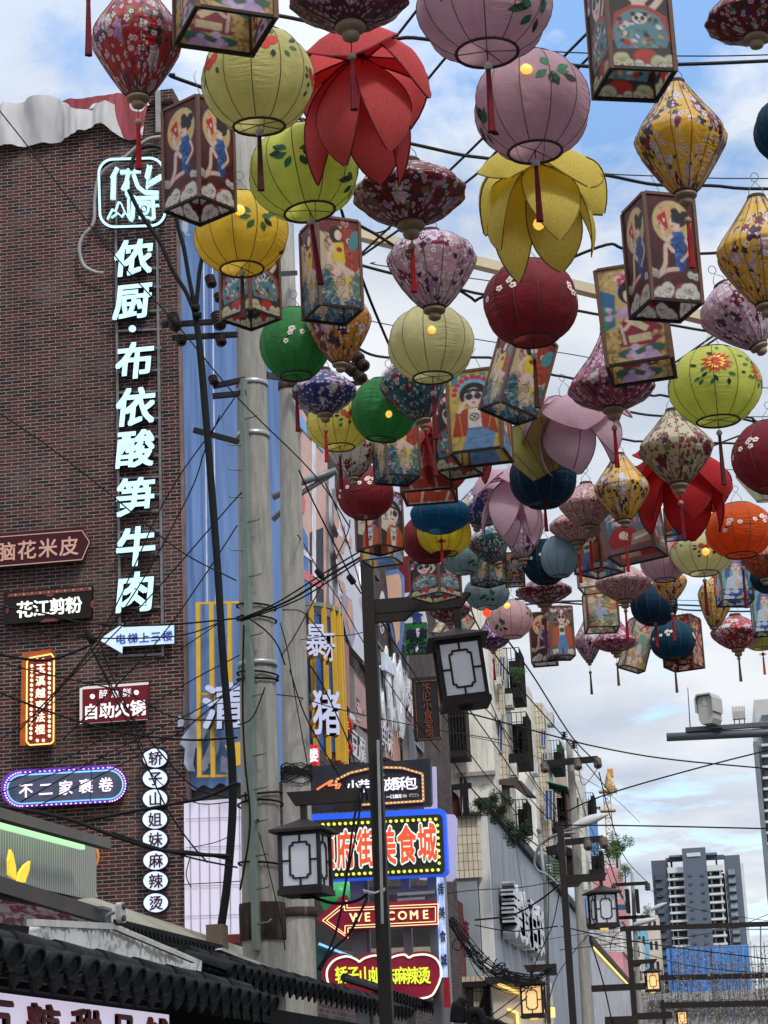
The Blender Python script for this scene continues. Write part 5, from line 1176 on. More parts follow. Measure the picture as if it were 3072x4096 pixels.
# tall white letters on the ladder frame
ls = thing('letter_sign', 'tall column of glowing white characters on a steel ladder frame', 'sign', P(545, 2620, Y=SY))
mb = MB()
mb.bar(P(464, 900, Y=BY-.06), P(482, 2625, Y=BY-.06), .06); mb.bar(P(628, 900, Y=BY-.06), P(652, 2625, Y=BY-.06), .06)
for y in (1080, 1155, 1250, 1325, 1400, 1488, 1572, 1680, 1755, 1830, 1915, 1985, 2050, 2130, 2225, 2345, 2435, 2625): mb.bar(P(472, y, Y=BY-.06), P(645, y-8, Y=BY-.06), .05)
mb.build('rail_frame', STEEL, ls)
for ch, x, y, s_ in (('侬', 540, 1037, 172), ('厨', 535, 1213, 168), ('布', 543, 1448, 168), ('依', 548, 1632, 172), ('酸', 548, 1800, 168), ('笋', 546, 1992, 168), ('牛', 550, 2190, 172), ('肉', 546, 2372, 172)):
    mb = MB(); mb.text(ch, P(x, y, Y=SY), EX, EZ, -EY, sizepx(s_, SY), .12, .040, 0, 1, 1.0, .10); mb.build('letter', [WGLOW, EDGE], ls)
mb = MB(); mb.prism([(p.x, p.z) for p in [P(x, y, Y=SY) for x, y in oval(15, 14, 16, 535, 1322)]], (0, SY, 0), EX, EZ, -EY, .12, 0, 1); mb.build('letter', [WGLOW, EDGE], ls)
# square emblem sign above
lg = thing('emblem_sign', 'rounded square glowing emblem sign with wheat ears and mountains on the brick wall', 'sign', P(533, 918, Y=SY))
LW = 267/2
def ringY(mb, outer, inner, Y, t, m=0, ms=None):
    po = [P(x, y, Y=Y) for x, y in outer]; pi = [P(x, y, Y=Y) for x, y in inner]; n = len(po)
    vs = [Vector((p.x, Y-t, p.z)) for p in po+pi]+[Vector((p.x, Y, p.z)) for p in po+pi]
    for i in range(n):
        j = (i+1) % n
        mb.add(vs, [(i, j, n+j, n+i)], m); mb.add(vs, [(2*n+i, 2*n+j, j, i), (n+i, n+j, 3*n+j, 3*n+i)], m if ms is None else ms)
def tiltp(poly, cx, cy, a):
    c, s_ = math.cos(a), math.sin(a); return [(cx+(x-cx)*c-(y-cy)*s_, cy+(x-cx)*s_+(y-cy)*c) for x, y in poly]
mb = MB(); ringY(mb, tiltp(rrect(270, 280, 62, 8, 533, 778), 533, 778, -.03), tiltp(rrect(250, 260, 53, 8, 533, 778), 533, 778, -.03), SY, .12, 0, 1); mb.build('outline', [WGLOW, EDGE], lg)
mb = MB()
def pl(pts, w, Y=SY): 
    q = [P(x, y, Y=Y-.05) for x, y in pts]
    for a, b in zip(q, q[1:]): mb.bar(a, b, w*mpp(a), .08, 0, up=(0, 1, 0))
pl([(470, 672), (448, 715)], 15); pl([(455, 700), (452, 798)], 18)
pl([(482, 690), (562, 684)], 15); pl([(517, 676), (505, 730), (490, 760)], 13); pl([(510, 722), (508, 782), (540, 790)], 14); pl([(535, 700), (552, 748), (580, 770), (634, 772)], 15)
pl([(534, 800), (530, 870), (522, 884)], 14); pl([(530, 796), (634, 790)], 14); pl([(548, 812), (602, 810)], 8); pl([(556, 872), (598, 870)], 8); pl([(612, 800), (616, 874), (600, 876)], 12); pl([(596, 824), (636, 822)], 8)
ringY(mb, oval(22, 24, 20, 577, 838), oval(15, 16, 20, 577, 838), SY-.02, .06); prismY(mb, oval(8, 8, 12, 577, 838), SY-.02, .06)
for k_ in range(4):
    prismY(mb, leaf(22, 6, -1.15, 590+k_*3, 722-k_*13), SY-.02, .05); prismY(mb, leaf(22, 6, -1.9, 590+k_*3, 720-k_*13), SY-.02, .05)
    prismY(mb, leaf(22, 6, -.05, 596+k_*12, 738-k_*7), SY-.02, .05); prismY(mb, leaf(22, 6, -.75, 596+k_*12, 736-k_*7), SY-.02, .05)
pl([(586, 755), (590, 720), (600, 680)], 4); pl([(586, 755), (605, 735), (636, 712)], 4)
pl([(430, 878), (450, 838), (462, 846), (474, 810), (484, 812), (500, 850), (512, 866)], 5); pl([(446, 872), (472, 852), (488, 868), (500, 850)], 4)
mb.build('emblem', WGLOW, lg)
mb = MB(); mb.text('NONGCHU', P(516, 836, Y=SY-.02), -EZ, EX, -EY, sizepx(17, SY), .05, .03, 0); mb.build('lettering', WGLOW, lg)
mb = MB(); mb.bar(P(466, 690, Y=BY-.05), P(466, 900, Y=BY-.05), .05); mb.bar(P(605, 690, Y=BY-.05), P(605, 900, Y=BY-.05), .05); mb.build('rail_frame', STEEL, lg)
# hose loops hanging by the emblem
mb = MB(); mb.tube(curve3([P(x, y, Y=BY-.2) for x, y in ((655, 548), (600, 555), (545, 590), (505, 625), (460, 650), (400, 700), (380, 790), (375, 890), (330, 950), (318, 1000), (335, 1060), (380, 1088), (415, 1092))], 6), .045, 6); mb.build('hose', mat('hose_grey', (150, 148, 146), .6), None, 'grey hose looping down the brick wall beside the emblem sign', 'hose')
mb = MB(); mb.tube(curve3([P(x, y, Y=BY-.3) for x, y in ((655, 600), (620, 585), (570, 590), (535, 630), (525, 680))], 6), .05, 6); mb.build('hose', mat('hose_black', (30, 30, 32), .5), None, 'black hose curving over the emblem sign', 'hose')
# maroon pointed board
MARB = mat('board_maroon', (60, 16, 28), .5, var=.12); PKT = glow('text_rose', (206, 160, 142), .28)
s = thing('direction_sign', 'maroon pointed board with rose characters on the brick wall at left', 'sign', P(150, 2280, Y=SY))
pts = [(-160, 2152), (332, 2113), (366, 2166), (332, 2245), (-160, 2288)]
mb = MB(); prismY(mb, pts, SY, .12, 0, 1); mb.build('board', [MARB, EDGE], s)
mb = MB(); q = [P(x, y, Y=SY-.125) for x, y in [(-160, 2160), (328, 2122), (358, 2168), (328, 2238), (-160, 2278)]]
for a, b in zip(q, q[1:]): mb.bar(a, b, .02, .01, 0, up=(0, 1, 0))
mb.build('border', PKT, s); chars(s, '脑花米皮', (25, 2207), (276, 2185), SY-.12, 84, PKT, .015, .02, name='lettering')
# black board with patterned border
s = thing('shop_sign', 'black board with patterned border and glowing white characters on the brick wall', 'sign', P(200, 2505, Y=SY))
mb = MB(); prismY(mb, [(22, 2376), (376, 2346), (372, 2475), (24, 2503)], SY, .14, 0); mb.build('board', mat('board_black', (26, 19, 19), .5), s)
BORD = mat('border_tan', (112, 62, 50), .6, var=.3, vscale=14)
mb = MB(); prismY(mb, [(32, 2376), (368, 2347), (368, 2362), (32, 2390)], SY-.141, .012)
for x in range(20): prismY(mb, [(40+x*16.5, 2382-x*1.42), (46+x*16.5, 2376-x*1.42), (52+x*16.5, 2381-x*1.42), (46+x*16.5, 2387-x*1.42)], SY-.154, .008, 1+(x % 2))
prismY(mb, [(26, 2420), (34, 2430), (36, 2445), (26, 2458)], SY-.141, .012); prismY(mb, [(374, 2398), (364, 2408), (362, 2424), (373, 2436)], SY-.141, .012); prismY(mb, [(160, 2490), (180, 2476), (215, 2474), (236, 2484)], SY-.141, .012); prismY(mb, [(178, 2377), (222, 2373), (210, 2386), (190, 2387)], SY-.141, .012)
mb.build('border', [BORD, mat('border_red', (170, 66, 50), .6), mat('border_grey', (140, 136, 140), .6)], s)
chars(s, '花江剪粉', (100, 2438), (296, 2420), SY-.14, 72, glow('text_white', (236, 240, 228), .85), .03, .02, name='lettering')
# white arrow
s = thing('arrow_sign', 'white lit arrow with blue characters pointing left on the brick wall', 'sign', P(550, 2615, Y=SY))
mb = MB(); prismY(mb, [(402, 2563), (498, 2498), (498, 2514), (702, 2503), (702, 2578), (497, 2590), (495, 2618)], SY, .12, 0, 1); mb.build('board', [glow('arrow_glow', (200, 222, 248), .55, .12), EDGE], s)
chars(s, '电梯上三楼', (485, 2556), (670, 2544), SY-.12, 44, mat('text_blue', (40, 74, 176), .5), .02, .02, name='lettering')
# orange vertical lightbox
ORG = mat('box_orange', (176, 84, 30), .5, var=.3, vscale=3); s = thing('vertical_sign', 'tall orange edged lightbox with white characters and rows of bulbs on the brick wall', 'sign', P(165, 2990, Y=SY))
mb = MB(); prismY(mb, [(106, 2628), (222, 2606), (222, 2984), (98, 2992)], SY, .32, 1, 0); mb.build('box', [mat('box_side', (150, 92, 40), .5, var=.3), ORG], s)
mb = MB(); inn = [(118, 2632), (206, 2616), (216, 2632), (214, 2964), (204, 2974), (118, 2980), (106, 2966), (108, 2648)]; prismY(mb, inn, SY-.321, .01); mb.build('face', mat('face_rust', (132, 44, 26), .5), s)
YLN = glow('line_yellow', (255, 214, 130), .9)
mb = MB(); q = [P(x, y, Y=SY-.34) for x, y in inn]
for a, b in zip(q, q[1:]+q[:1]): mb.bar(a, b, .03, .02, 0, up=(0, 1, 0))
mb.build('border', YLN, s)
mb = MB()
for i in range(16):
    y = 2664+i*19.2
    for x in (128-i*.3, 198): prismY(mb, oval(6, 7, 9, x, y-(x-128)*.12), SY-.335, .02)
for x in (150, 174): prismY(mb, oval(6, 7, 9, x, 2640), SY-.335, .02); prismY(mb, oval(6, 7, 9, x, 2962), SY-.335, .02)
mb.build('dot', glow('bulb_cream', (255, 226, 190), 1.0), s)
chars(s, '玉溪越南法棍', (163, 2675), (161, 2918), SY-.335, 42, glow('text_cream', (255, 236, 206), .9), .02, .02, name='lettering')
# red self-service sign
s = thing('shop_sign', 'red board with white border and bold white characters under the arrow sign', 'sign', P(460, 2898, Y=SY))
mb = MB(); prismY(mb, [(325, 2752), (600, 2732), (596, 2882), (325, 2900)], SY, .12, 0, 1); mb.build('board', [glow('white_edge', (226, 216, 216), .35), EDGE], s)
mb = MB(); prismY(mb, [(330, 2758), (595, 2738), (591, 2876), (330, 2894)], SY-.121, .01); mb.build('face', mat('face_red', (106, 20, 28), .5), s)
WT = glow('text_white2', (240, 236, 240), .62)
chars(s, '自助火锅', (365, 2847), (552, 2832), SY-.131, 66, WT, .02, .03, name='lettering'); chars(s, '醉意鲜', (414, 2776), (508, 2770), SY-.131, 38, WT, .012, .0, name='lettering')
mb = MB(); prismY(mb, oval(10, 10, 12, 370, 2786), SY-.131, .012); prismY(mb, oval(10, 10, 12, 546, 2770), SY-.131, .012); mb.build('dot', WT, s)
# purple pill sign
s = thing('pill_sign', 'long rounded sign with violet bulb border and pale characters low on the brick wall', 'sign', P(260, 3235, Y=SY))
pill = lambda w, h: tiltp(rrect(w, h, h/2-.5, 10, 261, 3148), 261, 3148, -.055)
mb = MB(); prismY(mb, pill(500, 150), SY, .14, 0, 1); mb.build('board', [glow('pill_violet', (92, 50, 170), .45), mat('pill_side', (60, 34, 110), .5)], s)
mb = MB(); prismY(mb, pill(468, 120), SY-.141, .012); mb.build('neon_line', glow('pill_blue', (120, 190, 255), .9), s)
mb = MB(); prismY(mb, pill(456, 108), SY-.154, .012); mb.build('face', mat('pill_face', (78, 84, 104), .4), s)
mb = MB(); ring = pill(484, 135)
tot = []; 
for a, b in zip(ring, ring[1:]+ring[:1]):
    d = math.hypot(b[0]-a[0], b[1]-a[1]); n = max(1, int(d/19))
    for i in range(n): tot.append((a[0]+(b[0]-a[0])*i/n, a[1]+(b[1]-a[1])*i/n))
for x, y in tot[::1]: prismY(mb, oval(3.2, 3.2, 7, x, y), SY-.145, .02)
mb.build('dot', glow('bulb_pink', (255, 196, 240), 1.0), s)
chars(s, '不二家裹卷', (104, 3164), (424, 3138), SY-.166, 60, glow('text_lilac', (240, 222, 244), .85), .02, .018, name='lettering')
# eight ovals
s = thing('oval_sign', 'chain of eight lit white ovals with dark characters on the brick wall', 'sign', P(624, 3650, Y=SY))
for ch, (x, y) in zip('轿子山姐妹麻辣烫', ((622, 3033), (622, 3115), (622, 3196), (621, 3278), (622, 3358), (624, 3442), (624, 3524), (625, 3612))):
    mb = MB(); prismY(mb, oval(56, 45, 28, x+2, y+1), SY, .10, 1, 1); prismY(mb, oval(49, 37.5, 28, x, y), SY-.101, .04, 0, 1); pb = mb.build('oval_plate', [WGLOW2, mat('oval_rim', (34, 36, 44), .5)], s)
    mb = MB(); mb.text(ch, P(x, y, Y=SY-.142), EX, EZ, -EY, sizepx(58, SY), .015, .022, 0); mb.build('letter', mat('text_darkred', (60, 24, 34), .6), pb)
s = thing('round_sign', 'round red and yellow bun sign peeping out behind the corrugated kiosk', 'sign', P(350, 3500, Y=BY-.3))
mb = MB(); prismY(mb, oval(56, 66, 28, 342, 3425), BY-.2, .12, 0); mb.build('disc', glow('disc_amber', (226, 150, 50), .4), s)
mb = MB(); prismY(mb, oval(48, 57, 28, 342, 3425), BY-.321, .02, 0); mb.build('face', mat('face_brick_red', (166, 48, 36), .5), s); chars(s, '包', (348, 3440), (348, 3440), BY-.342, 46, WT, .02, .03, name='lettering')
# ================================================================== yellow frame and letters on the blue cloth
YF = mat('frame_yellow', (206, 162, 52), .5, var=.1); LAVL = glow('letter_lilac', (192, 196, 226), .3); s = thing('letter_sign', 'yellow post frame with bold lilac white character before the blue cloth', 'sign', P(860, 3110, Y=BY-.5))
mb = MB(); Yq = BY-.55
for x in (792, 846, 918): mb.bar(P(x, 2412, Y=Yq), P(x+7, 3110, Y=Yq), .09)
for y in (2414, 2778, 3106): mb.bar(P(786, y, Y=Yq+.08), P(960, y-4, Y=Yq+.08), .05)
mb.build('post_frame', YF, s)
mb = MB(); mb.text('清', P(905, 2828, Y=Yq-.1), EX, EZ, -EY, sizepx(190, Yq), .18, .03, 0, 1, 1.0, .05); mb.build('letter', [LAVL, EDGE], s)
mb = MB(); prismY(mb, [(905, 2985), (1010, 2960), (1010, 3050), (945, 3070)], Yq-.1, .15, 0); mb.build('board', [YF], s)
# ================================================================== street front posters and projecting signs
def posterX(name, label, px, X, t, mats, art=None, cat='signboard'):
    s = thing(name, label, cat, P(px[-1][0], px[-1][1], X=X)); mb = MB(); prismX(mb, px, X, t, 0, 1 if len(mats) > 1 else None); mb.build('board', mats, s); return s
def facegrid(s, px4, X, cols, seed, name='print', n=14):
    """printed picture made of flat irregular shapes lying on the board; px4 = tl, tr, br, bl"""
    g = random.Random(seed); mb = MB()
    tl, tr, br, bl = [P(x, y, X=X) for x, y in px4]
    def at(u, v): return tl.lerp(tr, u).lerp(bl.lerp(br, u), v)
    ms = []
    for i in range(n):
        u, v = g.uniform(.12, .88), g.uniform(.08, .92); a, b = g.uniform(.06, .32), g.uniform(.03, .14); k_ = g.randrange(len(cols)); m = 9
        ph = g.uniform(0, 6); pp = []
        for j in range(m):
            t = 2*math.pi*j/m; r = g.uniform(.6, 1.1); uu, vv = min(max(u+a*r*math.cos(t), .03), .97), min(max(v+b*r*math.sin(t), .02), .98); p = at(uu, vv); pp.append((p.y, p.z))
        mb.prism(pp, (X+.004+i*.0022, 0, 0), EY, EZ, EX, .002, k_)
    return mb.build(name, [mat('print_%d_%d_%d' % c, c, .55) for c in cols], s)
def xtext(s, body, px0, px1, X, hz, wfac, m, bold=.02, t=.03, name='lettering', ms=None):
    mb = MB(); n = len(body)
    for i, ch in enumerate(body):
        f = i/(n-1) if n > 1 else .5; mb.text(ch, P(px0[0]+(px1[0]-px0[0])*f, px0[1]+(px1[1]-px0[1])*f, X=X), EY, EZ, EX, hz, t, bold, 0, 1 if ms else None, wfac)
    return mb.build(name, [m, ms] if ms else [m], s)
LAVW = mat('poster_lilac', (196, 194, 204), .5, var=.06); GRYE = mat('poster_edge', (120, 118, 116), .6)
# big mural on the curved corner
mz = lambda x, y: P(x, y, X=FX)
s = thing('wall_mural', 'large peach and blue street food mural on the corner facade behind the second pole', 'mural', P(1240, 2480, X=FX))
mb = MB(); prismX(mb, [(1190, 1640), (1292, 1800), (1294, 2485), (1190, 2440)], FX-.25, .12); mb.build('board', mat('mural_peach', (206, 166, 156), .6, var=.1), s)
mb = MB(); prismX(mb, [(1190, 1640), (1292, 1800), (1294, 1812), (1190, 1700)], FX-.12, .01, 0); prismX(mb, [(1190, 2060), (1230, 2150), (1238, 2440), (1190, 2430)], FX-.12, .01, 1); prismX(mb, [(1240, 2130), (1292, 2110), (1294, 2470), (1242, 2440)], FX-.12, .01, 2)
prismX(mb, [(1190, 1960), (1210, 1970), (1222, 2010), (1216, 2050), (1190, 2050)], FX-.12, .014, 3); prismX(mb, [(1246, 1740), (1262, 1765), (1262, 2420), (1248, 2400)], FX-.12, .014, 4); prismX(mb, [(1204, 2270), (1290, 2330), (1292, 2360), (1204, 2310)], FX-.105, .012, 3); prismX(mb, [(1206, 2190), (1250, 2230), (1252, 2246), (1206, 2216)], FX-.105, .012, 4); prismX(mb, [(1250, 2290), (1290, 2320), (1290, 2336), (1250, 2308)], FX-.105, .012, 4)
prismX(mb, [(1190, 2150), (1206, 2180), (1206, 2240), (1190, 2250)], FX-.105, .012, 5)
mb.build('print', [mat('mural_sky', (120, 160, 206), .6), mat('mural_blue', (70, 120, 180), .6), mat('mural_dark', (52, 50, 60), .6), mat('mural_rose', (206, 104, 110), .6), mat('mural_white', (216, 212, 214), .6), mat('mural_navy', (40, 50, 92), .6)], s)
s = posterX('wall_poster', 'pale lilac panel with faint drink drawings high on the shop facade', [(1294, 1880), (1318, 1905), (1330, 2540), (1296, 2490)], FX-.2, .14, [LAVW, GRYE])
s = posterX('wall_poster', 'tall lilac poster with sketched bowl and orange broth above the dark ledge', [(1322, 1955), (1412, 2110), (1432, 2650), (1326, 2528)], FX-.1, .18, [LAVW, GRYE])
facegrid(s, [(1326, 2000), (1408, 2130), (1426, 2620), (1330, 2510)], FX+.09, [(176, 170, 188), (150, 156, 180), (190, 150, 130), (206, 204, 214)], 4, n=18)
mb = MB(); prismX(mb, [(1372, 2370), (1405, 2400), (1420, 2540), (1408, 2590), (1384, 2540), (1366, 2440)], FX+.14, .01, 0); prismX(mb, [(1388, 2390), (1404, 2410), (1412, 2500), (1400, 2540), (1386, 2480)], FX+.152, .01, 1); mb.build('print', [mat('bowl_grey', (146, 142, 160), .6), mat('bowl_orange', (196, 150, 126), .6)], s)
s = posterX('wall_sign', 'narrow green shop sign seen edge on beside the lilac poster', [(1432, 2230), (1462, 2270), (1466, 2420), (1434, 2380)], FX-.1, .25, [mat('sign_green', (64, 136, 110), .5), GRYE]); xtext(s, '卤味', (1444, 2300), (1450, 2360), FX+.16, .8, .9, WT)
s = posterX('wall_poster', 'small green and rust poster with a white oval and red characters', [(1322, 2520), (1366, 2590), (1372, 2845), (1320, 2772)], FX-.1, .2, [mat('poster_rust', (150, 104, 96), .6, var=.15), GRYE])
mb = MB(); prismX(mb, [(1322, 2570), (1336, 2586), (1338, 2650), (1322, 2640)], FX+.101, .01, 0); prismX(mb, [(1322, 2680), (1340, 2740), (1366, 2780), (1370, 2830), (1322, 2765)], FX+.101, .01, 0); prismX(mb, [(x, y) for x, y in oval(17, 100, 24, 1344, 2692)], FX+.115, .01, 1); mb.build('print', [mat('poster_leafgreen', (112, 146, 100), .6), mat('oval_white', (206, 200, 200), .5)], s); xtext(s, '粥', (1345, 2690), (1345, 2690), FX+.13, 1.5, .9, mat('text_red', (160, 60, 56), .6))
s = posterX('wall_poster', 'dusty rose poster with a grey dish drawing, left of the lamp post', [(1388, 2695), (1462, 2800), (1470, 2930), (1392, 2900)], FX-.05, .2, [mat('poster_rose', (166, 128, 124), .6, var=.1), GRYE]); facegrid(s, [(1390, 2720), (1458, 2810), (1466, 2915), (1394, 2890)], FX+.16, [(196, 190, 188), (120, 120, 124), (190, 150, 140)], 8, n=9)
s = thing('letter_sign', 'pile of white flower-like raised letters on a facade right of the lamp post', 'sign', P(1550, 2900, X=FX)); mb = MB(); prismX(mb, [(1507, 2640), (1585, 2740), (1590, 2910), (1510, 2870)], FX-.2, .15); mb.build('board', mat('board_moss', (98, 94, 78), .7, var=.3), s)
g = random.Random(5); mb = MB()
for i in range(34):
    u, v = g.random(), g.random(); x, y = 1510+75*u, 2660+80*u+v*150; mb.prism([(a+P(x, y, X=FX).y, b+P(x, y, X=FX).z) for a, b in leaf(1.6, .38, g.uniform(1.2, 1.9), 0, -.8)], (FX-.04+g.uniform(0, .3), 0, 0), EY, EZ, EX, .06)
mb.build('letter', mat('letter_white', (212, 214, 216), .5), s)
s = posterX('wall_sign', 'white fringe shaped sign above the flower letters', [(1524, 2608), (1568, 2660), (1568, 2705), (1526, 2680)], FX+.25, .1, [mat('fringe_white', (196, 206, 218), .5)])
s = posterX('wall_poster', 'brown wall poster with a blue bottle drawing beside the black plaque', [(1592, 2720), (1648, 2800), (1652, 2930), (1592, 2900)], FX-.05, .2, [mat('poster_umber', (120, 92, 92), .6, var=.15), GRYE]); facegrid(s, [(1594, 2740), (1646, 2810), (1650, 2920), (1596, 2890)], FX+.16, [(150, 156, 176), (170, 130, 110), (96, 60, 56)], 3, n=9); xtext(s, '冰粉', (1612, 2755), (1636, 2785), FX+.2, 1.3, 1.4, mat('text_pale', (196, 190, 196), .6))
s = thing('cutout_sign', 'ragged peach and blue painted cut-out board jutting from the facade', 'signboard', P(1590, 2625, Y=64)); mb = MB(); prismY(mb, [(1536, 2300), (1600, 2290), (1618, 2310), (1620, 2480), (1612, 2560), (1602, 2622), (1590, 2600), (1574, 2540), (1560, 2480), (1548, 2440)], 64, .5, 0); mb.build('board', mat('cut_blue', (96, 120, 170), .6, var=.2), s); mb = MB(); prismY(mb, [(1544, 2305), (1596, 2296), (1606, 2330), (1608, 2450), (1600, 2500), (1598, 2560), (1586, 2580), (1578, 2520), (1566, 2470), (1556, 2420)], 63.49, .03); mb.build('face', mat('cut_peach', (214, 172, 146), .6, var=.1, vscale=2), s)
s = posterX('wall_poster', 'salmon poster with white handwriting low on the facade right of the lamp post', [(1512, 2868), (1572, 2935), (1576, 3055), (1514, 3030)], FX-.05, .2, [mat('poster_salmon', (178, 132, 112), .6, var=.12), GRYE]); xtext(s, '鲜味', (1528, 2935), (1556, 2965), FX+.17, .9, 1.5, mat('text_pale', (196, 190, 196), .6))
s = posterX('wall_sign', 'slanting dark grey signboard seen edge on at the foot of the brown poster', [(1608, 2900), (1626, 2920), (1646, 3030), (1612, 3060)], FX+.2, .2, [mat('sign_slate', (88, 90, 98), .5), GRYE])
s = posterX('wall_poster', 'grey brown menu poster with lettering left of the lamp post foot', [(1398, 2905), (1462, 2960), (1466, 3060), (1402, 3050)], FX-.05, .2, [mat('poster_taupe', (126, 112, 106), .6, var=.2), GRYE]); xtext(s, '豆腐', (1415, 2975), (1446, 3000), FX+.17, .8, 1.4, mat('text_pale', (196, 190, 196), .6))
s = thing('round_sign', 'white oval shop sign on edge above the flower letters', 'sign', P(1532, 2540, Y=60)); mb = MB(); prismY(mb, oval(13, 86, 28, 1533, 2455), 60, .2, 0, 1); mb.build('disc', [mat('oval_white2', (212, 212, 220), .5), EDGE], s); mb = MB(); prismY(mb, oval(8, 66, 28, 1533, 2455), 59.78, .02); mb.build('face', mat('oval_lilac', (176, 176, 206), .5), s)
# green and white hanging banner
s = thing('banner_sign', 'vertical banner, maroon above white and green with dark brush characters and the word WOW', 'banner', P(1660, 2620, Y=66)); 
for px, c, nm in (([(1600, 2235), (1682, 2225), (1684, 2372), (1604, 2380)], (112, 30, 44), 'maroon_panel'), ([(1604, 2380.5), (1684, 2372.5), (1711, 2495), (1622, 2500)], (206, 204, 206), 'white_panel'), ([(1622, 2500.5), (1711, 2495.5), (1716, 2618), (1626, 2622)], (40, 104, 54), 'green_panel')):
    mb = MB(); prismY(mb, px, 66, .25); mb.build(nm, mat('banner_'+nm, c, .6, var=.08), s)
DKB = mat('brush_navy', (34, 36, 66), .6); chars(s, '美食', (1650, 2400), (1668, 2468), 65.74, 50, mat('brush_blue', (44, 62, 130), .6), .02, .03, name='lettering'); chars(s, '集食', (1645, 2535), (1692, 2530), 65.74, 42, DKB, .02, .03, name='lettering'); chars(s, '行乐', (1648, 2592), (1690, 2588), 65.74, 44, DKB, .02, .03, name='lettering')
mb = MB(); mb.text('WOW', P(1669, 2561, Y=65.74), EX, EZ, -EY, sizepx(20, 65), .02, .03); mb.build('lettering', mat('ink_black', (24, 26, 30), .6), s); mb = MB(); prismY(mb, [(1664, 2516), (1676, 2512), (1680, 2528), (1674, 2548), (1668, 2548)], 65.735, .015); prismY(mb, [(1662, 2590), (1672, 2582), (1676, 2604), (1664, 2608)], 65.735, .015); mb.build('splash', mat('oval_white', (206, 200, 200), .5), s)
# black plaque with gilt frame
s = thing('plaque_sign', 'black vertical plaque in a beaded gilt frame with rust coloured characters', 'plaque', P(1710, 2965, Y=62))
mb = MB(); prismY(mb, [(1652, 2720), (1756, 2712), (1770, 2958), (1664, 2968)], 62, .35, 0); mb.build('frame', mat('plaque_frame', (40, 36, 38), .5), s)
GILT = mat('gilt', (150, 104, 62), .4, .3); mb = MB()
for (a, b, n) in (((1659, 2728), (1750, 2721), 15), ((1671, 2960), (1763, 2951), 15), ((1659, 2728), (1671, 2960), 36), ((1750, 2721), (1763, 2951), 36)):
    for i in range(n+1):
        f = i/n; prismY(mb, oval(2.2, 2.2, 6, a[0]+(b[0]-a[0])*f, a[1]+(b[1]-a[1])*f), 61.64, .04)
mb.build('beading', GILT, s); chars(s, '怀旧小食堂馆', (1705, 2752), (1718, 2930), 61.64, 40, mat('text_rust', (112, 62, 48), .6), .03, .02, name='lettering', sx=.9)
# red round signs
for i, (y, ch, lab) in enumerate(((2905, '洋', 'upper round red sign with the yellow character at top of the pair'), (2998, '芋', 'lower round red sign with yellow root character beneath the first'), (3090, '粑', 'round red sign mostly hidden behind the roasted bun board'))):
    s = thing('round_sign', lab, 'sign', P(1371, y+44, Y=47), 'round red signs on the shop corner'); mb = MB(); prismY(mb, oval(43, 44, 30, 1371, y), 47, .25, 1, 0); prismY(mb, oval(37, 38, 30, 1371, y), 46.74, .02, 0); mb.build('disc', [mat('disc_red', (150, 32, 38), .5), mat('disc_rim', (196, 90, 80), .5)], s)
    chars(s, ch, (1371, y), (1371, y), 46.71, 56, glow('text_gold', (230, 170, 40), .35), .03, .03, name='lettering')
# blue corner with yellow bars and the big white characters
cxp = P(1212, 2700, Y=BY+2.2); s = thing('corner_sign', 'curved blue corner sign with yellow bars and thick white characters beside the second pole', 'sign', (cxp.x, cxp.y, P(1270, 3000, Y=BY).z))
zt_, zb_ = P(1270, 2440, Y=BY+1).z, P(1270, 2990, Y=BY+1).z; r_ = P(1345, 2700, Y=BY+2.0).x-cxp.x
mb = MB(); n = 14; vs = []
for i in range(n+1):
    a = R_(-100+115*i/n); x, y = cxp.x+r_*math.cos(a)*1.0, cxp.y+r_*1.25*math.sin(a)
    vs += [(x, y, zb_), (x, y, zt_)]
mb.add(vs, [(2*i, 2*i+2, 2*i+3, 2*i+1) for i in range(n)], 0, None, True); mb.build('wall', mat('corner_blue', (66, 98, 154), .5, var=.15, vscale=1.5), s)
mb = MB()
for a in (-84, -62, -42, -24, -8, 8):
    a = R_(a); x, y = cxp.x+(r_+.1)*math.cos(a), cxp.y+(r_+.1)*1.25*math.sin(a); mb.bar((x, y, zb_-.2), (x, y, zt_+.25), .10, .10)
mb.build('bar', YF, s)
mb = MB()
for i in range(10):
    a, b = R_(-95+11*i), R_(-84+11*i); mb.bar((cxp.x+(r_+.1)*math.cos(a), cxp.y+(r_+.1)*1.25*math.sin(a), zt_+.2), (cxp.x+(r_+.1)*math.cos(b), cxp.y+(r_+.1)*1.25*math.sin(b), zt_+.2), .09)
mb.build('rail', FRAMEG, s)
for ch, x, y, h, Yd, w in (('暴', 1252, 2576, 152, BY+.1, .62), ('牙', 1303, 2604, 138, BY+.9, .42), ('猪', 1292, 2862, 205, BY+.2, .62), ):
    d = Vector((.40, -1, 0)).normalized(); e = Vector((1, .40, 0)).normalized()
    mb = MB(); mb.text(ch, P(x, y, Y=Yd), e, EZ, d, sizepx(h*.92, Yd), .40, .024, 0, 1, w, .0); mb.build('letter', [LAVL, mat('letter_yellow_side', (196, 146, 40), .5)], s)
s = thing('shop_sign', 'small red lit sign with a white character at the foot of the second pole', 'sign', P(1250, 3060, Y=BY+.2)); mb = MB(); prismY(mb, [(1205, 2982), (1278, 2986), (1278, 3066), (1205, 3058)], BY-.2, .2); mb.build('board', glow('sign_red_lit', (200, 30, 44), .4), s); chars(s, '楼', (1247, 3022), (1247, 3022), BY-.41, 56, WT, .03, .03, name='lettering')
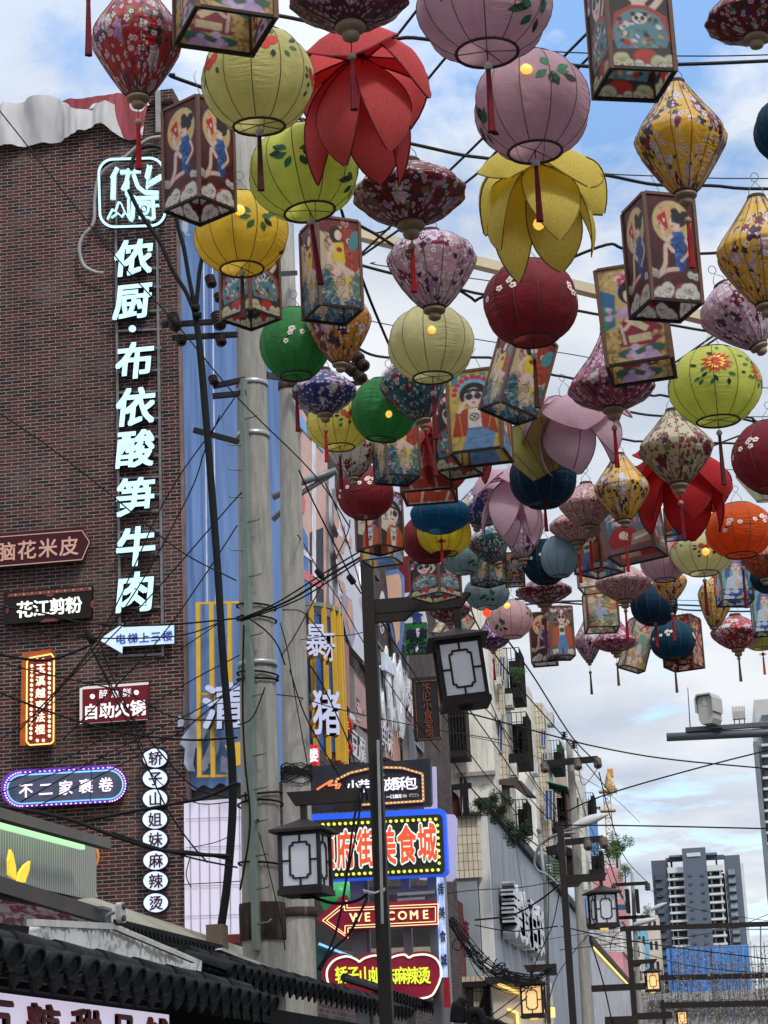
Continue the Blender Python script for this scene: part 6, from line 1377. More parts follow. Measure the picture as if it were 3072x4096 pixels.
# ================================================================== sign stack of the food court (stands on steel posts)
GY = 24.0; DKG = mat('stack_grey', (126, 126, 130), .5, .2, var=.2, vscale=3)
st = thing('sign_tower', 'steel post frame carrying the stack of food court signs', 'sign frame', (P(1600, 3900, Y=GY+.5).x, GY+.4, 0))
mb = MB()
for x0, x1, w in ((1430, 1448, .085), (1620, 1632, .05), (1745, 1775, .10), (1460, 1476, .03)): 
    a = P(x0, 3480, Y=GY+.35); b = P(x1, 4096, Y=GY+.35); mb.bar((a.x, a.y, 0), (a.x, a.y, a.z), w*2)
for y in (3570, 3580): mb.bar(P(1440, y, Y=GY+.3), P(1745, y-14, Y=GY+.3), .03)
mb.build('post', DKG, st)
mb = MB(); mb.bar(P(1590, 3578, Y=GY+.2), P(1740, 3568, Y=GY+.2), .035); mb.bar(P(1590, 3600, Y=GY+.2), P(1700, 3592, Y=GY+.2), .03); mb.build('slotted_rail', mat('rail_zinc', (176, 176, 170), .4, .5), st)
# dark bun board
s = thing('shop_sign', 'dark wooden look board with arched gold border, neon arrow and white characters', 'sign', P(1490, 3250, Y=GY+.6)); Yq = GY+.5
mb = MB(); prismY(mb, rrect(1, 1, .01, 1) and [(1243, 3080), (1252, 3072), (1718, 3042), (1728, 3050), (1732, 3215), (1724, 3228), (1262, 3252), (1244, 3246)], Yq, .14, 0); mb.build('board', mat('board_slate', (42, 44, 50), .5, var=.3, vscale=4), s)
GOLDL = glow('line_gold', (206, 140, 80), .45); mb = MB()
arch = [(1345, 3120), (1400, 3092), (1470, 3076), (1540, 3070), (1610, 3072), (1690, 3096), (1694, 3204), (1345, 3226)]
q = [P(x, y, Y=Yq-.16) for x, y in arch]
for a, b in zip(q, q[1:]+q[:1]): mb.bar(a, b, .026, .02, 0, up=(0, 1, 0))
for a, b in zip(q, q[1:]+q[:1]):
    n = max(2, int((b-a).length/.045))
    for i in range(n): c = a.lerp(b, (i+.5)/n); mb.obox(c+Vector((0, -.012, 0)), (.006, 0, .006), (0, .004, 0), (-.006, 0, .006), 1)
mb.build('border', [GOLDL, glow('dash_cream', (240, 214, 170), .6)], s)
mb = MB(); q = [P(x, y, Y=Yq-.155) for x, y in [(1268, 3158), (1322, 3124), (1332, 3122), (1312, 3142), (1362, 3136), (1350, 3160), (1300, 3164), (1332, 3196), (1318, 3208), (1268, 3158)]]
for a, b in zip(q, q[1:]): mb.bar(a, b, .02, .02, 0, up=(0, 1, 0))
mb.build('neon_arrow', glow('neon_orange', (240, 120, 70), .9), s)
chars(s, '小芋泥波酥包', (1412, 3147), (1643, 3132), Yq-.14, 54, WT, .02, .02, name='lettering'); chars(s, '一口满足', (1553, 3188), (1600, 3185), Yq-.14, 16, WT, .01, .02, name='lettering')
mb = MB(); prismY(mb, rrect(38, 13, 6, 4, 1656, 3182), Yq-.141, .01); prismY(mb, rrect(46, 13, 6, 4, 1386, 3208), Yq-.141, .01); prismY(mb, rrect(16, 12, 3, 4, 1619, 3184), Yq-.141, .01); prismY(mb, oval(10, 8, 12, 1528, 3100), Yq-.141, .01); mb.build('badge', mat('badge_tan', (196, 176, 140), .5), s); chars(s, '老味道', (1645, 3182), (1667, 3181), Yq-.152, 11, mat('text_umber', (60, 44, 36), .6), .004, .01, name='lettering')
# lilac backing plates
s = thing('backing_plate', 'plain lilac panel standing behind the blue edged food court sign', 'panel', P(1760, 3530, Y=GY+.9)); mb = MB(); prismY(mb, [(1650, 3250), (1820, 3262), (1830, 3278), (1828, 3510), (1810, 3528), (1680, 3520)], GY+.75, .08); prismY(mb, [(1700, 3072), (1746, 3070), (1750, 3240), (1700, 3250)], GY+.95, .08); mb.build('panel', glow('lilac_plate', (196, 190, 226), .25), s)
# main blue-edged sign
s = thing('food_court_sign', 'large black sign with blue rim, yellow bulbs and bold red characters outlined in white', 'sign', P(1520, 3540, Y=GY)); Yq = GY+.15
big = tiltp([(x, y) for x, y in rrect(556, 268, 26, 6, 1516, 3386)], 1516, 3386, -.048)
mb = MB(); prismY(mb, big, Yq, .16, 0, 0); mb.build('rim', glow('rim_blue', (36, 92, 232), .5), s)
mb = MB(); prismY(mb, tiltp(rrect(526, 238, 18, 6, 1512, 3388), 1516, 3386, -.048), Yq-.161, .012); mb.build('face', mat('face_charcoal', (44, 42, 40), .5), s)
mb = MB()
for i in range(22):
    for y in (3388-100, 3388+103):
        x_, y_ = tiltp([(1274+i*22.6, y)], 1516, 3386, -.048)[0]; prismY(mb, oval(6, 6, 9, x_, y_), Yq-.174, .02)
for i in range(1, 8):
    for x in (1274, 1748): x_, y_ = tiltp([(x+(6 if x > 1500 else 0), 3288+i*25.2)], 1516, 3386, -.048)[0]; prismY(mb, oval(6, 6, 9, x_, y_), Yq-.174, .02)
mb.build('dot', glow('bulb_lemon', (226, 236, 70), 1.0), s)
mb = MB()
for i, ch in enumerate('顺府街美食城'):
    x = 1302+i*81.5 ; y = 3404-i*7.0
    mb.text(ch, P(x, y, Y=Yq-.173), EX, EZ, -EY, sizepx(150, GY), .012, .085, 0, None, .50)
mb.build('outline', glow('outline_mint', (214, 240, 230), .7), s)
mb = MB()
for i, ch in enumerate('顺府街美食城'):
    mb.text(ch, P(1302+i*81.5, 3404-i*7.0, Y=Yq-.186), EX, EZ, -EY, sizepx(150, GY), .012, .038, 0, None, .50)
mb.build('lettering', glow('text_vermilion', (226, 84, 44), .55), s)
# welcome arrow
s = thing('arrow_sign', 'crimson arrow board with yellow double outline reading WELCOME', 'sign', P(1520, 3760, Y=GY)); Yq = GY+.15
ar = [(1276, 3680), (1368, 3592), (1390, 3584), (1398, 3606), (1398, 3618), (1746, 3603), (1762, 3616), (1764, 3694), (1752, 3708), (1406, 3722), (1402, 3760), (1388, 3766), (1370, 3756)]
mb = MB(); prismY(mb, ar, Yq, .14); mb.build('board', mat('board_crimson', (138, 28, 54), .5), s)
NY = glow('neon_cream', (250, 222, 160), .85)
mb = MB()
for k_, pts in ((0, [(1290, 3682), (1388, 3602), (1388, 3632), (1752, 3616), (1752, 3696), (1392, 3712), (1392, 3752), (1290, 3682)]), (1, [(1306, 3682), (1378, 3624), (1378, 3642), (1742, 3627), (1742, 3686), (1380, 3703), (1380, 3736), (1306, 3682)])):
    q = [P(x, y, Y=Yq-.15) for x, y in pts]
    for a, b in zip(q, q[1:]): mb.bar(a, b, .009, .01, 0, up=(0, 1, 0))
mb.build('neon_outline', NY, s)
mb = MB()
for i, ch in enumerate('WELCOME'): mb.text(ch, P(1424+i*46.5, 3670-i*2.0, Y=Yq-.14), EX, EZ, -EY, sizepx(46, GY), .015, .025, 0)
mb.build('lettering', NY, s)
# heart-lobed sign
s = thing('shop_sign', 'crimson cloud shaped sign with cream outline and lime characters above the tiled eaves', 'sign', P(1540, 4000, Y=GY)); Yq = GY+.15
cl_ = [(1296, 3905), (1300, 3870), (1330, 3832), (1380, 3816), (1420, 3830), (1432, 3840), (1455, 3824), (1500, 3812), (1530, 3824), (1545, 3838), (1575, 3818), (1620, 3808), (1640, 3822), (1660, 3812), (1710, 3808), (1750, 3824), (1772, 3860), (1776, 3900), (1755, 3960), (1720, 3998), (1600, 4010), (1400, 4010), (1320, 3980)]
pc = curve3([Vector((x, y, 0)) for x, y in cl_+cl_[:1]], 3); pc = [(v.x, v.y) for v in pc[:-1]]
mb = MB(); prismY(mb, pc, Yq, .14); mb.build('board', MC['board_crimson'], s)
ins = [(1536+(x-1536)*.955, 3908+(y-3908)*.90) for x, y in pc]; mb = MB(); q = [P(x, y, Y=Yq-.15) for x, y in ins]
for a, b in zip(q, q[1:]+q[:1]): mb.bar(a, b, .022, .012, 0, up=(0, 1, 0))
mb.build('neon_outline', glow('neon_mint', (226, 244, 210), .8), s); chars(s, '轿子山姐妹麻辣烫', (1366, 3900), (1698, 3902), Yq-.14, 66, glow('text_lime', (206, 226, 60), .75), .015, .03, name='lettering', sx=.74)
# blue brush sign on the post
s = thing('vertical_sign', 'narrow blue ink washed strip with dark characters on the right post of the sign stack', 'sign', P(1780, 4000, Y=GY)); Yq = GY+.1
mb = MB(); prismY(mb, [(1750, 3512), (1776, 3512), (1792, 3910), (1764, 3912)], Yq, .1); k = NT('ink_wash'); o = k.xyz(k.obj()); f = k.noise(k.comb(k.math('MULTIPLY', o[0], 8.0), o[1], k.math('MULTIPLY', o[2], 1.2)), 3, 5, .6); c = k.ramp(f, [(.35, lin((72, 112, 196))), (.6, lin((200, 214, 240)))]); mb.build('strip', k.done(k.bsdf(c, .5, 0, None, .4, c, .35)), s)
chars(s, '街美食城', (1764, 3555), (1776, 3840), Yq-.1, 46, DKB, .015, .02, name='lettering', sx=.55)
mb = MB(); prismY(mb, [(1778, 3912), (1800, 3912), (1806, 4030), (1780, 4030)], Yq, .1); mb.build('foot_panel', mat('panel_crimson', (140, 30, 40), .5), s)
# stall fittings seen between the signs
s = thing('snack_bar', 'dark teal shop fascia with a blue neon edge behind the welcome arrow', 'shop front', P(1350, 4000, Y=GY+3)); mb = MB(); prismY(mb, [(1276, 3770), (1420, 3830), (1420, 4000), (1278, 3930)], GY+3, .2); mb.build('fascia', mat('fascia_teal', (28, 70, 62), .5), s); mb = MB(); mb.bar(P(1276, 3775, Y=GY+2.75), P(1420, 3832, Y=GY+2.75), .03); mb.build('neon_edge', glow('neon_blue', (130, 180, 255), .9), s)
mb = MB(); prismY(mb, [(1440, 3800), (1740, 3790), (1740, 4000), (1440, 4000)], GY+3.2, .2); mb.build('wall', mat('shop_beige', (150, 136, 118), .7, var=.2), s); mb = MB(); prismY(mb, [(1250, 3560), (1760, 3545), (1760, 3800), (1250, 3800)], GY+4, .2); mb.build('dark_interior', mat('interior', (52, 50, 50), .8, var=.4, vscale=2), s)  # flat dark sheet stands for the shade inside the shop
mb = MB(); mb.lathe([(0, .24), (.14, .20), (.22, .08), (.24, -.02), (.19, -.14), (.08, -.21), (0, -.22)], 14, 0, P(1352, 3590, Y=GY+2)); mb.tube([P(1352, 3560, Y=GY+2), P(1352, 3530, Y=GY+2)], .01); mb.build('balloon', mat('balloon_green', (60, 160, 90), .35), None, 'green balloon bobbing behind the welcome arrow', 'balloon')
# ================================================================== lanterns over the street
Ln, Bx, Lo = lantern, box_lantern, lotus
# kind, centre, width, height, cloth, label, extras
Ln('dia', 549, 150, 368, 495, 'red_floral', 'big red satin diamond lantern with white blossoms at the top left, over the parapet', tas=(545, 745, 'r'), rz=20)
Ln('rnd', 1031, 322, 453, 432, 'palepom', 'straw yellow round lantern painted with red pomegranates above the lime one', 'pom', tas=(556, 795, 'd'), rz=-6, lean=6)
Ln('sau', 1397, -10, 493, 270, 'purple_floral', 'plum satin saucer lantern cut by the top edge above the red lotus', tas=(270, 500, 'm'))
Ln('rnd', 1215, 690, 444, 392, 'lime', 'lime green round lantern half behind the red lotus lantern', 'leaves', tas=(920, 1190, 'm'), tilt=-6, rz=50)
Ln('rnd', 964, 935, 382, 344, 'yellow', 'warm yellow round lantern glowing below the lime lantern', 'leaves', tas=(1118, 1310, 'd'), rz=80, bulb=(960, 845, 46))
Ln('sau', 1637, 775, 460, 278, 'dark_red_floral', 'dark red floral saucer lantern behind the red lotus petals', tas=(1020, 1210, 'r'), rz=40)
Ln('rnd', 1937, 25, 544, 476, 'pink', 'dusty pink round lantern cut by the top edge', 'leaves', tas=(308, 595, 'm'), rz=30)
Ln('rnd', 2128, 425, 470, 448, 'pink', 'dusty pink round lantern with a bulb showing, above the yellow lotus', 'leaves', tas=(690, 940, 'm'), rz=-100, bulb=(2115, 285, 50))
Ln('gar', 3010, 20, 390, 285, 'dark_red_floral', 'dark red floral lantern cut by the top right corner')
Ln('dia', 2722, 552, 367, 470, 'gold_floral', 'large gold satin diamond lantern beside the sunglasses picture box', tas=(930, 1130, 'r'))
Ln('rnd', 3165, 522, 300, 285, 'teal', 'teal round lantern cut by the right edge beside the gold diamond')
Ln('dia', 3047, 1005, 362, 455, 'gold_floral', 'gold satin diamond lantern cut by the right edge above the lime peony lantern', tas=(1510, 1690, 'm'))
Ln('rnd', 2123, 1213, 381, 358, 'darkred', 'dark red round lantern with white plum blossoms under the yellow lotus', 'plum', tas=(1455, 1668, 'd'), rz=-50)
Ln('bal', 1729, 1082, 358, 330, 'pink_floral', 'pale pink floral balloon lantern with purple sprays under the dark red saucer')
Ln('rnd', 1724, 1378, 348, 318, 'cream', 'cream round lantern under the pink floral balloon lantern', tas=(1600, 1790, 'm'), bulb=(1730, 1322, 32))
Ln('rnd', 1180, 1376, 282, 300, 'green', 'green round lantern touching the concrete pole', 'plum', tas=(1580, 1755, 'm'), rz=30)
Ln('bal', 1356, 1318, 262, 290, 'amber_floral', 'amber floral balloon lantern behind the carp picture box')
Ln('sau', 1297, 1568, 262, 190, 'navy_floral', 'navy satin saucer lantern with pink blossoms between the two green lanterns', tas=(1740, 1870, 'r'))
Ln('rnd', 1535, 1640, 262, 268, 'green', 'plain green round lantern tilted, below the cream lantern', tilt=8, lean=6, bulb=(1560, 1640, 28))
Ln('bal', 1662, 1558, 274, 264, 'teal_floral', 'teal floral balloon lantern leaning beside the cream lantern', tas=(1600, 1800, 'm'), tilt=-10)
Ln('rnd', 1355, 1690, 262, 236, 'paleyel', 'pale yellow round lantern with painted flowers below the navy saucer', 'pom', tas=(1835, 1975, 'm'), rz=-70)
Ln('bal', 1412, 1822, 205, 190, 'white_floral', 'white floral balloon lantern with dark roses over the dark red round one')
Ln('gar', 2440, 1486, 347, 318, 'crimson_floral', 'crimson and pink garlic shaped lantern above the pale pink lotus', tas=(1740, 1900, 'r'))
Ln('rnd', 2860, 1546, 372, 330, 'lime', 'lime round lantern painted with a big red peony', 'peony', tas=(1755, 1970, 'd'), rz=0)
Ln('bal', 2960, 1262, 300, 300, 'pink_floral', 'pale pink floral balloon lantern leaning to the right under the gold one', tilt=-24)
Ln('dia', 2704, 1790, 298, 310, 'cream_floral', 'cream diamond lantern painted with roses and a bird above the scarlet lotus', tas=(2035, 2185, 'm'))
Ln('con', 2135, 1800, 300, 240, 'olive', 'olive cone lantern tipped open between the pink lotus and the trend picture box', tilt=-24, lean=14)
Ln('rnd', 2172, 1912, 275, 252, 'navy', 'dark navy round lantern below the olive cone lantern', tas=(1990, 2095, 'r', 'knot'))
Ln('rnd', 3090, 1827, 326, 302, 'darkred', 'dark red round lantern with white plum blossoms cut by the right edge', 'plum', rz=-60)
Ln('dia', 2487, 1950, 221, 276, 'gold_floral', 'gold satin diamond lantern left of the scarlet lotus', tas=(2180, 2308, 'r'))
Ln('sau', 2350, 2020, 226, 180, 'brocade', 'red and white brocade lantern, upper one of the close pair', tas=(2176, 2295, 'r'))
Ln('sau', 2308, 2104, 226, 140, 'brocade', 'red and white brocade lantern, lower one of the close pair', tas=(2225, 2345, 'r'), fac=1.03)
Ln('rnd', 2237, 2228, 150, 176, 'paleblue', 'pale blue round lantern overlapping the dark teal one', fac=.98)
Ln('rnd', 2182, 2248, 190, 188, 'navy', 'dark teal round lantern with small white blossoms behind the pale blue one', 'plum', rz=-20)
Ln('bal', 2088, 2120, 190, 240, 'pink_floral', 'pink floral balloon lantern tip showing under the lower pink lotus', fac=1.06)
Ln('gar', 1930, 1998, 195, 220, 'blue_floral', 'blue floral garlic shaped lantern left of the lower pink lotus', tilt=14, fac=1.05)
Ln('bal', 1962, 2180, 170, 160, 'teal_floral', 'small teal floral balloon lantern under the pink lotus petals', tilt=-16)
Ln('fla', 1760, 2062, 245, 150, 'blue', 'flattened petrol blue lantern above the lemon yellow one', tas=(2185, 2270, 'r', 'knot'))
Ln('rnd', 1775, 2135, 226, 188, 'lemon', 'bright lemon yellow round lantern under the flat blue one')
Ln('rnd', 1712, 2155, 212, 205, 'darkred', 'dark red round lantern behind the lemon yellow one', 'plum', rz=60)
Ln('rnd', 1460, 1972, 235, 220, 'darkred', 'dark red round lantern with white plum blossoms above the letter picture box', 'plum', tas=(2018, 2145, 'r'), rz=-20)
Ln('rnd', 1850, 2232, 172, 140, 'grayblue', 'grey blue round lantern with green leaves right of the opera lady box', 'leaves', rz=20)
Ln('rnd', 1947, 2372, 184, 140, 'grayblue', 'grey blue round lantern with a red lamp hanging below it', 'leaves', rz=-20, bulb=(1942, 2470, 30, 'red'))
Ln('rnd', 2044, 2478, 177, 162, 'pink2', 'pale pink round lantern with a painted grey lotus and glowing bulb', 'leaves', rz=-60, bulb=(2033, 2425, 26))
Ln('sau', 1797, 2440, 174, 110, 'dark_red_floral', 'small dark red saucer lantern behind the street lamp arm')
Ln('gar', 1968, 2526, 138, 146, 'violet_floral', 'violet floral garlic shaped lantern behind the pale pink one', tas=(2650, 2730, 'r'))
Ln('sau', 2175, 2366, 230, 112, 'dark_red_floral', 'dark red saucer lantern under the dark teal and pale blue pair', tas=(2480, 2600, 'm'))
Ln('rnd', 2655, 2243, 190, 178, 'pink', 'dusty pink round lantern behind the red robe picture box')
Ln('rnd', 2809, 2213, 256, 190, 'cream', 'cream yellow round lantern with a lit bulb under the scarlet lotus', 'pom', tas=(2335, 2475, 'm'), rz=-80, bulb=(2823, 2206, 30))
Ln('rnd', 2957, 2122, 272, 232, 'orange', 'orange round lantern with white plum blossoms', 'plum', tas=(2288, 2450, 'm'), rz=20)
Ln('bal', 3056, 2255, 180, 130, 'orange_floral', 'rust orange balloon lantern right behind the orange round one')
Ln('con', 3072, 1945, 250, 130, 'gray', 'drab grey cone lantern behind the dark red round one at the right edge', lean=10)
Ln('sau', 2494, 2332, 230, 150, 'brocade', 'single red and white brocade lantern above the bouquet picture box', tas=(2455, 2565, 'r'))
Ln('dia', 2352, 2562, 114, 172, 'pink_floral', 'pale pink diamond lantern hanging low left of the plum garlic lantern', tas=(2700, 2787, 'b'))
Ln('gar', 2460, 2538, 180, 144, 'crimson_floral', 'small crimson garlic shaped lantern hanging low beside the pale diamond', tas=(2667, 2752, 'b'))
Ln('rnd', 2616, 2420, 193, 172, 'navy', 'plain dark teal round lantern above the one with white blossoms', tas=(2462, 2555, 'r'))
Ln('rnd', 2691, 2562, 186, 166, 'teal', 'teal round lantern with white plum blossoms in the lowest row', 'plum', tas=(2672, 2780, 'b'), rz=-40)
Ln('bal', 2680, 2345, 140, 122, 'gold_floral', 'small gold balloon lantern under the dusty pink round one', tas=(2468, 2575, 'r'))
Ln('bal', 2862, 2410, 143, 206, 'gold_floral', 'gold balloon lantern leaning behind the blue haired lady box', tilt=8)
Ln('sau', 2946, 2530, 210, 142, 'red_floral', 'red satin saucer lantern at the low right end of the strings', tas=(2643, 2735, 'b'))
Ln('rnd', 3045, 2545, 170, 116, 'olive', 'olive round lantern behind the low red saucer lantern', tas=(2630, 2705, 'o', 'knot'))
Ln('rnd', 3075, 2310, 150, 130, 'navy', 'dark teal round lantern cut by the right edge below the orange ones', tas=(2400, 2500, 'm'))
Ln('rnd', 2845, 2180, 60, 56, 'orange', 'tiny orange lantern with a long orange tassel behind the cream yellow lantern', tas=(2325, 2400, 'o', 'knot'), fac=1.04)
Ln('sau', 352, -240, 330, 190, 'red_floral', 'long maroon tassel of a lantern just out of view at the top left', tas=(22, 288, 'm'), fac=1.0)
# lotus lanterns
Lo(1450, 505, 530, 540, 'red', 'large coral red paper lotus lantern near the top centre', rz=12)
Lo(2158, 893, 500, 470, 'yellow', 'yellow paper lotus lantern with its bulb showing', rz=-6, bulb=1)
Lo(2310, 1772, 410, 350, 'pink', 'pale pink paper lotus lantern under the crimson garlic lantern', rz=25, tilt=-10)
Lo(2725, 2005, 420, 350, 'scarlet', 'scarlet paper lotus lantern behind the cream diamond lantern', rz=5)
Lo(2047, 2060, 275, 300, 'pink', 'pale pink paper lotus lantern below the navy round lantern', rz=40)
Lo(1830, 1840, 320, 290, 'red', 'coral red lotus lantern mostly hidden behind the trend picture box', rz=20)
# square picture lanterns
Bx(901, 128, 322, 400, 17, 'lotus', 'picture box of a lady in a maroon robe cut by the top edge')
Bx(799, 846, 200, 398, 45, 'qipao', 'picture box of a lady in a blue dress, corner forward, before the brick wall sign')
Bx(2537, 341, 262, 440, 18.7, 'panda', 'picture box of a lady in sunglasses cut by the top edge at right')
Bx(2665, 1245, 216, 424, 26, 'qipao', 'picture box of a lady in a blue dress between the two gold diamonds')
Bx(1331, 1261, 182, 350, 23.6, 'koi', 'picture box of a girl with a red carp in front of the poles', bulb=(1367, 890, 40))
Bx(1004, 1280, 168, 320, 45, 'panda', 'picture box of a lady with a fan, corner forward, under the warm yellow lantern')
Bx(1590, 1922, 140, 290, 22, 'koi', 'picture box of a girl with a red carp under the plain green lantern')
Bx(1718, 1990, 200, 215, -5.5, 'robe', 'squat picture box with an orange robe above the flat blue lantern')
Bx(1840, 1895, 146, 300, -21, 'panda', 'picture box of a lady with a pink headdress left of the trend box')
Bx(1928, 1832, 209, 318, -11, 'trend', 'picture box of a girl in orange jacket and jeans with blue block letters')
Bx(2033, 1655, 176, 300, 24, 'koi', 'picture box of a girl with a red carp swinging at a slant', tilt=19)
Bx(2568, 1490, 254, 384, -2, 'lotus', 'picture box of a lady in a maroon robe beside the crimson garlic lantern', tilt=-3)
Bx(1522, 2201, 133, 220, 46, 'writing', 'picture box of a lady with black brush writing above the lamp post')
Bx(1530, 2250, 130, 160, -19, 'trend', 'picture box peeping out beneath the brush writing box', fac=1.04)
Bx(1745, 2392, 143, 150, 53, 'panda', 'picture box of a lady with a pink headdress above the lamp arm')
Bx(1957, 2337, 100, 175, 49, 'koi', 'small picture box of a girl with carp behind the lower pink lotus')
Bx(2062, 2340, 76, 120, 0, 'lotus', 'small picture box of a maroon robe beside the dark teal lantern')
Bx(2400, 2294, 138, 180, 50, 'jeans', 'picture box of a girl in orange jacket, corner forward, below the brocade pair')
Bx(2551, 2228, 195, 200, -14, 'redlady', 'picture box of a lady in a red robe left of the scarlet lotus', tilt=-5)
Bx(2390, 2360, 128, 120, -10, 'pale', 'pale flowered picture box behind the single brocade lantern', fac=1.05)
Bx(2409, 2521, 123, 150, 7.5, 'bouquet', 'picture box of a girl with a bouquet in the lowest row')
Bx(2180, 2657, 96, 196, -5, 'qipao', 'small picture box of a lady in a blue dress in the lowest row')
Bx(2245, 2633, 94, 196, 13, 'jeans', 'small picture box of a girl in jeans in the lowest row')
Bx(2524, 2678, 88, 196, 15, 'pale', 'pale flowered picture box swinging at a slant in the lowest row', tilt=18)
Bx(2738, 2672, 122, 196, -20, 'maple', 'dark red maple picture box behind the teal lantern in the lowest row')
Bx(2942, 2413, 124, 176, 12, 'blue', 'picture box of a lady with blue hair at the lower right')
Bx(3066, 2537, 96, 170, 5, 'blue', 'turquoise picture box cut by the right edge in the lowest row')
Bx(1776, 2560, 92, 130, 20, 'pale', 'pale flowered picture box tilted behind the street lamp roof', tilt=38, fac=1.03)
Bx(2712, 2152, 96, 110, 0, 'jeans', 'small picture box peeping out under the scarlet lotus')
# ================================================================== street furniture
POST = mat('post_brown', (36, 29, 27), .6, spec=.25, var=.12, vscale=5, streak=.2, dirt=(66, 58, 54))
PANE = glow('pane_day_glow', (206, 210, 220), .16, .16); PANEW = glow('pane_warm', (255, 206, 140), .62, .18)  # panes without lamp light glow faintly in place of daylight through them
def lamp_unit(parent, c, w, yaw, lit, tilt=0):
    """square lantern of a street lamp: c is the middle of the body, w its width"""
    h = w*1.42; e = bpy.data.objects.new('lamp_head', None); COL.objects.link(e); e.parent = parent; e.location = Vector(c)-off(parent); OFF[e.name] = Vector((0, 0, 0))
    az = math.atan2(c.x, c.y); e.rotation_euler = (Matrix.Rotation(R_(tilt), 3, ray(1536, 2600).normalized()) @ Matrix.Rotation(-az+R_(yaw), 3, 'Z')).to_euler(); e.empty_display_size = .1
    def sub(nm, mb, m): return link(nm, mb.mesh(nm, [m]), e)
    mb = MB(); n = 8; prev = None; ring = []
    for i in range(n+1):
        t = i/n; r = w*.5*(1.34*(1-t)*(.62+.38*(1-t))+.10); z = h*.5+w*.06+w*.32*(t**.85 if t > 0 else 0); ring.append((r, z))
    vs = []
    for r, z in ring: vs += [(-r, -r, z), (r, -r, z), (r, r, z), (-r, r, z)]
    fs = [(4*i+j, 4*i+(j+1) % 4, 4*i+4+(j+1) % 4, 4*i+4+j) for i in range(n) for j in range(4)]+[(4*n, 4*n+1, 4*n+2, 4*n+3)]
    r0, z0 = ring[0]; b = len(vs); vs += [(-r0, -r0, z0-w*.07), (r0, -r0, z0-w*.07), (r0, r0, z0-w*.07), (-r0, r0, z0-w*.07)]
    fs += [(b+j, b+(j+1) % 4, (j+1) % 4, j) for j in range(4)]+[(b+3, b+2, b+1, b)]
    mb.add(vs, fs); sub('roof', mb, POST)
    mb = MB(); a = w*.5; t = w*.045
    for x in (-a, a):
        for y in (-a, a): mb.box((x-t, y-t, -h/2+.001), (x+t, y+t, h/2+w*.05))
    for q in (-a, a):
        for z in (-h/2, h/2-t*2): mb.box((-a+t, q-t*.8, z), (a-t, q+t*.8, z+2*t)); mb.box((q-t*.8, -a+t, z+.001), (q+t*.8, a-t, z+2*t-.001))
    mb.box((-a*1.16, -a*1.16, -h/2-w*.13), (a*1.16, a*1.16, -h/2)); sub('body', mb, POST)
    for i in range(4):
        A = i*math.pi/2; mb = MB(); u = w*.26; v = h*.31; k_ = w*.075; s_ = w*.024
        path = [(-u+k_, v), (u-k_, v), (u-k_, v-k_), (u, v-k_), (u, -v+k_), (u-k_, -v+k_), (u-k_, -v), (-u+k_, -v), (-u+k_, -v+k_), (-u, -v+k_), (-u, v-k_), (-u+k_, v-k_), (-u+k_, v)]
        for p, q in zip(path, path[1:]): mb.bar((p[0], -a*.93, p[1]), (q[0], -a*.93, q[1]), 2*s_, 2*s_, 0, up=(0, 1, 0))
        for p, q in (((0, v), (0, h/2-t)), ((0, -v), (0, -h/2+t)), ((u, 0), (a-t, 0)), ((-u, 0), (-a+t, 0))): mb.bar((p[0], -a*.93, p[1]), (q[0], -a*.93, q[1]), 2*s_, 2*s_, 0, up=(0, 1, 0))
        l_ = sub('lattice', mb, POST); l_.rotation_euler.z = A
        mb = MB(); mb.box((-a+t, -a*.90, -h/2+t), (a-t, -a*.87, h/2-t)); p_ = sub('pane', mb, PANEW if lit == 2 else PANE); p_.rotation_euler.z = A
    mb = MB(); mb.lathe([(0, -h/2-w*.21), (w*.17, -h/2-w*.20), (w*.20, -h/2-w*.13)], 14); sub('bulb', mb, BULB if lit else POST)
    return h*.5+w*.40
def lamp_post(name, label, px, ytop, Y, wpx, arms, group='brown lantern street lamps'):
    top = P(px, ytop, Y=Y); t = thing(name, label, 'street lamp', (top.x, Y, 0), group); w = wpx*mpp(top)
    mb = MB(); mb.box((top.x-w/2, Y-w/2, 0), (top.x+w/2, Y+w/2, top.z)); mb.build('post', POST, t)
    for (y, xe, lx, ly, lw, yaw, tilt, lit) in arms:
        a = P(px, y, Y=Y); e = P(xe, y-(xe-px)*.035, Y=Y); L_ = e.x-a.x; s_ = 1 if L_ > 0 else -1; hh = .045*lw/165*Y/16.2*1.0
        hh = lw*mpp(a)*.17
        mb = MB(); z = a.z; pts = [(w/2*s_, -hh), (w/2*s_, hh), (L_, hh), (L_*.90, -hh)]; mb.prism([(q, r) for q, r in pts], (a.x, Y+w*.35, z), EX, EZ, -EY, w*.7)
        pts = [(w/2*s_, -hh-.001), (w/2*s_, -hh*2.2), (L_*.36, -hh*2.2), (L_*.46, -hh-.001)]; mb.prism(pts, (a.x, Y+w*.3, z), EX, EZ, -EY, w*.6); mb.build('arm', POST, t)
        c = P(lx, ly, Y=Y); lw_ = lw*mpp(c); up = lamp_unit(t, c, lw_, yaw, lit, tilt)
        mb = MB(); mb.bar((c.x+math.sin(R_(-tilt))*0, Y, c.z+up-.02-lw_*.06), (c.x-.02*0, Y, z-hh), lw_*.16); mb.build('hanger', POST, t)
    return t
LY = 16.2
lamp_post('street_lamp', 'nearest brown lamp post carrying two unlit square lanterns, before the concrete poles', 1468, 2225, LY, 50, [(2432, 1885, 1843, 2690, 168, 6, -5.5, 0), (3177, 1148, 1222, 3447, 160, -17, 0, 0)])
lamp_post('street_lamp', 'second brown lamp post with one daylit and one warm glowing lantern by the metal cladding', 2240, 3295, 30.7, 27, [(3518, 2430, 2412, 3638, 88, 18, 0, 1), (3868, 2095, 2133, 4000, 84, -8, 0, 2)])
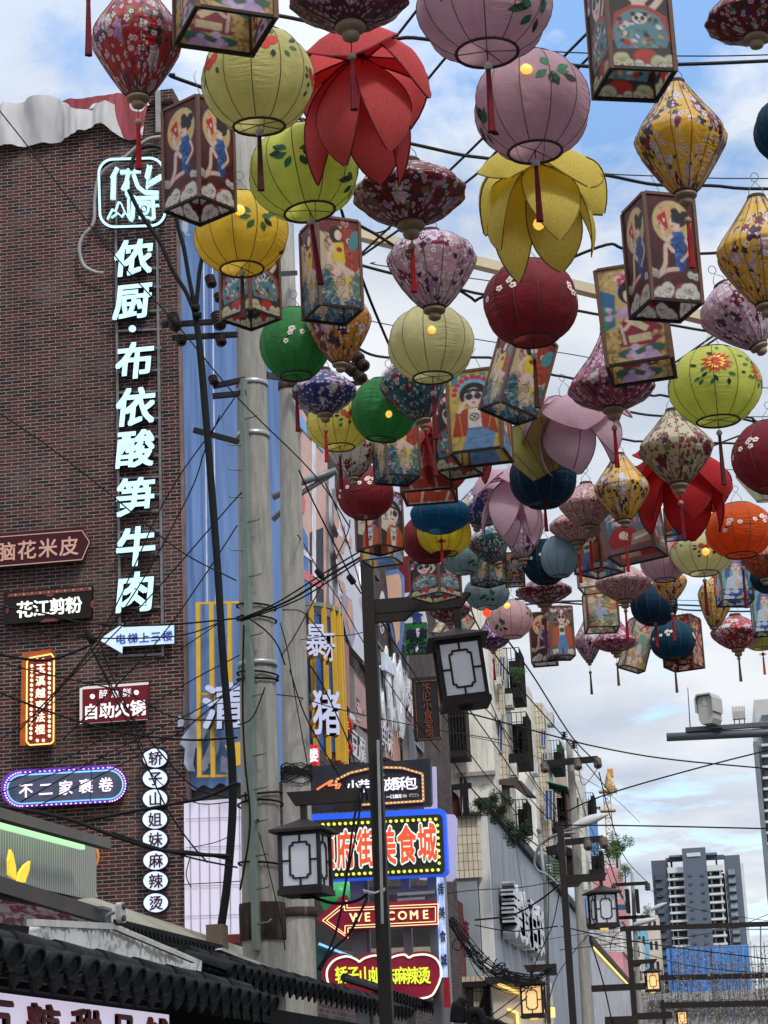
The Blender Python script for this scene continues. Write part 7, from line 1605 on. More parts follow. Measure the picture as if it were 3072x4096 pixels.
lamp_post('street_lamp', 'third brown lamp post with a warm glowing lantern under the long beam', 2512, 3705, 53, 22, [(3850, 2630, 2609, 3925, 50, 8, 0, 2)])
lamp_post('street_lamp', 'farthest brown lamp post with a tiny warm lantern among the hanging vines', 2650, 4000, 68, 14, [(4022, 2745, 2727, 4072, 36, 8, 0, 2)])
# zinc conduit strapped to the first lamp post
mb = MB(); mb.bar(P(1512, 2960, Y=LY-.12), P(1530, 3695, Y=LY-.12), .02); mb.build('conduit', mat('zinc', (150, 150, 146), .45, .5), None, 'thin zinc conduit fixed along the nearest lamp post', 'conduit')
# ------------------------------------------------------------------ concrete poles
k = NT('pole_concrete'); o = k.xyz(k.obj()); f = k.noise(k.comb(k.math('MULTIPLY', o[0], 4.0), k.math('MULTIPLY', o[1], 4.0), o[2]), 2.2, 8, .7); f2 = k.noise(k.comb(k.math('MULTIPLY', o[0], 9.0), k.math('MULTIPLY', o[1], 9.0), k.math('MULTIPLY', o[2], .5)), 2, 5, .7)
c = k.mix(k.ramp(f2, [(.48, 0.0), (.75, .55)]), k.ramp(f, [(.3, lin((118, 114, 107))), (.7, lin((158, 154, 145)))]), lin((76, 72, 67)))
PCON = k.done(k.bsdf(c, .85, 0, k.bump(k.noise(k.obj(), 60, 5), .4, .006)))
BANDM = mat('band_steel', (150, 152, 150), .4, .6, var=.2); BLK = mat('cable_black', (13, 13, 14), .75, spec=.2); IRON = mat('iron_dark', (30, 28, 30), .7, 0, var=.3, vscale=8); PORC = mat('porcelain', (104, 94, 88), .25, var=.3, vscale=10); PORCD = mat('porcelain_brown', (46, 34, 30), .3, var=.3, vscale=10)
def pole(label, xt, yt, xb, yb, wt, wb, Y, name='utility_pole', group='concrete utility poles'):
    a, b = P(xt, yt, Y=Y), P(xb, yb, Y=Y); d = (a-b)/(a.z-b.z); base = b-d*b.z
    t = thing(name, label, 'utility pole', base, group); ra, rb = wt*mpp(a)/2, wb*mpp(b)/2; r0 = rb+(rb-ra)/(a.z-b.z)*b.z
    mb = MB(); n = 10; mb.tube([base.lerp(a, i/n) for i in range(n+1)], [r0+(ra-r0)*i/n for i in range(n+1)], 18); mb.build('shaft', PCON, t)
    return t, (lambda y: P(xt+(xb-xt)*(y-yt)/(yb-yt), y, Y=Y)), (lambda y: (wt+(wb-wt)*(y-yt)/(yb-yt))*mpp(a)/2)
Y1p = 17.6
t1, c1, r1 = pole('stout concrete pole with climbing pegs beside the blue cloth front', 987, 545, 1054, 3840, 100, 168, Y1p)
mb = MB()
for y in (1540, 1745, 2660): c = c1(y); r = r1(y)+.004; mb.lathe([(r, -.022), (r+.004, -.02), (r+.004, .02), (r, .022)], 18, 0, c)
mb.build('band', BANDM, t1)
mb = MB()
for y in (3690,): c = c1(y); r = r1(y)+.003; mb.lathe([(r, -.15), (r+.003, -.145), (r+.004, .12), (r, .16)], 18, 0, c)
mb.build('band', mat('band_rust', (52, 40, 34), .9, var=.6, vscale=7, streak=.6, dirt=(110, 100, 90)), t1)
mb = MB(); q0, q1 = P(968, 1515, Y=Y1p-.22), P(1022, 3800, Y=Y1p-.24); mb.bar(q0, q1, .052, .03); mb.bar(q0+Vector((.024, .02, 0)), q1+Vector((.024, .02, 0)), .008, .06)
ys = [1690, 1800, 1905, 2020, 2125, 2240, 2350, 2590, 2830, 3065, 3195, 3320, 3450, 3575, 3705]
for i, y in enumerate(ys):
    f = (y-1515)/(3800-1515); p = q0.lerp(q1, f); s_ = 1 if i not in (1, 2, 3, 5) else -1
    mb.tube([p, p+Vector((.125*s_, -.02, .012)), p+Vector((.145*s_, -.025, .035))], .0075, 5)
mb.build('step_ladder', mat('ladder_green_grey', (112, 124, 116), .5, .3, var=.15), t1)
t2, c2, r2 = pole('slimmer concrete pole behind the pegged one', 1143, 900, 1201, 3860, 64, 128, 23)
mb = MB()
for y in (1545, 3560, 3650): c = c2(y); r = r2(y)+.004; mb.lathe([(r, -.05), (r+.008, -.045), (r+.008, .045), (r, .05)], 18, 0, c)
mb.build('band', MC['band_rust'], t2)
t3, c3, r3 = pole('leaning concrete pole with two insulator crossarms on the right side', 2276, 2955, 2352, 4090, 26, 48, 46)
t4, c4, r4 = pole('far concrete pole with a transformer near the pink building', 2528, 3490, 2560, 4090, 13, 26, 84)
def insul(mb, p, r, d=Vector((0, -1, 0)), n=4, m=0):
    d = d.normalized(); u = d.cross(EZ).normalized() if abs(d.z) < .9 else EX; v = d.cross(u)
    pr = []
    for i in range(n): pr += [(r*.35, i*r*.62), (r, i*r*.62+r*.1), (r*.9, i*r*.62+r*.3), (r*.35, i*r*.62+r*.42)]
    mb.lathe(pr, 12, m, p, (u, v, d))
def arm(t, p, q, w, ins, r, mt=PORC):
    mb = MB(); mb.bar(p, q, w); mb.build('crossarm', IRON, t); mb = MB()
    for f, d in ins: insul(mb, p.lerp(q, f)+d*0.02, r, d); mb.build('insulator', mt, t); mb = MB()
for (xa, ya, xb, yb, Y, t, r) in ((2172, 3055, 2392, 3036, 45.7, t3, .095), (2240, 3372, 2415, 3354, 45.6, t3, .10), (2452, 3540, 2592, 3532, 83.6, t4, .12), (2462, 3672, 2600, 3666, 83.6, t4, .1)):
    a, b = P(xa, ya, Y=Y), P(xb, yb, Y=Y); dn = Vector((.1, -.6, -.8))
    arm(t, a, b, .13, [(.02, dn), (.98, dn), (.62, dn)] if t is t3 else [(.02, Vector((0, -.3, -1))), (.98, Vector((0, -.3, -1)))], r)
mb = MB()
for x, y in ((2258, 2950), (2296, 2985)): a = P(x, y, Y=45.7); insul(mb, a-EZ*.05, .08, Vector((0, -.2, 1)), 4); mb.build('insulator', PORCD, t3); mb = MB()
mb = MB()
for x0, x1, y0, y1 in ((2500, 2522, 3560, 3650), (2540, 2560, 3560, 3650)): a, b = P(x0, y0, Y=83.4), P(x1, y1, Y=83.4); mb.box((a.x, 83, b.z), (b.x, 83.8, a.z))
mb.build('transformer', IRON, t4)
# iron arms with porcelain strings on the first pole and the cable riser
riser = thing('cable_riser', 'thick black cable riser beside the pegged pole, splitting in three at the top', 'cable riser', P(880, 3700, Y=17.0))
mb = MB(); RY = 17.0
mb.tube(curve3([P(x, y, Y=RY) for x, y in ((778, 1240), (800, 1400), (826, 1700), (850, 2000), (872, 2300), (890, 2600), (915, 2900), (928, 3060), (930, 3250), (910, 3520), (885, 3705))], 6), [.028]*6+[.033]*30+[.036]*25, 8); mb.build('trunk', BLK, riser)
mb = MB()
for pts in (((782, 1260), (745, 1170), (690, 1080), (640, 970), (560, 850), (515, 760)), ((785, 1250), (758, 1120), (735, 990), (715, 920), (705, 870)), ((785, 1250), (792, 1150), (805, 1050), (850, 900))): mb.tube(curve3([P(x, y, Y=RY+.05) for x, y in pts], 5), .020, 7)
for x, y in ((783, 1232), (790, 1262)): mb.tube([P(x-14, y, Y=RY-.03), P(x+14, y, Y=RY-.03)], .034, 8)
mb.build('branch', BLK, riser)
mb = MB()
for xa, ya, xb, yb in ((648, 1300, 945, 1282), (690, 1352, 950, 1338), (852, 1545, 980, 1518), (850, 1585, 985, 1572), (775, 1720, 955, 1768), (905, 1280, 920, 1240)): mb.bar(P(xa, ya, Y=Y1p-.25), P(xb, yb, Y=Y1p-.2), .045); mb.build('crossarm', IRON, t1); mb = MB()
for xa, ya, xb, yb in ((1060, 1500, 1180, 1520), (1075, 1340, 1180, 1330), (1062, 1100, 1180, 1092)): mb.bar(P(xa, ya, Y=20), P(xb, yb, Y=22.8), .06); mb.build('crossarm', IRON, t1); mb = MB()
mb = MB()
for x, y, n, r in ((690, 1262, 5, .06), (866, 1258, 5, .06), (838, 1110, 4, .05), (872, 1180, 3, .045), (720, 1350, 3, .05), (880, 1352, 3, .05), (850, 1510, 3, .045)): insul(mb, P(x, y, Y=Y1p-.28), r, Vector((.3, -.4, -.9)), n); mb.build('insulator', PORCD, t1); mb = MB()
mb = MB()
for x, y, n in ((1420, 1420, 3), (1440, 1450, 3), (1395, 1470, 3), (1430, 1500, 3)): insul(mb, P(x, y, Y=22.4), .075, Vector((.5, -.4, -.6)), n)
mb.bar(P(1180, 1560, Y=22.8), P(1450, 1530, Y=22.4), .05); mb.bar(P(1390, 1400, Y=22.6), P(1470, 1530, Y=22.4), .045); mb.bar(P(1360, 1480, Y=22.6), P(1440, 1460, Y=22.5), .045); mb.build('insulator', PORCD, t2)
# grey lamp arm tubes behind the second pole
mb = MB(); mb.tube([P(x, y, Y=24) for x, y in ((1090, 1990), (1205, 1930), (1345, 1882))], .045, 8); mb.tube([P(x, y, Y=24.05) for x, y in ((1090, 2080), (1210, 1970), (1330, 1895))], .035, 8); mb.build('bracket_arm', mat('arm_grey', (112, 116, 118), .4, .3), None, 'pair of grey steel tubes reaching right from behind the second pole', 'bracket')
# ------------------------------------------------------------------ cables
def cable(pts, r, label, group, Y=None, plane=None, m=None, sag=0):
    q = []
    for p in pts:
        x, y = p[0], p[1]; yy = p[2] if len(p) > 2 else Y
        q.append(P(x, y, Z=plane) if plane else P(x, y, Y=yy))
    mb = MB(); mb.tube(curve3(q, 6), r*.8, 5); o = mb.build('overhead_cable', m or BLK, None, label, 'cable', group); return o
G1 = 'lantern cables across the street'; L1 = 'dark cable stretched across the street with lanterns hooked on it'
CBG = mat('cable_grey', (40, 40, 42), .7, spec=.2)
rows = [[(690, 57), (900, 58), (1110, 62), (1530, 152), (1705, 157), (2300, 262), (2710, 258), (3200, 238)], [(700, 300), (720, 318), (1180, 470), (1700, 587), (1850, 620), (1972, 637), (2130, 673), (2400, 697), (2620, 738), (2840, 742), (3200, 752)],
 [(1180, 880), (1435, 900), (1860, 1175), (1945, 1182), (2390, 990), (2510, 996), (2800, 1015), (3200, 985)], [(1440, 1060), (1560, 1092), (1870, 1165), (1945, 1180), (2310, 1243), (2405, 1260), (2670, 1298), (2880, 1330), (3200, 1345)],
 [(1430, 1392), (1545, 1430), (1900, 1430), (1990, 1438), (2200, 1497), (2280, 1512), (2590, 1580), (2680, 1588), (3030, 1690), (3200, 1690)], [(2160, 1602), (2275, 1622), (2490, 1644), (2640, 1664), (2980, 1668), (3200, 1690)], [(2100, 1690), (2220, 1700), (2510, 1760), (2575, 1766), (2850, 1772), (2950, 1775), (3200, 1790)],
 [(2060, 2395), (2340, 2418), (2540, 2424), (2700, 2435), (2800, 2442), (3200, 2440)], [(2060, 2420), (2200, 2412), (2340, 2404), (2540, 2412), (2715, 2420), (3200, 2424)]]
for i, r_ in enumerate(rows): cable(r_+[(4700, r_[-1][1]-70)], .011, L1, G1, plane=5.95, m=CBG)
thin = [[(2180, 205), (2360, 213), (2720, 224), (3200, 215)], [(2380, 690), (2560, 702), (3200, 712)], [(1500, 1050), (1560, 1068), (2300, 1170)], [(1480, 1270), (1560, 1300), (2300, 1420), (3200, 1560)], [(2060, 2408), (2500, 2399), (3200, 2399)], [(2800, 1660), (3200, 1664)], [(2480, 1860), (2600, 1868), (2950, 1880)]]
for r_ in thin: cable(r_+([(4700, r_[-1][1]-60)] if r_[-1][0] == 3200 else []), .004, 'thin dark wire stretched level across the street among the lanterns', 'thin wires among the lanterns', plane=6.0, m=CBG)
diag = [[(2500, -20), (2356, 126), (1927, 557), (1808, 673), (1563, 905), (1300, 1150)], [(2470, 120), (2360, 225), (1980, 613), (1865, 729), (1437, 1030)], [(1720, -20), (1669, 40), (1497, 262), (1300, 520)], [(1980, 0), (1788, 225), (1686, 348), (1500, 570)], [(3072, 1200), (2880, 1325), (2691, 1457), (2400, 1650)], [(3072, 1225), (2890, 1338), (2696, 1470)], [(3072, 1700), (2860, 1780), (2700, 1850)]]
for r_ in diag: cable(r_, .009, 'black cable slanting down to the left behind the lanterns', 'slanting cables behind the lanterns', plane=6.35, m=CBG)
cable([(1365, 840), (1450, 1119), (1550, 1365), (1640, 1560)], .012, 'black cable dropping steeply past the cream lantern towards the right', None, plane=6.6)
cable([(1435, 905), (1500, 932), (1560, 915)], .006, 'short looping wire beside the plum saucer lantern', None, plane=6.1)
# cream steel beam across
mb = MB(); a, b = P(1300, 905, dep=16.0), P(2900, 1292, dep=15.0); mb.bar(a, b, .12, .07); mb.build('steel_beam', mat('beam_cream', (206, 192, 160), .6, var=.1), None, 'long cream steel beam running across above the lanterns', 'beam')
PW = 'black power lines in front of the brick wall'; PL = 'thin black power line crossing in front of the brick wall'
for pts, r, Y in (
 ([(-40, 410), (0, 445), (440, 1000), (700, 1290), (950, 1590), (1250, 1890), (1400, 2110)], .008, 17),
 ([(-40, 1630), (0, 1655), (200, 1790), (450, 1985), (540, 2060), (730, 2210), (945, 2322)], .008, 16.5),
 ([(-40, 2415), (0, 2425), (180, 2455), (358, 2494), (650, 2500), (962, 2472)], .010, 16.8), ([(-40, 2500), (0, 2507), (330, 2550), (700, 2545), (880, 2490)], .008, 16.8),
 ([(-40, 2610), (130, 2640), (230, 2632), (358, 2583)], .016, 16.6), ([(-40, 2640), (200, 2700), (500, 2770), (700, 2870), (960, 2880)], .008, 16.6), ([(-40, 2755), (150, 2830), (330, 2890), (520, 2935), (760, 2960), (950, 2950)], .012, 16.6),
 ([(70, 2930), (400, 2540), (660, 2000), (850, 1720), (960, 1560)], .008, 17), ([(110, 2910), (500, 2430), (750, 1990), (820, 1800), (880, 1660)], .008, 17), ([(140, 2850), (560, 2430), (930, 2010), (960, 1980)], .008, 17.1), ([(250, 2960), (600, 2600), (800, 2330), (950, 2100)], .008, 17.1),
 ([(0, 2960), (300, 2760), (640, 2640), (880, 2490)], .006, 17.2), ([(30, 3130), (330, 3000), (700, 2760), (960, 2620)], .007, 17.2), ([(80, 3210), (420, 3020), (750, 2860), (960, 2740)], .007, 17.2), ([(140, 3230), (500, 3050), (760, 2900), (980, 2700)], .007, 17.2), ([(0, 3170), (380, 3040), (560, 2990)], .006, 17.2),
 ([(360, 2580), (450, 2770), (545, 2960), (650, 3200), (745, 3350), (830, 3450)], .009, 16.9), ([(365, 2590), (480, 2800), (650, 3020), (780, 3150), (930, 3195)], .009, 16.9), ([(395, 2545), (430, 2660), (520, 2860), (570, 2990)], .008, 16.9), ([(380, 2790), (500, 2960), (600, 3090), (680, 3160), (800, 3215), (940, 3205)], .006, 16.8),
 ([(300, 3290), (450, 3262), (700, 3215), (820, 3190), (950, 3130)], .018, 16.8), ([(0, 3225), (250, 3270), (420, 3330), (600, 3390), (760, 3415), (920, 3424)], .022, 16.7), ([(150, 3240), (330, 3300), (560, 3370), (760, 3430), (950, 3470)], .010, 16.7), ([(450, 3330), (640, 3395), (780, 3410), (930, 3440)], .014, 16.7), ([(760, 3390), (860, 3370), (930, 3340)], .005, 16.7), ([(700, 3540), (880, 3530), (960, 3525)], .005, 16.7),
 ([(345, 3080), (365, 3080), (362, 3210)], .004, 16.9), ([(760, 3430), (745, 3500), (765, 3550)], .006, 16.9)): cable(pts, r, PL, PW, Y=Y)
PW2 = 'black cables around the concrete poles'; PL2 = 'black cable strung between the concrete poles and the lamp post'
for pts, r, Y0, Y1_ in (
 ([(960, 2475), (1100, 2415), (1300, 2290), (1440, 2205)], .009, 17.3, 16), ([(960, 2480), (1150, 2405), (1320, 2300), (1445, 2228)], .013, 17.3, 16), ([(965, 2485), (1180, 2405), (1330, 2315), (1445, 2238)], .009, 17.3, 16),
 ([(1195, 1880), (1250, 2000), (1330, 2160), (1410, 2318), (1464, 2400), (1520, 2480)], .011, 20, 22), ([(1300, 1930), (1340, 2020), (1377, 2130), (1430, 2300), (1455, 2400)], .008, 20, 22), ([(1400, 2080), (1390, 2133), (1340, 2240), (1271, 2371), (1180, 2540), (1125, 2623)], .009, 21, 18), ([(1190, 2140), (1212, 2170), (1280, 2290), (1364, 2411), (1450, 2563), (1600, 2800), (1760, 3010)], .009, 22, 30),
 ([(990, 2470), (1060, 2520), (1110, 2580), (1140, 2660)], .009, 17.3, 17.3), ([(960, 2720), (1000, 2700), (1080, 2770), (1200, 2790), (1330, 2830), (1500, 2870), (1700, 2910), (2000, 2960)], .009, 17.3, 30), ([(1120, 2490), (1150, 2600), (1180, 2780), (1210, 2950), (1230, 3060)], .008, 22, 22), ([(1200, 2560), (1300, 2545), (1430, 2535), (1620, 2470)], .006, 20, 20),
 ([(1130, 2440), (1180, 2440), (1215, 2452), (1260, 2500), (1330, 2590)], .009, 21, 23), ([(1160, 2680), (1220, 2860), (1330, 3060), (1420, 3200)], .010, 22, 24), ([(1240, 2660), (1300, 2760), (1390, 2960), (1420, 3060)], .010, 22, 24), ([(980, 3170), (1000, 3280), (1060, 3390), (1130, 3470)], .010, 17.3, 19), ([(1030, 3280), (1070, 3290), (1130, 3310)], .012, 17.3, 22),
 ([(960, 3560), (1000, 3300), (980, 3050), (970, 2800), (975, 2500)], .012, 17.25, 17.25), ([(950, 2900), (1010, 2870), (1060, 2750)], .008, 17.25, 17.25), ([(1035, 3330), (1080, 3500), (1130, 3720), (1140, 3800)], .006, 17.3, 17.3), ([(1230, 3580), (1330, 3612), (1420, 3605), (1470, 3575)], .016, 16.2, 16.1), ([(1440, 3150), (1410, 3320), (1385, 3520), (1340, 3740), (1270, 3880)], .012, 16.1, 15.8), ([(1452, 3150), (1430, 3300), (1395, 3480)], .010, 16.1, 16), ([(1470, 3590), (1400, 3730), (1330, 3800), (1280, 3880)], .014, 16.1, 15.8), ([(1440, 3170), (1455, 3140), (1470, 3200)], .012, 16.1, 16.1)):
    n = len(pts)-1; cable([(x, y, Y0+(Y1_-Y0)*i/n) for i, (x, y) in enumerate(pts)], r, PL2, PW2)
PW3 = 'power lines running down the street on the right'; PL3 = 'black power line running down the street past the cream apartments'
for pts, r, Y0, Y1_ in (
 ([(1480, 2400), (1620, 2640), (1800, 2900), (1960, 3120), (2200, 3400), (2420, 3560)], .018, 22, 80), ([(1880, 2330), (1900, 2480), (2040, 2700), (2265, 2960), (2450, 3180)], .015, 24, 46), ([(2000, 2520), (2130, 2700), (2290, 2950), (2400, 3060)], .018, 30, 46), ([(1850, 2800), (2000, 3010), (2150, 3230), (2290, 3340), (2450, 3470)], .018, 40, 70), ([(1905, 2795), (2040, 2950), (2170, 3170), (2330, 3330)], .016, 40, 60), ([(1950, 2780), (2030, 2960), (2110, 3100), (2300, 3360)], .012, 40, 60),
 ([(1810, 3040), (1900, 3170), (2040, 3300), (2230, 3440)], .018, 34, 46), ([(1760, 2830), (1900, 2860), (2180, 2935), (2400, 2990), (2700, 3040), (3200, 3085)], .014, 26, 30), ([(1850, 2940), (2080, 3000), (2400, 3150), (2560, 3290)], .010, 44, 70), ([(2230, 3265), (2420, 3180), (2800, 3070), (3200, 2970)], .014, 30, 30), ([(2230, 3300), (2600, 3304), (3200, 3318)], .014, 30, 30), ([(2396, 3090), (2440, 3260), (2500, 3430), (2590, 3530)], .018, 46, 84), ([(2400, 3060), (2330, 3140), (2310, 3000), (2300, 2960)], .010, 46, 46),
 ([(2280, 3060), (2340, 3250), (2390, 3380), (2470, 3600)], .014, 46, 80), ([(2420, 3390), (2470, 3540), (2530, 3680), (2560, 3730)], .018, 46, 84), ([(1900, 3680), (2050, 3660), (2160, 3600), (2235, 3540)], .018, 33, 30.8), ([(1900, 3700), (2050, 3725), (2230, 3705)], .012, 33, 30.8), ([(2245, 3705), (2400, 3740), (2700, 3790), (3200, 3850)], .012, 30.8, 34), ([(2250, 3520), (2080, 3550), (1900, 3560), (1780, 3575)], .008, 30.8, 30), ([(2240, 3550), (2210, 3700), (2150, 3830), (2135, 3870)], .010, 30.6, 30.6),
 ([(2600, 3560), (2800, 3640), (3200, 3700)], .016, 84, 80), ([(2350, 3740), (2500, 3790), (2800, 3870), (3200, 3900)], .014, 46, 60), ([(2240, 3800), (2500, 3770), (2900, 3720), (3200, 3600)], .012, 40, 60), ([(2180, 3760), (2300, 3740), (2360, 3730)], .008, 44, 46), ([(2180, 4090), (2230, 3900), (2350, 3740)], .014, 34, 46), ([(2360, 3760), (2410, 3920), (2450, 4096)], .020, 46, 46), ([(1920, 4096), (2020, 4020), (2100, 3960)], .010, 30, 30), ([(1960, 4096), (2050, 4040), (2110, 3985)], .010, 30, 30), ([(2110, 3700), (2080, 3500), (2060, 3350)], .010, 50, 60), ([(2190, 3250), (2195, 3500), (2190, 3900)], .008, 33, 33)):
    n = len(pts)-1; cable([(x, y, Y0+(Y1_-Y0)*i/n) for i, (x, y) in enumerate(pts)], r, PL3, PW3)
# tangled bundle of cables below the arrow sign
g = random.Random(4); bd = MB()
main = [(1800, 3680), (1860, 3760), (1920, 3830), (1990, 3880), (2070, 3905), (2140, 3910), (2200, 3880)]
for i in range(24):
    dy = g.uniform(-24, 80)*(1 if i > 8 else .3); dx = g.uniform(-14, 14)
    bd.tube(curve3([P(x+dx+g.uniform(-10, 10), y+dy*math.sin(math.pi*j/6)+g.uniform(-9, 9)-(6 if j in (0, 6) else 0), Y=29+g.uniform(-.3, .3)) for j, (x, y) in enumerate(main)], 5), .007 if i < 9 else .0045, 5)
for i in range(12):
    x = g.uniform(1830, 2150); y = 3720+(x-1830)*.6+20; bd.tube(curve3([P(x+g.uniform(-20, 20)+22*math.cos(a), y+30+24*math.sin(a)+g.uniform(-5, 5), Y=29) for a in (0, 1.3, 2.6, 3.9, 5.2)], 4), .008, 4)
bd.build('cable_bundle', BLK, None, 'drooping tangle of black cables under the sign stack towards the second lamp post', 'cable bundle')
wr = MB()
for i in range(14):
    y = 3070+g.uniform(0, 1)*60; c = c2(y); r = r2(y)+.01; wr.tube([c+Vector((r*math.cos(a), r*math.sin(a), .05*math.sin(a*2+i))) for a in [2*math.pi*j/12 for j in range(13)]], .008, 4)
wr.build('wire_coil', BLK, None, 'black wires wound round the slimmer concrete pole', 'wire coil'); wr = MB()
for y in (2430, 2480, 2700, 2720, 3180, 3220, 3460): c = c1(y); r = r1(y)+.012; wr.tube([c+Vector((r*math.cos(a), r*math.sin(a), .02*math.sin(a+y))) for a in [2*math.pi*j/14 for j in range(15)]], .010, 4)
wr.build('wire_coil', BLK, None, 'black wires wound round the stout pegged concrete pole', 'wire coil')
mb = MB(); c = P(1450, 3570, Y=LY-.1)
for i in range(4): mb.tube([P(1452+i*3, 3560+i*6, Y=LY-.08), P(1500, 3572, Y=LY-.12), P(1540, 3562-i*3, Y=LY-.08)], .006, 4)
mb.build('cable_tie', mat('tie_white', (196, 196, 192), .5), None, 'white ties strapping cables to the nearest lamp post', 'cable tie')
# black connectors on the cables
for i, (x, y, Y, sx) in enumerate(((1278, 2295, 21, 22), (1405, 2318, 21.5, 30), (700, 1290, 17, 22), (360, 2550, 16.8, 16))):
    mb = MB(); p = P(x, y, Y=Y); d = Vector((.5, 0, -.8)).normalized(); mb.tube([p-d*.06, p-d*.05, p+d*.05, p+d*.06], [.012, .035, .035, .012], 8); mb.build('cable_clamp', BLK, None, ['black clamp on the cable left of the lamp post', 'fat black clamp on the steep cable by the lamp post', 'black clamp on the line before the brick wall edge', 'black clamp where several lines meet under the pointed board'][i], 'clamp')
# ------------------------------------------------------------------ cobra-head street lights and pipe
for (x0, y0, x1, y1, Y, lab) in ((2290, 3310, 2432, 3258, 43, 'grey cobra head street light beside the leaning concrete pole'), (2535, 3700, 2625, 3675, 60, 'grey street light head above the long beam'), (2605, 3640, 2668, 3612, 75, 'white flat street light head near the dark tower foot')):
    a, b = P(x0, y0, Y=Y), P(x1, y1, Y=Y); L_ = (b-a).length; t = thing('street_light', lab, 'street light', a); mb = MB()
    ring = []
    for i in range(9):
        u = i/8; w = L_*(.045+.125*math.sin(math.pi*min(u*.9+.12, 1))); c = a.lerp(b, u); ring.append((c, w))
    vs = []
    for c, w in ring:
        for j in range(10):
            an = 2*math.pi*j/10; vs.append(c+Vector((0, w*math.cos(an), w*.95*max(math.sin(an), -.6))))
    mb.add(vs, [(i*10+j, i*10+(j+1) % 10, i*10+10+(j+1) % 10, i*10+10+j) for i in range(8) for j in range(10)], 0, None, True); mb.build('head', mat('head_grey', (176, 176, 172), .4, var=.1), t)
    mb = MB(); mb.tube(curve3([a, a+Vector((-L_*.4, 0, -L_*.15)), a+Vector((-L_*.9, .1, -L_*.45)), a+Vector((-L_*1.1, .2, -L_*.9))], 5), L_*.022, 6); mb.build('bracket', mat('arm_grey', (112, 116, 118), .4, .3), t)
mb = MB(); mb.tube([P(2157, 3330, Y=38), P(2180, 3540, Y=38), P(2196, 4096, Y=38)], .035, 8); p = P(2157, 3322, Y=38); mb.lathe([(0, .06), (.045, .035), (.055, 0), (.04, -.04), (.035, -.06)], 10, 0, p); mb.build('flag_pole', mat('arm_grey', (112, 116, 118), .4, .3), None, 'thin grey pole with a ball top before the metal cladding', 'pole')
mb = MB(); mb.tube(curve3([P(x, y, Y=37.5) for x, y in ((2300, 3330), (2220, 3340), (2160, 3380), (2138, 3440), (2150, 3480), (2190, 3500), (2235, 3540))], 6), .022, 7); mb.build('conduit', mat('arm_grey', (112, 116, 118), .4, .3), None, 'bent grey conduit curling round the ball topped pole', 'conduit')
# ------------------------------------------------------------------ camera gantry at right
GYn = 26; gt = thing('camera_gantry', 'grey traffic camera gantry arm reaching in from the right edge', 'gantry', (P(3400, 2930, Y=GYn).x, GYn, 0)); GM = mat('gantry_grey', (92, 96, 98), .4, .3, var=.1)
a, b = P(2666, 2949, Y=GYn), P(3400, 2915, Y=GYn); mb = MB(); mb.tube([a, b], .053, 14); mb.box((P(2742, 2926, Y=GYn).x, GYn-.05, a.z+.045), (b.x, GYn+.05, a.z+.10)); mb.box((b.x-.1, GYn-.1, 0), (b.x+.1, GYn+.1, b.z+.3)); mb.build('arm', GM, gt)
cmr = thing('traffic_camera', 'pale grey box camera with sun hood standing on the gantry', 'camera', P(2856, 2910, Y=GYn)); CM = mat('camera_grey', (168, 166, 158), .45, var=.06); pc_ = P(2856, 2850, Y=GYn); s_ = mpp(pc_)
rot = Matrix.Rotation(R_(-22), 3, 'Z'); 
def cb(mb, x0, x1, y0, y1, z0, z1):
    vs = [pc_+rot @ Vector((x*s_, y*s_, z*s_)) for z in (z0, z1) for x, y in ((x0, y0), (x1, y0), (x1, y1), (x0, y1))]; mb.add(vs, [(3,2,1,0),(4,5,6,7),(0,1,5,4),(1,2,6,5),(2,3,7,6),(3,0,4,7)])
mb = MB(); oct_ = [(-22, -56), (22, -56), (31, -36), (31, 40), (24, 54), (-24, 54), (-31, 40), (-31, -36)]
mb.prism([(x*s_, z*s_) for x, z in oct_], pc_, rot @ EX, EZ, rot @ -EY, 90*s_); mb.build('housing', CM, cmr)
mb = MB(); mb.prism([(x*s_, z*s_) for x, z in [(-27, 57), (27, 57), (35, 42), (35, -10), (38, -10), (38, 46), (29, 63), (-29, 63), (-38, 46), (-38, -10), (-35, -10), (-35, 42)]], pc_, rot @ EX, EZ, rot @ -EY, 105*s_); mb.build('hood', CM, cmr)
mb = MB(); cb(mb, -9, 9, -92, -90.2, 18, 36); cb(mb, -5, 5, -93.5, -92.1, 26, 50); mb.build('latch', mat('latch_pale', (196, 194, 186), .4), cmr)
mb = MB(); cb(mb, -14, 14, -40, 0, -70, -56.5); cb(mb, 12, 34, -30, -5, -68, -58); mb.build('mount', GM, cmr)
fx = thing('flash_unit', 'small finned grey flash unit on legs on the gantry', 'flash unit', P(2955, 2898, Y=GYn)); pc_ = P(2955, 2855, Y=GYn); rot = Matrix.Rotation(0, 3, 'Z'); mb = MB(); cb(mb, -25, 25, -14, 14, -22, 8); mb.build('housing', CM, fx); mb = MB()
for i in range(9): cb(mb, -25+i*5.9, -22+i*5.9, -14, 14, 8.2, 28)
mb.build('fin', CM, fx); mb = MB(); cb(mb, -22, -18, -2, 2, -46, -22.2); cb(mb, 18, 22, -2, 2, -46, -22.2); cb(mb, -2, 2, -2, 2, -46, -22.2); mb.build('leg', GM, fx)
mb = MB(); mb.tube([P(2761, 2915, Y=GYn), P(2751, 2750, Y=GYn)], [.008, .005], 6); mb.build('antenna', BLK, None, 'thin black whip antenna at the tip of the gantry', 'antenna')
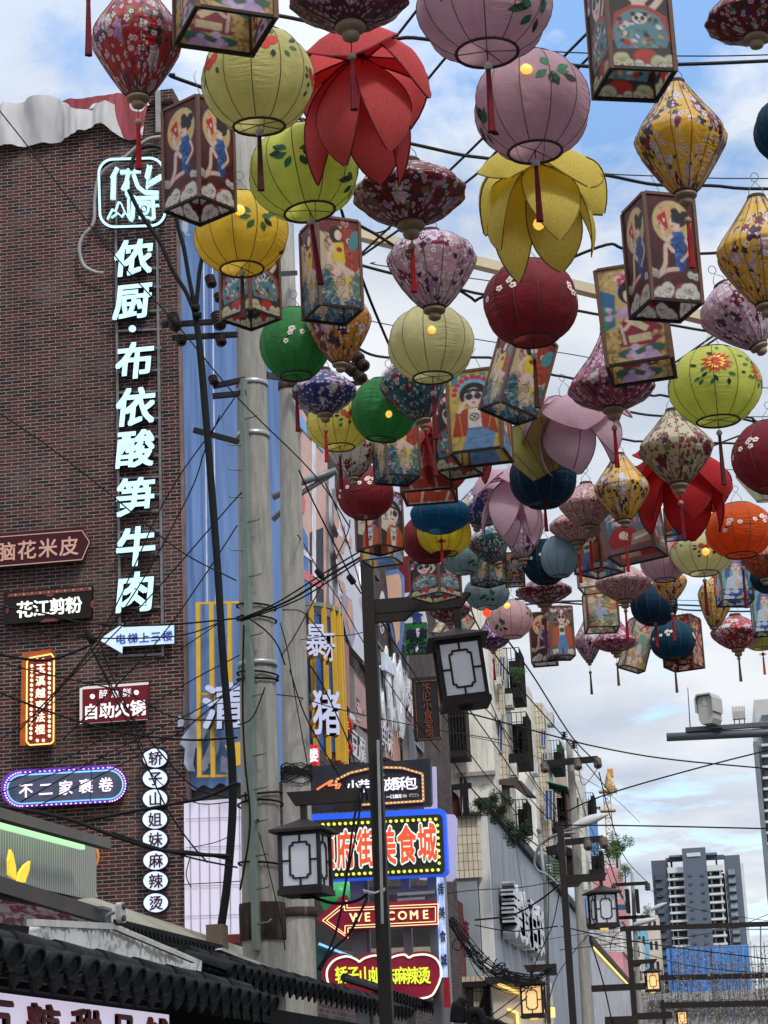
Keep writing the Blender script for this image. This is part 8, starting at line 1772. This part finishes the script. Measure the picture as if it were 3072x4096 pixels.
# ------------------------------------------------------------------ long beams and hanging vines at the street end
BEAM = POST
mb = MB(); a, b = P(2480, 3716, Y=53), P(3300, 3688, Y=53); mb.bar(a, b, .10, .12); mb.build('beam', BEAM, None, 'long brown beam across the street end from the third lamp post', 'beam', 'brown beams across the street end')
for (xa, ya, xb, yb, Y) in ((2600, 3912, 3200, 3900, 75), (2640, 4022, 3200, 4010, 66), (2350, 3956, 2580, 3945, 60), (2540, 4066, 2690, 4060, 60), (2420, 4084, 2540, 4080, 48)):
    mb = MB(); mb.bar(P(xa, ya, Y=Y), P(xb, yb, Y=Y), .14, .18); mb.build('beam', BEAM, None, 'short brown beam across the street end among the vines', 'beam', 'brown beams across the street end')
VINE = mat('vine_dry', (136, 120, 98), .8, var=.4, vscale=2.5); VSTR = mat('vine_string', (92, 88, 86), .7); g = random.Random(21)
mb = MB()
for i in range(190):
    Y = g.uniform(70, 100); x = 2540+560*g.random()**.8; yt = g.uniform(3760, 3990) if x > 2680 else g.uniform(3830, 4020); p = P(x, yt, Y=Y); L_ = g.uniform(.8, 3.2); pts = []
    for j in range(6): pts.append(p+Vector((.10*mnoise.noise(Vector((i, j*.7, 1))), 0, -L_*j/5)))
    mb.tube(pts, .009, 3, 1, False)
    for q in range(int(L_*11)):
        u = g.random(); c = p+Vector((g.gauss(0, .10), g.gauss(0, .12), -L_*u)); a = g.uniform(0, 6.28); b_ = g.uniform(-.9, .9); l = g.uniform(.07, .17)
        d = Vector((math.cos(a)*math.cos(b_), math.sin(a)*math.cos(b_), math.sin(b_)))*l; n = d.cross(Vector((g.uniform(-1, 1), g.uniform(-1, 1), 1))).normalized()*l*.33
        mb.add([c-d*.5, c+n*.5, c+d*.5, c-n*.5], [(0, 1, 2, 3)], 0)
mb.build('hanging_vines', [VINE, VSTR], None, 'mass of dry brown vines and strings hanging over the street end', 'hanging vines', kind='stuff')
mb = MB()
for i in range(4): x = 2850+i*64; mb.bar(P(x, 3560+g.uniform(120, 330), Y=190), P(x+4, 4096, Y=190), .12)
for i in range(5): mb.bar(P(2840, 3720+i*70, Y=190), P(3100, 3716+i*70, Y=190), .09)
mb.build('scaffold_frame', mat('scaffold', (96, 104, 120), .6), None, 'thin grey scaffold frame at the right end of the street', 'scaffold')
bgb = thing('street_building', 'low grey building closing the bottom right of the street', 'building', (P(2900, 4050, Y=230).x, 230, 0)); mb = MB(); boxpx(mb, 2560, 3300, 3960, 4300, 230, 240); mb.build('wall', mat('far_low', (150, 150, 152), .8, var=.4, vscale=.35), bgb)
mb = MB()
for i in range(16): x = 2600+i*34; boxpx(mb, x, x+18, 4000, 4060, 229.5, 229.95)
mb.build('shopfront', mat('far_dark', (76, 80, 88), .5, var=.4, vscale=.3), bgb)
# ------------------------------------------------------------------ plants
LEAFG = mat('leaf_green', (70, 98, 48), .6, var=.45, vscale=4); LEAFD = mat('leaf_dark', (40, 62, 36), .6, var=.45, vscale=4); TRUNK = mat('bark', (70, 58, 48), .85); LEAFR = mat('petal_rose', (190, 60, 70), .6)
def foliage(mb, c, r, n, l, m=0, seed=0, flat_=1.0):
    g = random.Random(seed); cl = [(Vector((g.gauss(0, .36), g.gauss(0, .36), g.gauss(0, .34)*flat_)), g.uniform(.25, .5)) for _ in range(11)]
    for i in range(int(n*1.7)):
        q, s_ = g.choice(cl); d = Vector((g.gauss(0, 1), g.gauss(0, 1), g.gauss(0, 1))).normalized()*s_*g.random()**.4; p = c+(q+d)*r
        a = Vector((g.gauss(0, 1), g.gauss(0, 1), g.gauss(0, .6))).normalized()*l*g.uniform(.6, 1.3); b = a.cross(Vector((g.gauss(0, 1), g.gauss(0, 1), g.gauss(0, 1)))).normalized()*l*.32
        mb.add([p-a*.5, p+b*.5, p+a*.5, p-b*.5], [(0, 1, 2, 3)], m)
def plant(name, label, px, Y, rpx, n, m, cat='plant', trunk=None, seed=1, flowers=0):
    c = P(px[0], px[1], Y=Y); r = rpx*mpp(c); t = thing(name, label, cat, c-EZ*r); mb = MB(); foliage(mb, c, r, n, r*.16, 0, seed); mb.build('crown' if trunk else 'foliage', m, t)
    if trunk: mb = MB(); mb.tube([c-EZ*r*trunk, c-EZ*r*.3+EX*r*.05, c+EZ*r*.2], [r*.07, r*.05, r*.02], 7); mb.tube([c-EZ*r*.4, c+Vector((r*.35, 0, r*.2))], [r*.04, r*.015], 6); mb.tube([c-EZ*r*.3, c+Vector((-r*.4, 0, r*.15))], [r*.04, r*.015], 6); mb.build('trunk', TRUNK, t)
    if flowers: mb = MB(); foliage(mb, c+EX*r*.2, r*.6, flowers, r*.2, 0, seed+9); mb.build('blossom', LEAFR, t)
plant('tree', 'round green tree growing on the roof behind the pink building', (2462, 3378), 200, 62, 1500, LEAFG, 'tree', 1.5, 2); plant('tree', 'smaller green tree hanging over the roof edge right of the pink building', (2498, 3480), 210, 40, 700, LEAFG, 'tree', 1.3, 3); plant('shrub', 'yellowish roof shrub near the far pole', (2590, 3640), 230, 32, 500, LEAFG, 'shrub', None, 4)
plant('balcony_plant', 'dark climbing plant with a red bloom over the podium edge below the brown awning', (1985, 3240), 83, 66, 1500, LEAFD, 'plant', None, 5, 14); plant('balcony_plant', 'long leaved plants along the sloping podium roof edge', (2065, 3330), 86, 70, 1600, LEAFD, 'plant', None, 6); plant('balcony_plant', 'dark shrub reaching out of the maroon balcony', (1915, 3215), 80, 46, 800, LEAFD, 'plant', None, 7); plant('balcony_plant', 'potted plant with red flowers by the ball topped pole', (2142, 3430), 90, 26, 240, LEAFD, 'plant', None, 8, 26)
plant('balcony_plant', 'green creeper over the upper iron cage of the nearest cream block', (2062, 2690), 84, 42, 650, LEAFG, 'plant', None, 9); plant('balcony_plant', 'bushy green roof plant behind the top of the leaning pole', (2248, 2990), 125, 34, 480, LEAFG, 'plant', None, 10); plant('balcony_plant', 'pale green plants at the podium edge past the second lamp post', (2290, 3600), 110, 26, 260, LEAFG, 'plant', None, 11); plant('balcony_plant', 'curly leafed plant on a bracket above the tiled corner', (1930, 3150), 80, 26, 160, LEAFD, 'plant', None, 12); plant('balcony_plant', 'small weeds on the roof at right of the leaning pole', (2318, 3070), 128, 16, 120, LEAFG, 'plant', None, 13)
sh_ = thing('balcony_shelter', 'maroon sheet shelter with iron frame on the podium left of the climbing plants', 'shelter', P(1815, 3260, Y=81)); mb = MB(); prismY(mb, [(1780, 3130), (1838, 3190), (1850, 3268), (1790, 3262)], 81, .3); mb.build('sheet', AWM, sh_); mb = MB(); mb.bar(P(1758, 3155, Y=80.5), P(1886, 3142, Y=80.5), .2); mb.bar(P(1860, 3150, Y=80.4), P(1866, 3262, Y=80.4), .22)
for i in range(6): mb.bar(P(1762+i*7, 3150, Y=80.6), P(1770+i*7, 3262, Y=80.6), .05)
mb.build('iron_frame', CAGE, sh_)
gs = thing('balcony_shelter', 'faded green slatted canopy on the podium roof behind the second lamp post', 'shelter', P(2220, 3520, Y=96)); mb = MB()
for i in range(8): mb.bar(P(2172+i*3, 3440+i*12, Y=96), P(2232+i*9, 3444+i*12, Y=96), .28, .08)
for x in (2178, 2215, 2245): mb.bar(P(x, 3440, Y=96.3), P(x+6, 3560, Y=96.3), .12)
mb.build('slat_canopy', AWO, gs)
dk = thing('balcony_shelter', 'dark balcony canopy on posts right behind the second lamp post', 'shelter', P(2250, 3420, Y=98)); mb = MB(); prismY(mb, [(2185, 3392), (2240, 3378), (2290, 3398), (2292, 3426), (2190, 3420)], 98, .4); mb.bar(P(2236, 3420, Y=98), P(2240, 3500, Y=98), .35); mb.bar(P(2280, 3420, Y=98), P(2284, 3500, Y=98), .35); mb.build('canopy', CAGE, dk)
# ------------------------------------------------------------------ stalls with tiled eaves, bottom left
TILE = mat('roof_tile', (30, 31, 33), .9, var=.4, vscale=9, bump=.3, bscale=40, spec=.2); TILED = mat('roof_tile_dark', (24, 24, 26), .9, var=.4, vscale=9, bump=.5, bscale=60, spec=.2)
def eave(name, label, p0, p1, pitch, r_, rise, mats=None, ridge=True, cond=None):
    """row of round tiles along a line parallel to the street; p0, p1 eave ends (world), tiles run back uphill to the left"""
    r = r_; t = thing(name, label, 'tiled roof', Vector((p0.x, p0.y, p0.z)), 'tiled stall eaves'); L_ = (p1-p0).length; n = int(L_/pitch); d = (p1-p0).normalized(); up = Vector((-.94, 0, .34)).normalized()
    mb = MB(); cp_ = MB(); dr = MB()
    for i in range(n+1):
        r = r_*random.uniform(.94, 1.05); c = p0+d*(i*pitch+random.uniform(-.01, .01))+EZ*random.uniform(-.006, .006); q = c+up*rise; ax = (d, up.cross(d).normalized()*-1, -up)
        nrm = up.cross(d).normalized(); nrm = nrm if nrm.z > 0 else -nrm
        m = 10; vs = []
        for s_ in range(4):
            e = c.lerp(q, s_/3)
            for j in range(m+1):
                a = math.pi*j/m; rr = r*(1.0-.05*(s_ % 2)); vs.append(e+d*(rr*math.cos(a))+nrm*(rr*math.sin(a)))
        mb.add(vs, [(s_*(m+1)+j, (s_+1)*(m+1)+j, (s_+1)*(m+1)+j+1, s_*(m+1)+j+1) for s_ in range(3) for j in range(m)], 0, None, True)
        # round end cap with raised rim
        pr = [(0, .004), (r*.5, .006), (r*.72, .002), (r*.80, .014), (r*.97, .014), (r*1.0, .0), (r*.98, -.02)]
        cp_.lathe(pr, 14, 0, c+nrm*r*.12-up*.02, ((d-up*.15).normalized(), nrm, (-up-d*.45).normalized()))
        # pan tile with a pointed drip between two caps
        if i < n:
            c2_ = c+d*(pitch/2); w = pitch/2-r*.35; lip = [(-w, .004), (-w*.5, -.016), (0, -.02), (w*.5, -.016), (w, .004), (w*.80, -.045*r/.05), (0, -.085*r/.05), (-w*.80, -.045*r/.05)]
            dr.prism(lip, c2_-nrm*.01, d, (EZ-up*.25).normalized(), -up.cross(EZ).cross(EZ).normalized()*1.0 if False else EX, .012)
            vs = []
            for e in (c2_, c2_+up*rise):
                for k_ in range(5): u = -1+k_*.5; vs.append(e+d*(u*w*1.05)-nrm*(.02*(1-u*u))+nrm*.002)
            mb.add(vs, [(k_, 5+k_, 6+k_, k_+1) for k_ in range(4)], 0, None, True)
    mb.build('tile', TILE, t); cp_.build('end_cap', TILED, t); dr.build('drip_tile', TILED, t)
    if ridge:
        a, b = p0+up*rise, p1+up*rise; rb = MB(); K = max(3, int(L_/.55))
        for i in range(K): rb.tube([a.lerp(b, i/K)+EZ*.03, a.lerp(b, (i+.96)/K)+EZ*.026], [r*.95, r*.86], 12)
        rb.build('ridge_tile', TILE, t)
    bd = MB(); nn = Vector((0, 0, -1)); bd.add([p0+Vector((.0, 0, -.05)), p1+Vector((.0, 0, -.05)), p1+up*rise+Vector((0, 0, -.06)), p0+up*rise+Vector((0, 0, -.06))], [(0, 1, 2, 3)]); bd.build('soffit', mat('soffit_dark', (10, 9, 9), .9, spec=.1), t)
    return t
def onX(x, y, X): return P(x, y, X=X)
e0 = onX(-60, 3812, -2.38); e1 = onX(1080, 4060, -2.38); e1.z = e0.z; eave('stall_roof', 'nearest row of dark round eave tiles at the bottom left corner', e0, e1, .225, .056, .13)
e0 = onX(915, 3880, -3.0); e1 = onX(1440, 4000, -3.0); e1 = Vector((-3.0, e1.y+3.0, e0.z)); eave('stall_roof', 'middle row of dark eave tiles stepping on behind the nearest row', e0, e1, .235, .05, .30)
e0 = onX(1560, 3980, -3.35); e1 = Vector((-3.35, e0.y+16, e0.z)); eave('stall_roof', 'far row of dark eave tiles under the cloud shaped sign', e0, e1, .235, .052, .5)
e0 = onX(640, 3800, -3.55); e1 = Vector((-3.55, e0.y+5.5, e0.z)); eave('stall_roof', 'upper row of dark tiles behind the sheet metal canopy', e0+Vector((0, .4, -.06)), e1, .235, .05, .22)
# roof ornaments
mb = MB(); mb.tube(curve3([P(x, y, Y=19) for x, y in ((1830, 4090), (1835, 4030), (1850, 4006), (1868, 4000))], 4), [.07]*6+[.05]*4+[.02]*3, 7); mb.tube(curve3([P(x, y, Y=19) for x, y in ((1868, 4090), (1880, 4055), (1905, 4046), (1925, 4062), (1930, 4100))], 4), .045, 7); mb.build('roof_finial', TILED, None, 'dark curled roof finial at the far end of the tiled eaves', 'roof finial')
# carved ridge and beige tent
mb = MB(); 
for i in range(26):
    f = i/25; c = P(475+400*f, 3708+95*f, X=-3.75); mb.obox(c, (.0, .06, 0), (.02, 0, 0), (0, 0, .045)); mb.obox(c+Vector((.022, .02, .01)), (0, .02, .015), (.006, 0, 0), (0, -.015, .02))
mb.bar(P(468, 3690, X=-3.75), P(868, 3786, X=-3.75), .05, .03); mb.build('carved_ridge', TILED, None, 'dark carved ridge board between the metal canopy and the beige awning', 'roof ridge')
k = NT('canvas_beige'); CANV = k.done(k.sheet(k.ramp(k.noise(k.obj(), 1.2, 5), [(.3, lin((126, 122, 106))), (.7, lin((156, 152, 136)))]), .2, .8))
tt = thing('tent_awning', 'faded beige canvas tent sloping down past the brick wall', 'awning', P(500, 3700, X=-4.4)); mb = MB(); A = P(362, 3585, X=-4.6); vs = [P(300, 3602, X=-4.3), A, P(480, 3625, X=-4.35), P(1120, 3838, X=-4.15), P(1120, 3870, X=-4.1), P(880, 3798, X=-4.05), P(470, 3700, X=-3.95)]
mb.add(vs+[A+Vector((-1.2, 1.5, 0)), Vector(vs[3])+Vector((-1.2, .5, .1))], [(0, 1, 2, 6), (2, 3, 4, 5), (2, 5, 6), (1, 7, 8, 3, 2)]); mb.build('canvas', CANV, tt)
mb = MB(); mb.lathe([(0, .06), (.03, .05), (.035, .0), (.05, -.03), (.055, -.06)], 10, 0, A+EZ*.05); mb.build('finial', mat('pvc_white', (196, 192, 186), .5), tt)
# metal canopy panels
k = NT('galvanised_sheet'); o = k.obj(); f = k.noise(o, 1.6, 5, .55); STL = k.done(k.bsdf(k.ramp(f, [(.3, lin((176, 174, 164))), (.7, lin((226, 222, 210)))]), .27, .8, k.bump(k.noise(o, 1.6, 4, .6), .8, .12)))
mc = thing('metal_canopy', 'crinkled shiny sheet metal canopy side above the nearest eave tiles', 'canopy', onX(400, 3850, -2.95)); mb = MB(); prismX(mb, [(120, 3690), (445, 3706), (775, 3845), (772, 3888), (560, 3850), (110, 3770)], -3.02, .05, 0); mb.build('sheet', STL, mc); mb = MB(); mb.bar(onX(120, 3690, -2.93), onX(445, 3706, -2.93), .03); mb.bar(onX(445, 3706, -2.93), onX(775, 3845, -2.93), .022); mb.build('edge', mat('pvc_white', (196, 192, 186), .5), mc)
mc2 = thing('metal_canopy', 'narrow pale metal canopy side behind the middle tiles', 'canopy', onX(950, 3850, -3.4)); mb = MB(); prismX(mb, [(858, 3800), (870, 3793), (1060, 3866), (1050, 3876)], -3.42, .04); prismX(mb, [(1300, 3945), (1520, 3985), (1510, 4020), (1330, 3985)], -3.62, .04); mb.build('sheet', mat('metal_pale', (170, 166, 154), .4, .3), mc2)
# kiosk with corrugated wall and yellow ear-shaped letters
ks = thing('kiosk', 'white corrugated kiosk with green tube light and yellow ear shaped letters at the left edge', 'kiosk', onX(150, 3600, -3.6)); k = NT('corrugated'); q = k.xyz(k.obj()); w = k.math('SINE', k.math('MULTIPLY', q[1], 150.0)); c = k.mix(k.ramp(w, [(.2, 0.0), (.8, 1.0)]), lin((140, 142, 132)), lin((190, 192, 180))); CORR = k.done(k.bsdf(c, .5, .1, k.bump(w, .5, .01)))
mb = MB(); prismX(mb, [(-60, 3262), (348, 3382), (348, 3592), (300, 3596), (-60, 3520)], -3.7, .06); mb.build('wall', CORR, ks)
GRM = mat('fascia_grey', (104, 100, 92), .6, var=.15, vscale=2)
mb = MB(); mb.bar(onX(-60, 3242, -3.45), onX(425, 3378, -3.45), .06, .055); mb.build('roof_slab', GRM, ks); mb = MB(); mb.box((-4.6, 6.5, 0), (-3.78, onX(330, 3500, -3.7).y, onX(100, 3540, -3.7).z)); mb.build('body', mat('kiosk_dark', (40, 34, 32), .8), ks); mb = MB(); mb.bar(onX(-60, 3285, -3.55), onX(330, 3388, -3.55), .03); mb.build('tube_light', glow('tube_green', (190, 255, 190), .7), ks)
mb = MB(); prismX(mb, [(28, 3500), (26, 3440), (34, 3398), (44, 3420), (54, 3470), (56, 3520)], -3.45, .014); prismX(mb, [(62, 3530), (70, 3490), (90, 3460), (112, 3444), (108, 3480), (96, 3515), (92, 3530)], -3.45, .014); mb.build('letter', glow('letter_yellow', (255, 214, 40), .6), ks)
mb = MB(); mb.bar(onX(-60, 3524, -3.0), onX(430, 3672, -3.0), .04, .07); mb.build('beam', mat('beam_brown', (80, 74, 70), .6, var=.2, vscale=3), ks)
RW = NT('valance_print'); q = RW.xyz(RW.obj()); w = RW.noise(RW.comb(RW.math('MULTIPLY', q[1], 3.0), RW.math('MULTIPLY', q[2], 18.0)), 2.0, 3, .6, dist=1.2); VAL = RW.done(RW.bsdf(RW.ramp(w, [(.47, lin((104, 28, 32))), (.5, lin((150, 138, 142)))]), .6))
mb = MB(); prismX(mb, [(-60, 3590), (200, 3640), (430, 3712), (60, 3705), (-60, 3690)], -3.12, .02); mb.build('valance', VAL, ks)
fl = thing('floodlight', 'white twin ended floodlight clamped at the end of the kiosk beam', 'floodlight', onX(470, 3660, -2.9)); WPL = mat('plastic_white', (214, 212, 206), .35); mb = MB(); c = onX(474, 3652, -2.9)
mb.prism([(x*.0011, y*.0011) for x, y in rrect(42, 92, 18, 5)], c, Vector((.35, .94, 0)).normalized(), (EZ-EY*.2).normalized(), Vector((.94, -.35, 0)).normalized(), .03); mb.build('housing', WPL, fl); mb = MB()
for dz in (-.028, .03): mb.lathe([(0, .002), (.012, .003), (.016, .0), (.015, -.01)], 12, 0, c+EZ*dz+Vector((.94, -.35, 0))*.036, (Vector((.35, .94, 0)).normalized(), EZ, Vector((.94, -.35, 0)).normalized()))
mb.build('lens', mat('lens_grey', (80, 80, 78), .2), fl); mb = MB(); mb.tube(curve3([c+Vector((-.02, -.02, 0)), c+Vector((-.03, -.07, -.01)), onX(418, 3680, -2.95), onX(440, 3712, -2.95)], 4), .010, 6); mb.bar(onX(402, 3630, -2.95), onX(440, 3640, -2.95), .02, .015); mb.build('bracket', mat('arm_grey', (112, 116, 118), .4, .3), fl)
# lit stall sign under the nearest eave
sg = thing('stall_sign', 'white lit stall sign with big dark red characters in the bottom left corner', 'sign', onX(300, 4096, -2.6)); z1 = onX(-100, 3960, -2.6); z2 = onX(676, 4057, -2.6); yb_ = z2.y; zt_ = (z1.z+z2.z)/2
mb = MB(); mb.box((-2.68, z1.y-.4, zt_-.62), (-2.6, yb_, zt_)); mb.build('board', glow('board_lilac', (214, 206, 230), .6, .05), sg)
mb = MB(); Y0_ = onX(150, 4060, -2.6).y
for i, ch in enumerate('百糖甜品铺'): 
    yy = onX(-10+0, 4000, -2.6).y; a = onX(-30, 4090, -2.6).y; b = onX(620, 4090, -2.6).y; mb.text(ch, (-2.599, a+(b-a)*(i)/4, zt_-.118), EY, EZ, EX, .20, .015, .03, 0, None, 2.0)
mb.build('lettering', mat('text_oxblood', (120, 22, 30), .5), sg)
sw = thing('food_stall', 'solid dark block for the shaded stall space under the tiled eaves', 'stall', (-3.2, 9, 0)); mb = MB(); mb.box((-4.0, 5, 0), (-2.75, yb_+.3, zt_+.02)); mb.box((-4.2, yb_+.301, 0), (-3.2, 24, 2.0)); mb.build('wall', mat('stall_dark', (20, 19, 19), .9, var=.3, vscale=2, spec=.1), sw)  # near-black solid blocks stand for the shade inside the stall
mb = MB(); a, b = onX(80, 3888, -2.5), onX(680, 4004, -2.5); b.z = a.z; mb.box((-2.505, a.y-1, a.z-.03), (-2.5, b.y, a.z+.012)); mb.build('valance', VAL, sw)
mb = MB(); mb.box((-3.1, 5, zt_+.025), (-2.6, yb_+6, onX(-60, 3812, -2.38).z+.03)); mb.build('fascia', mat('soffit_dark', (10, 9, 9), .9, spec=.1), sw)  # near-black block added for the shaded underside of the eave
# people-free upper fittings: junction boxes
mb = MB(); a = P(868, 3715, Y=17.0); mb.box((a.x-.07, 16.9, 0), (a.x+.07, 17.1, a.z+.03)); mb.build('wood_duct', mat('trunk_brown', (96, 84, 70), .7, var=.25), None, 'brown wooden duct at the foot of the black cable riser', 'duct')
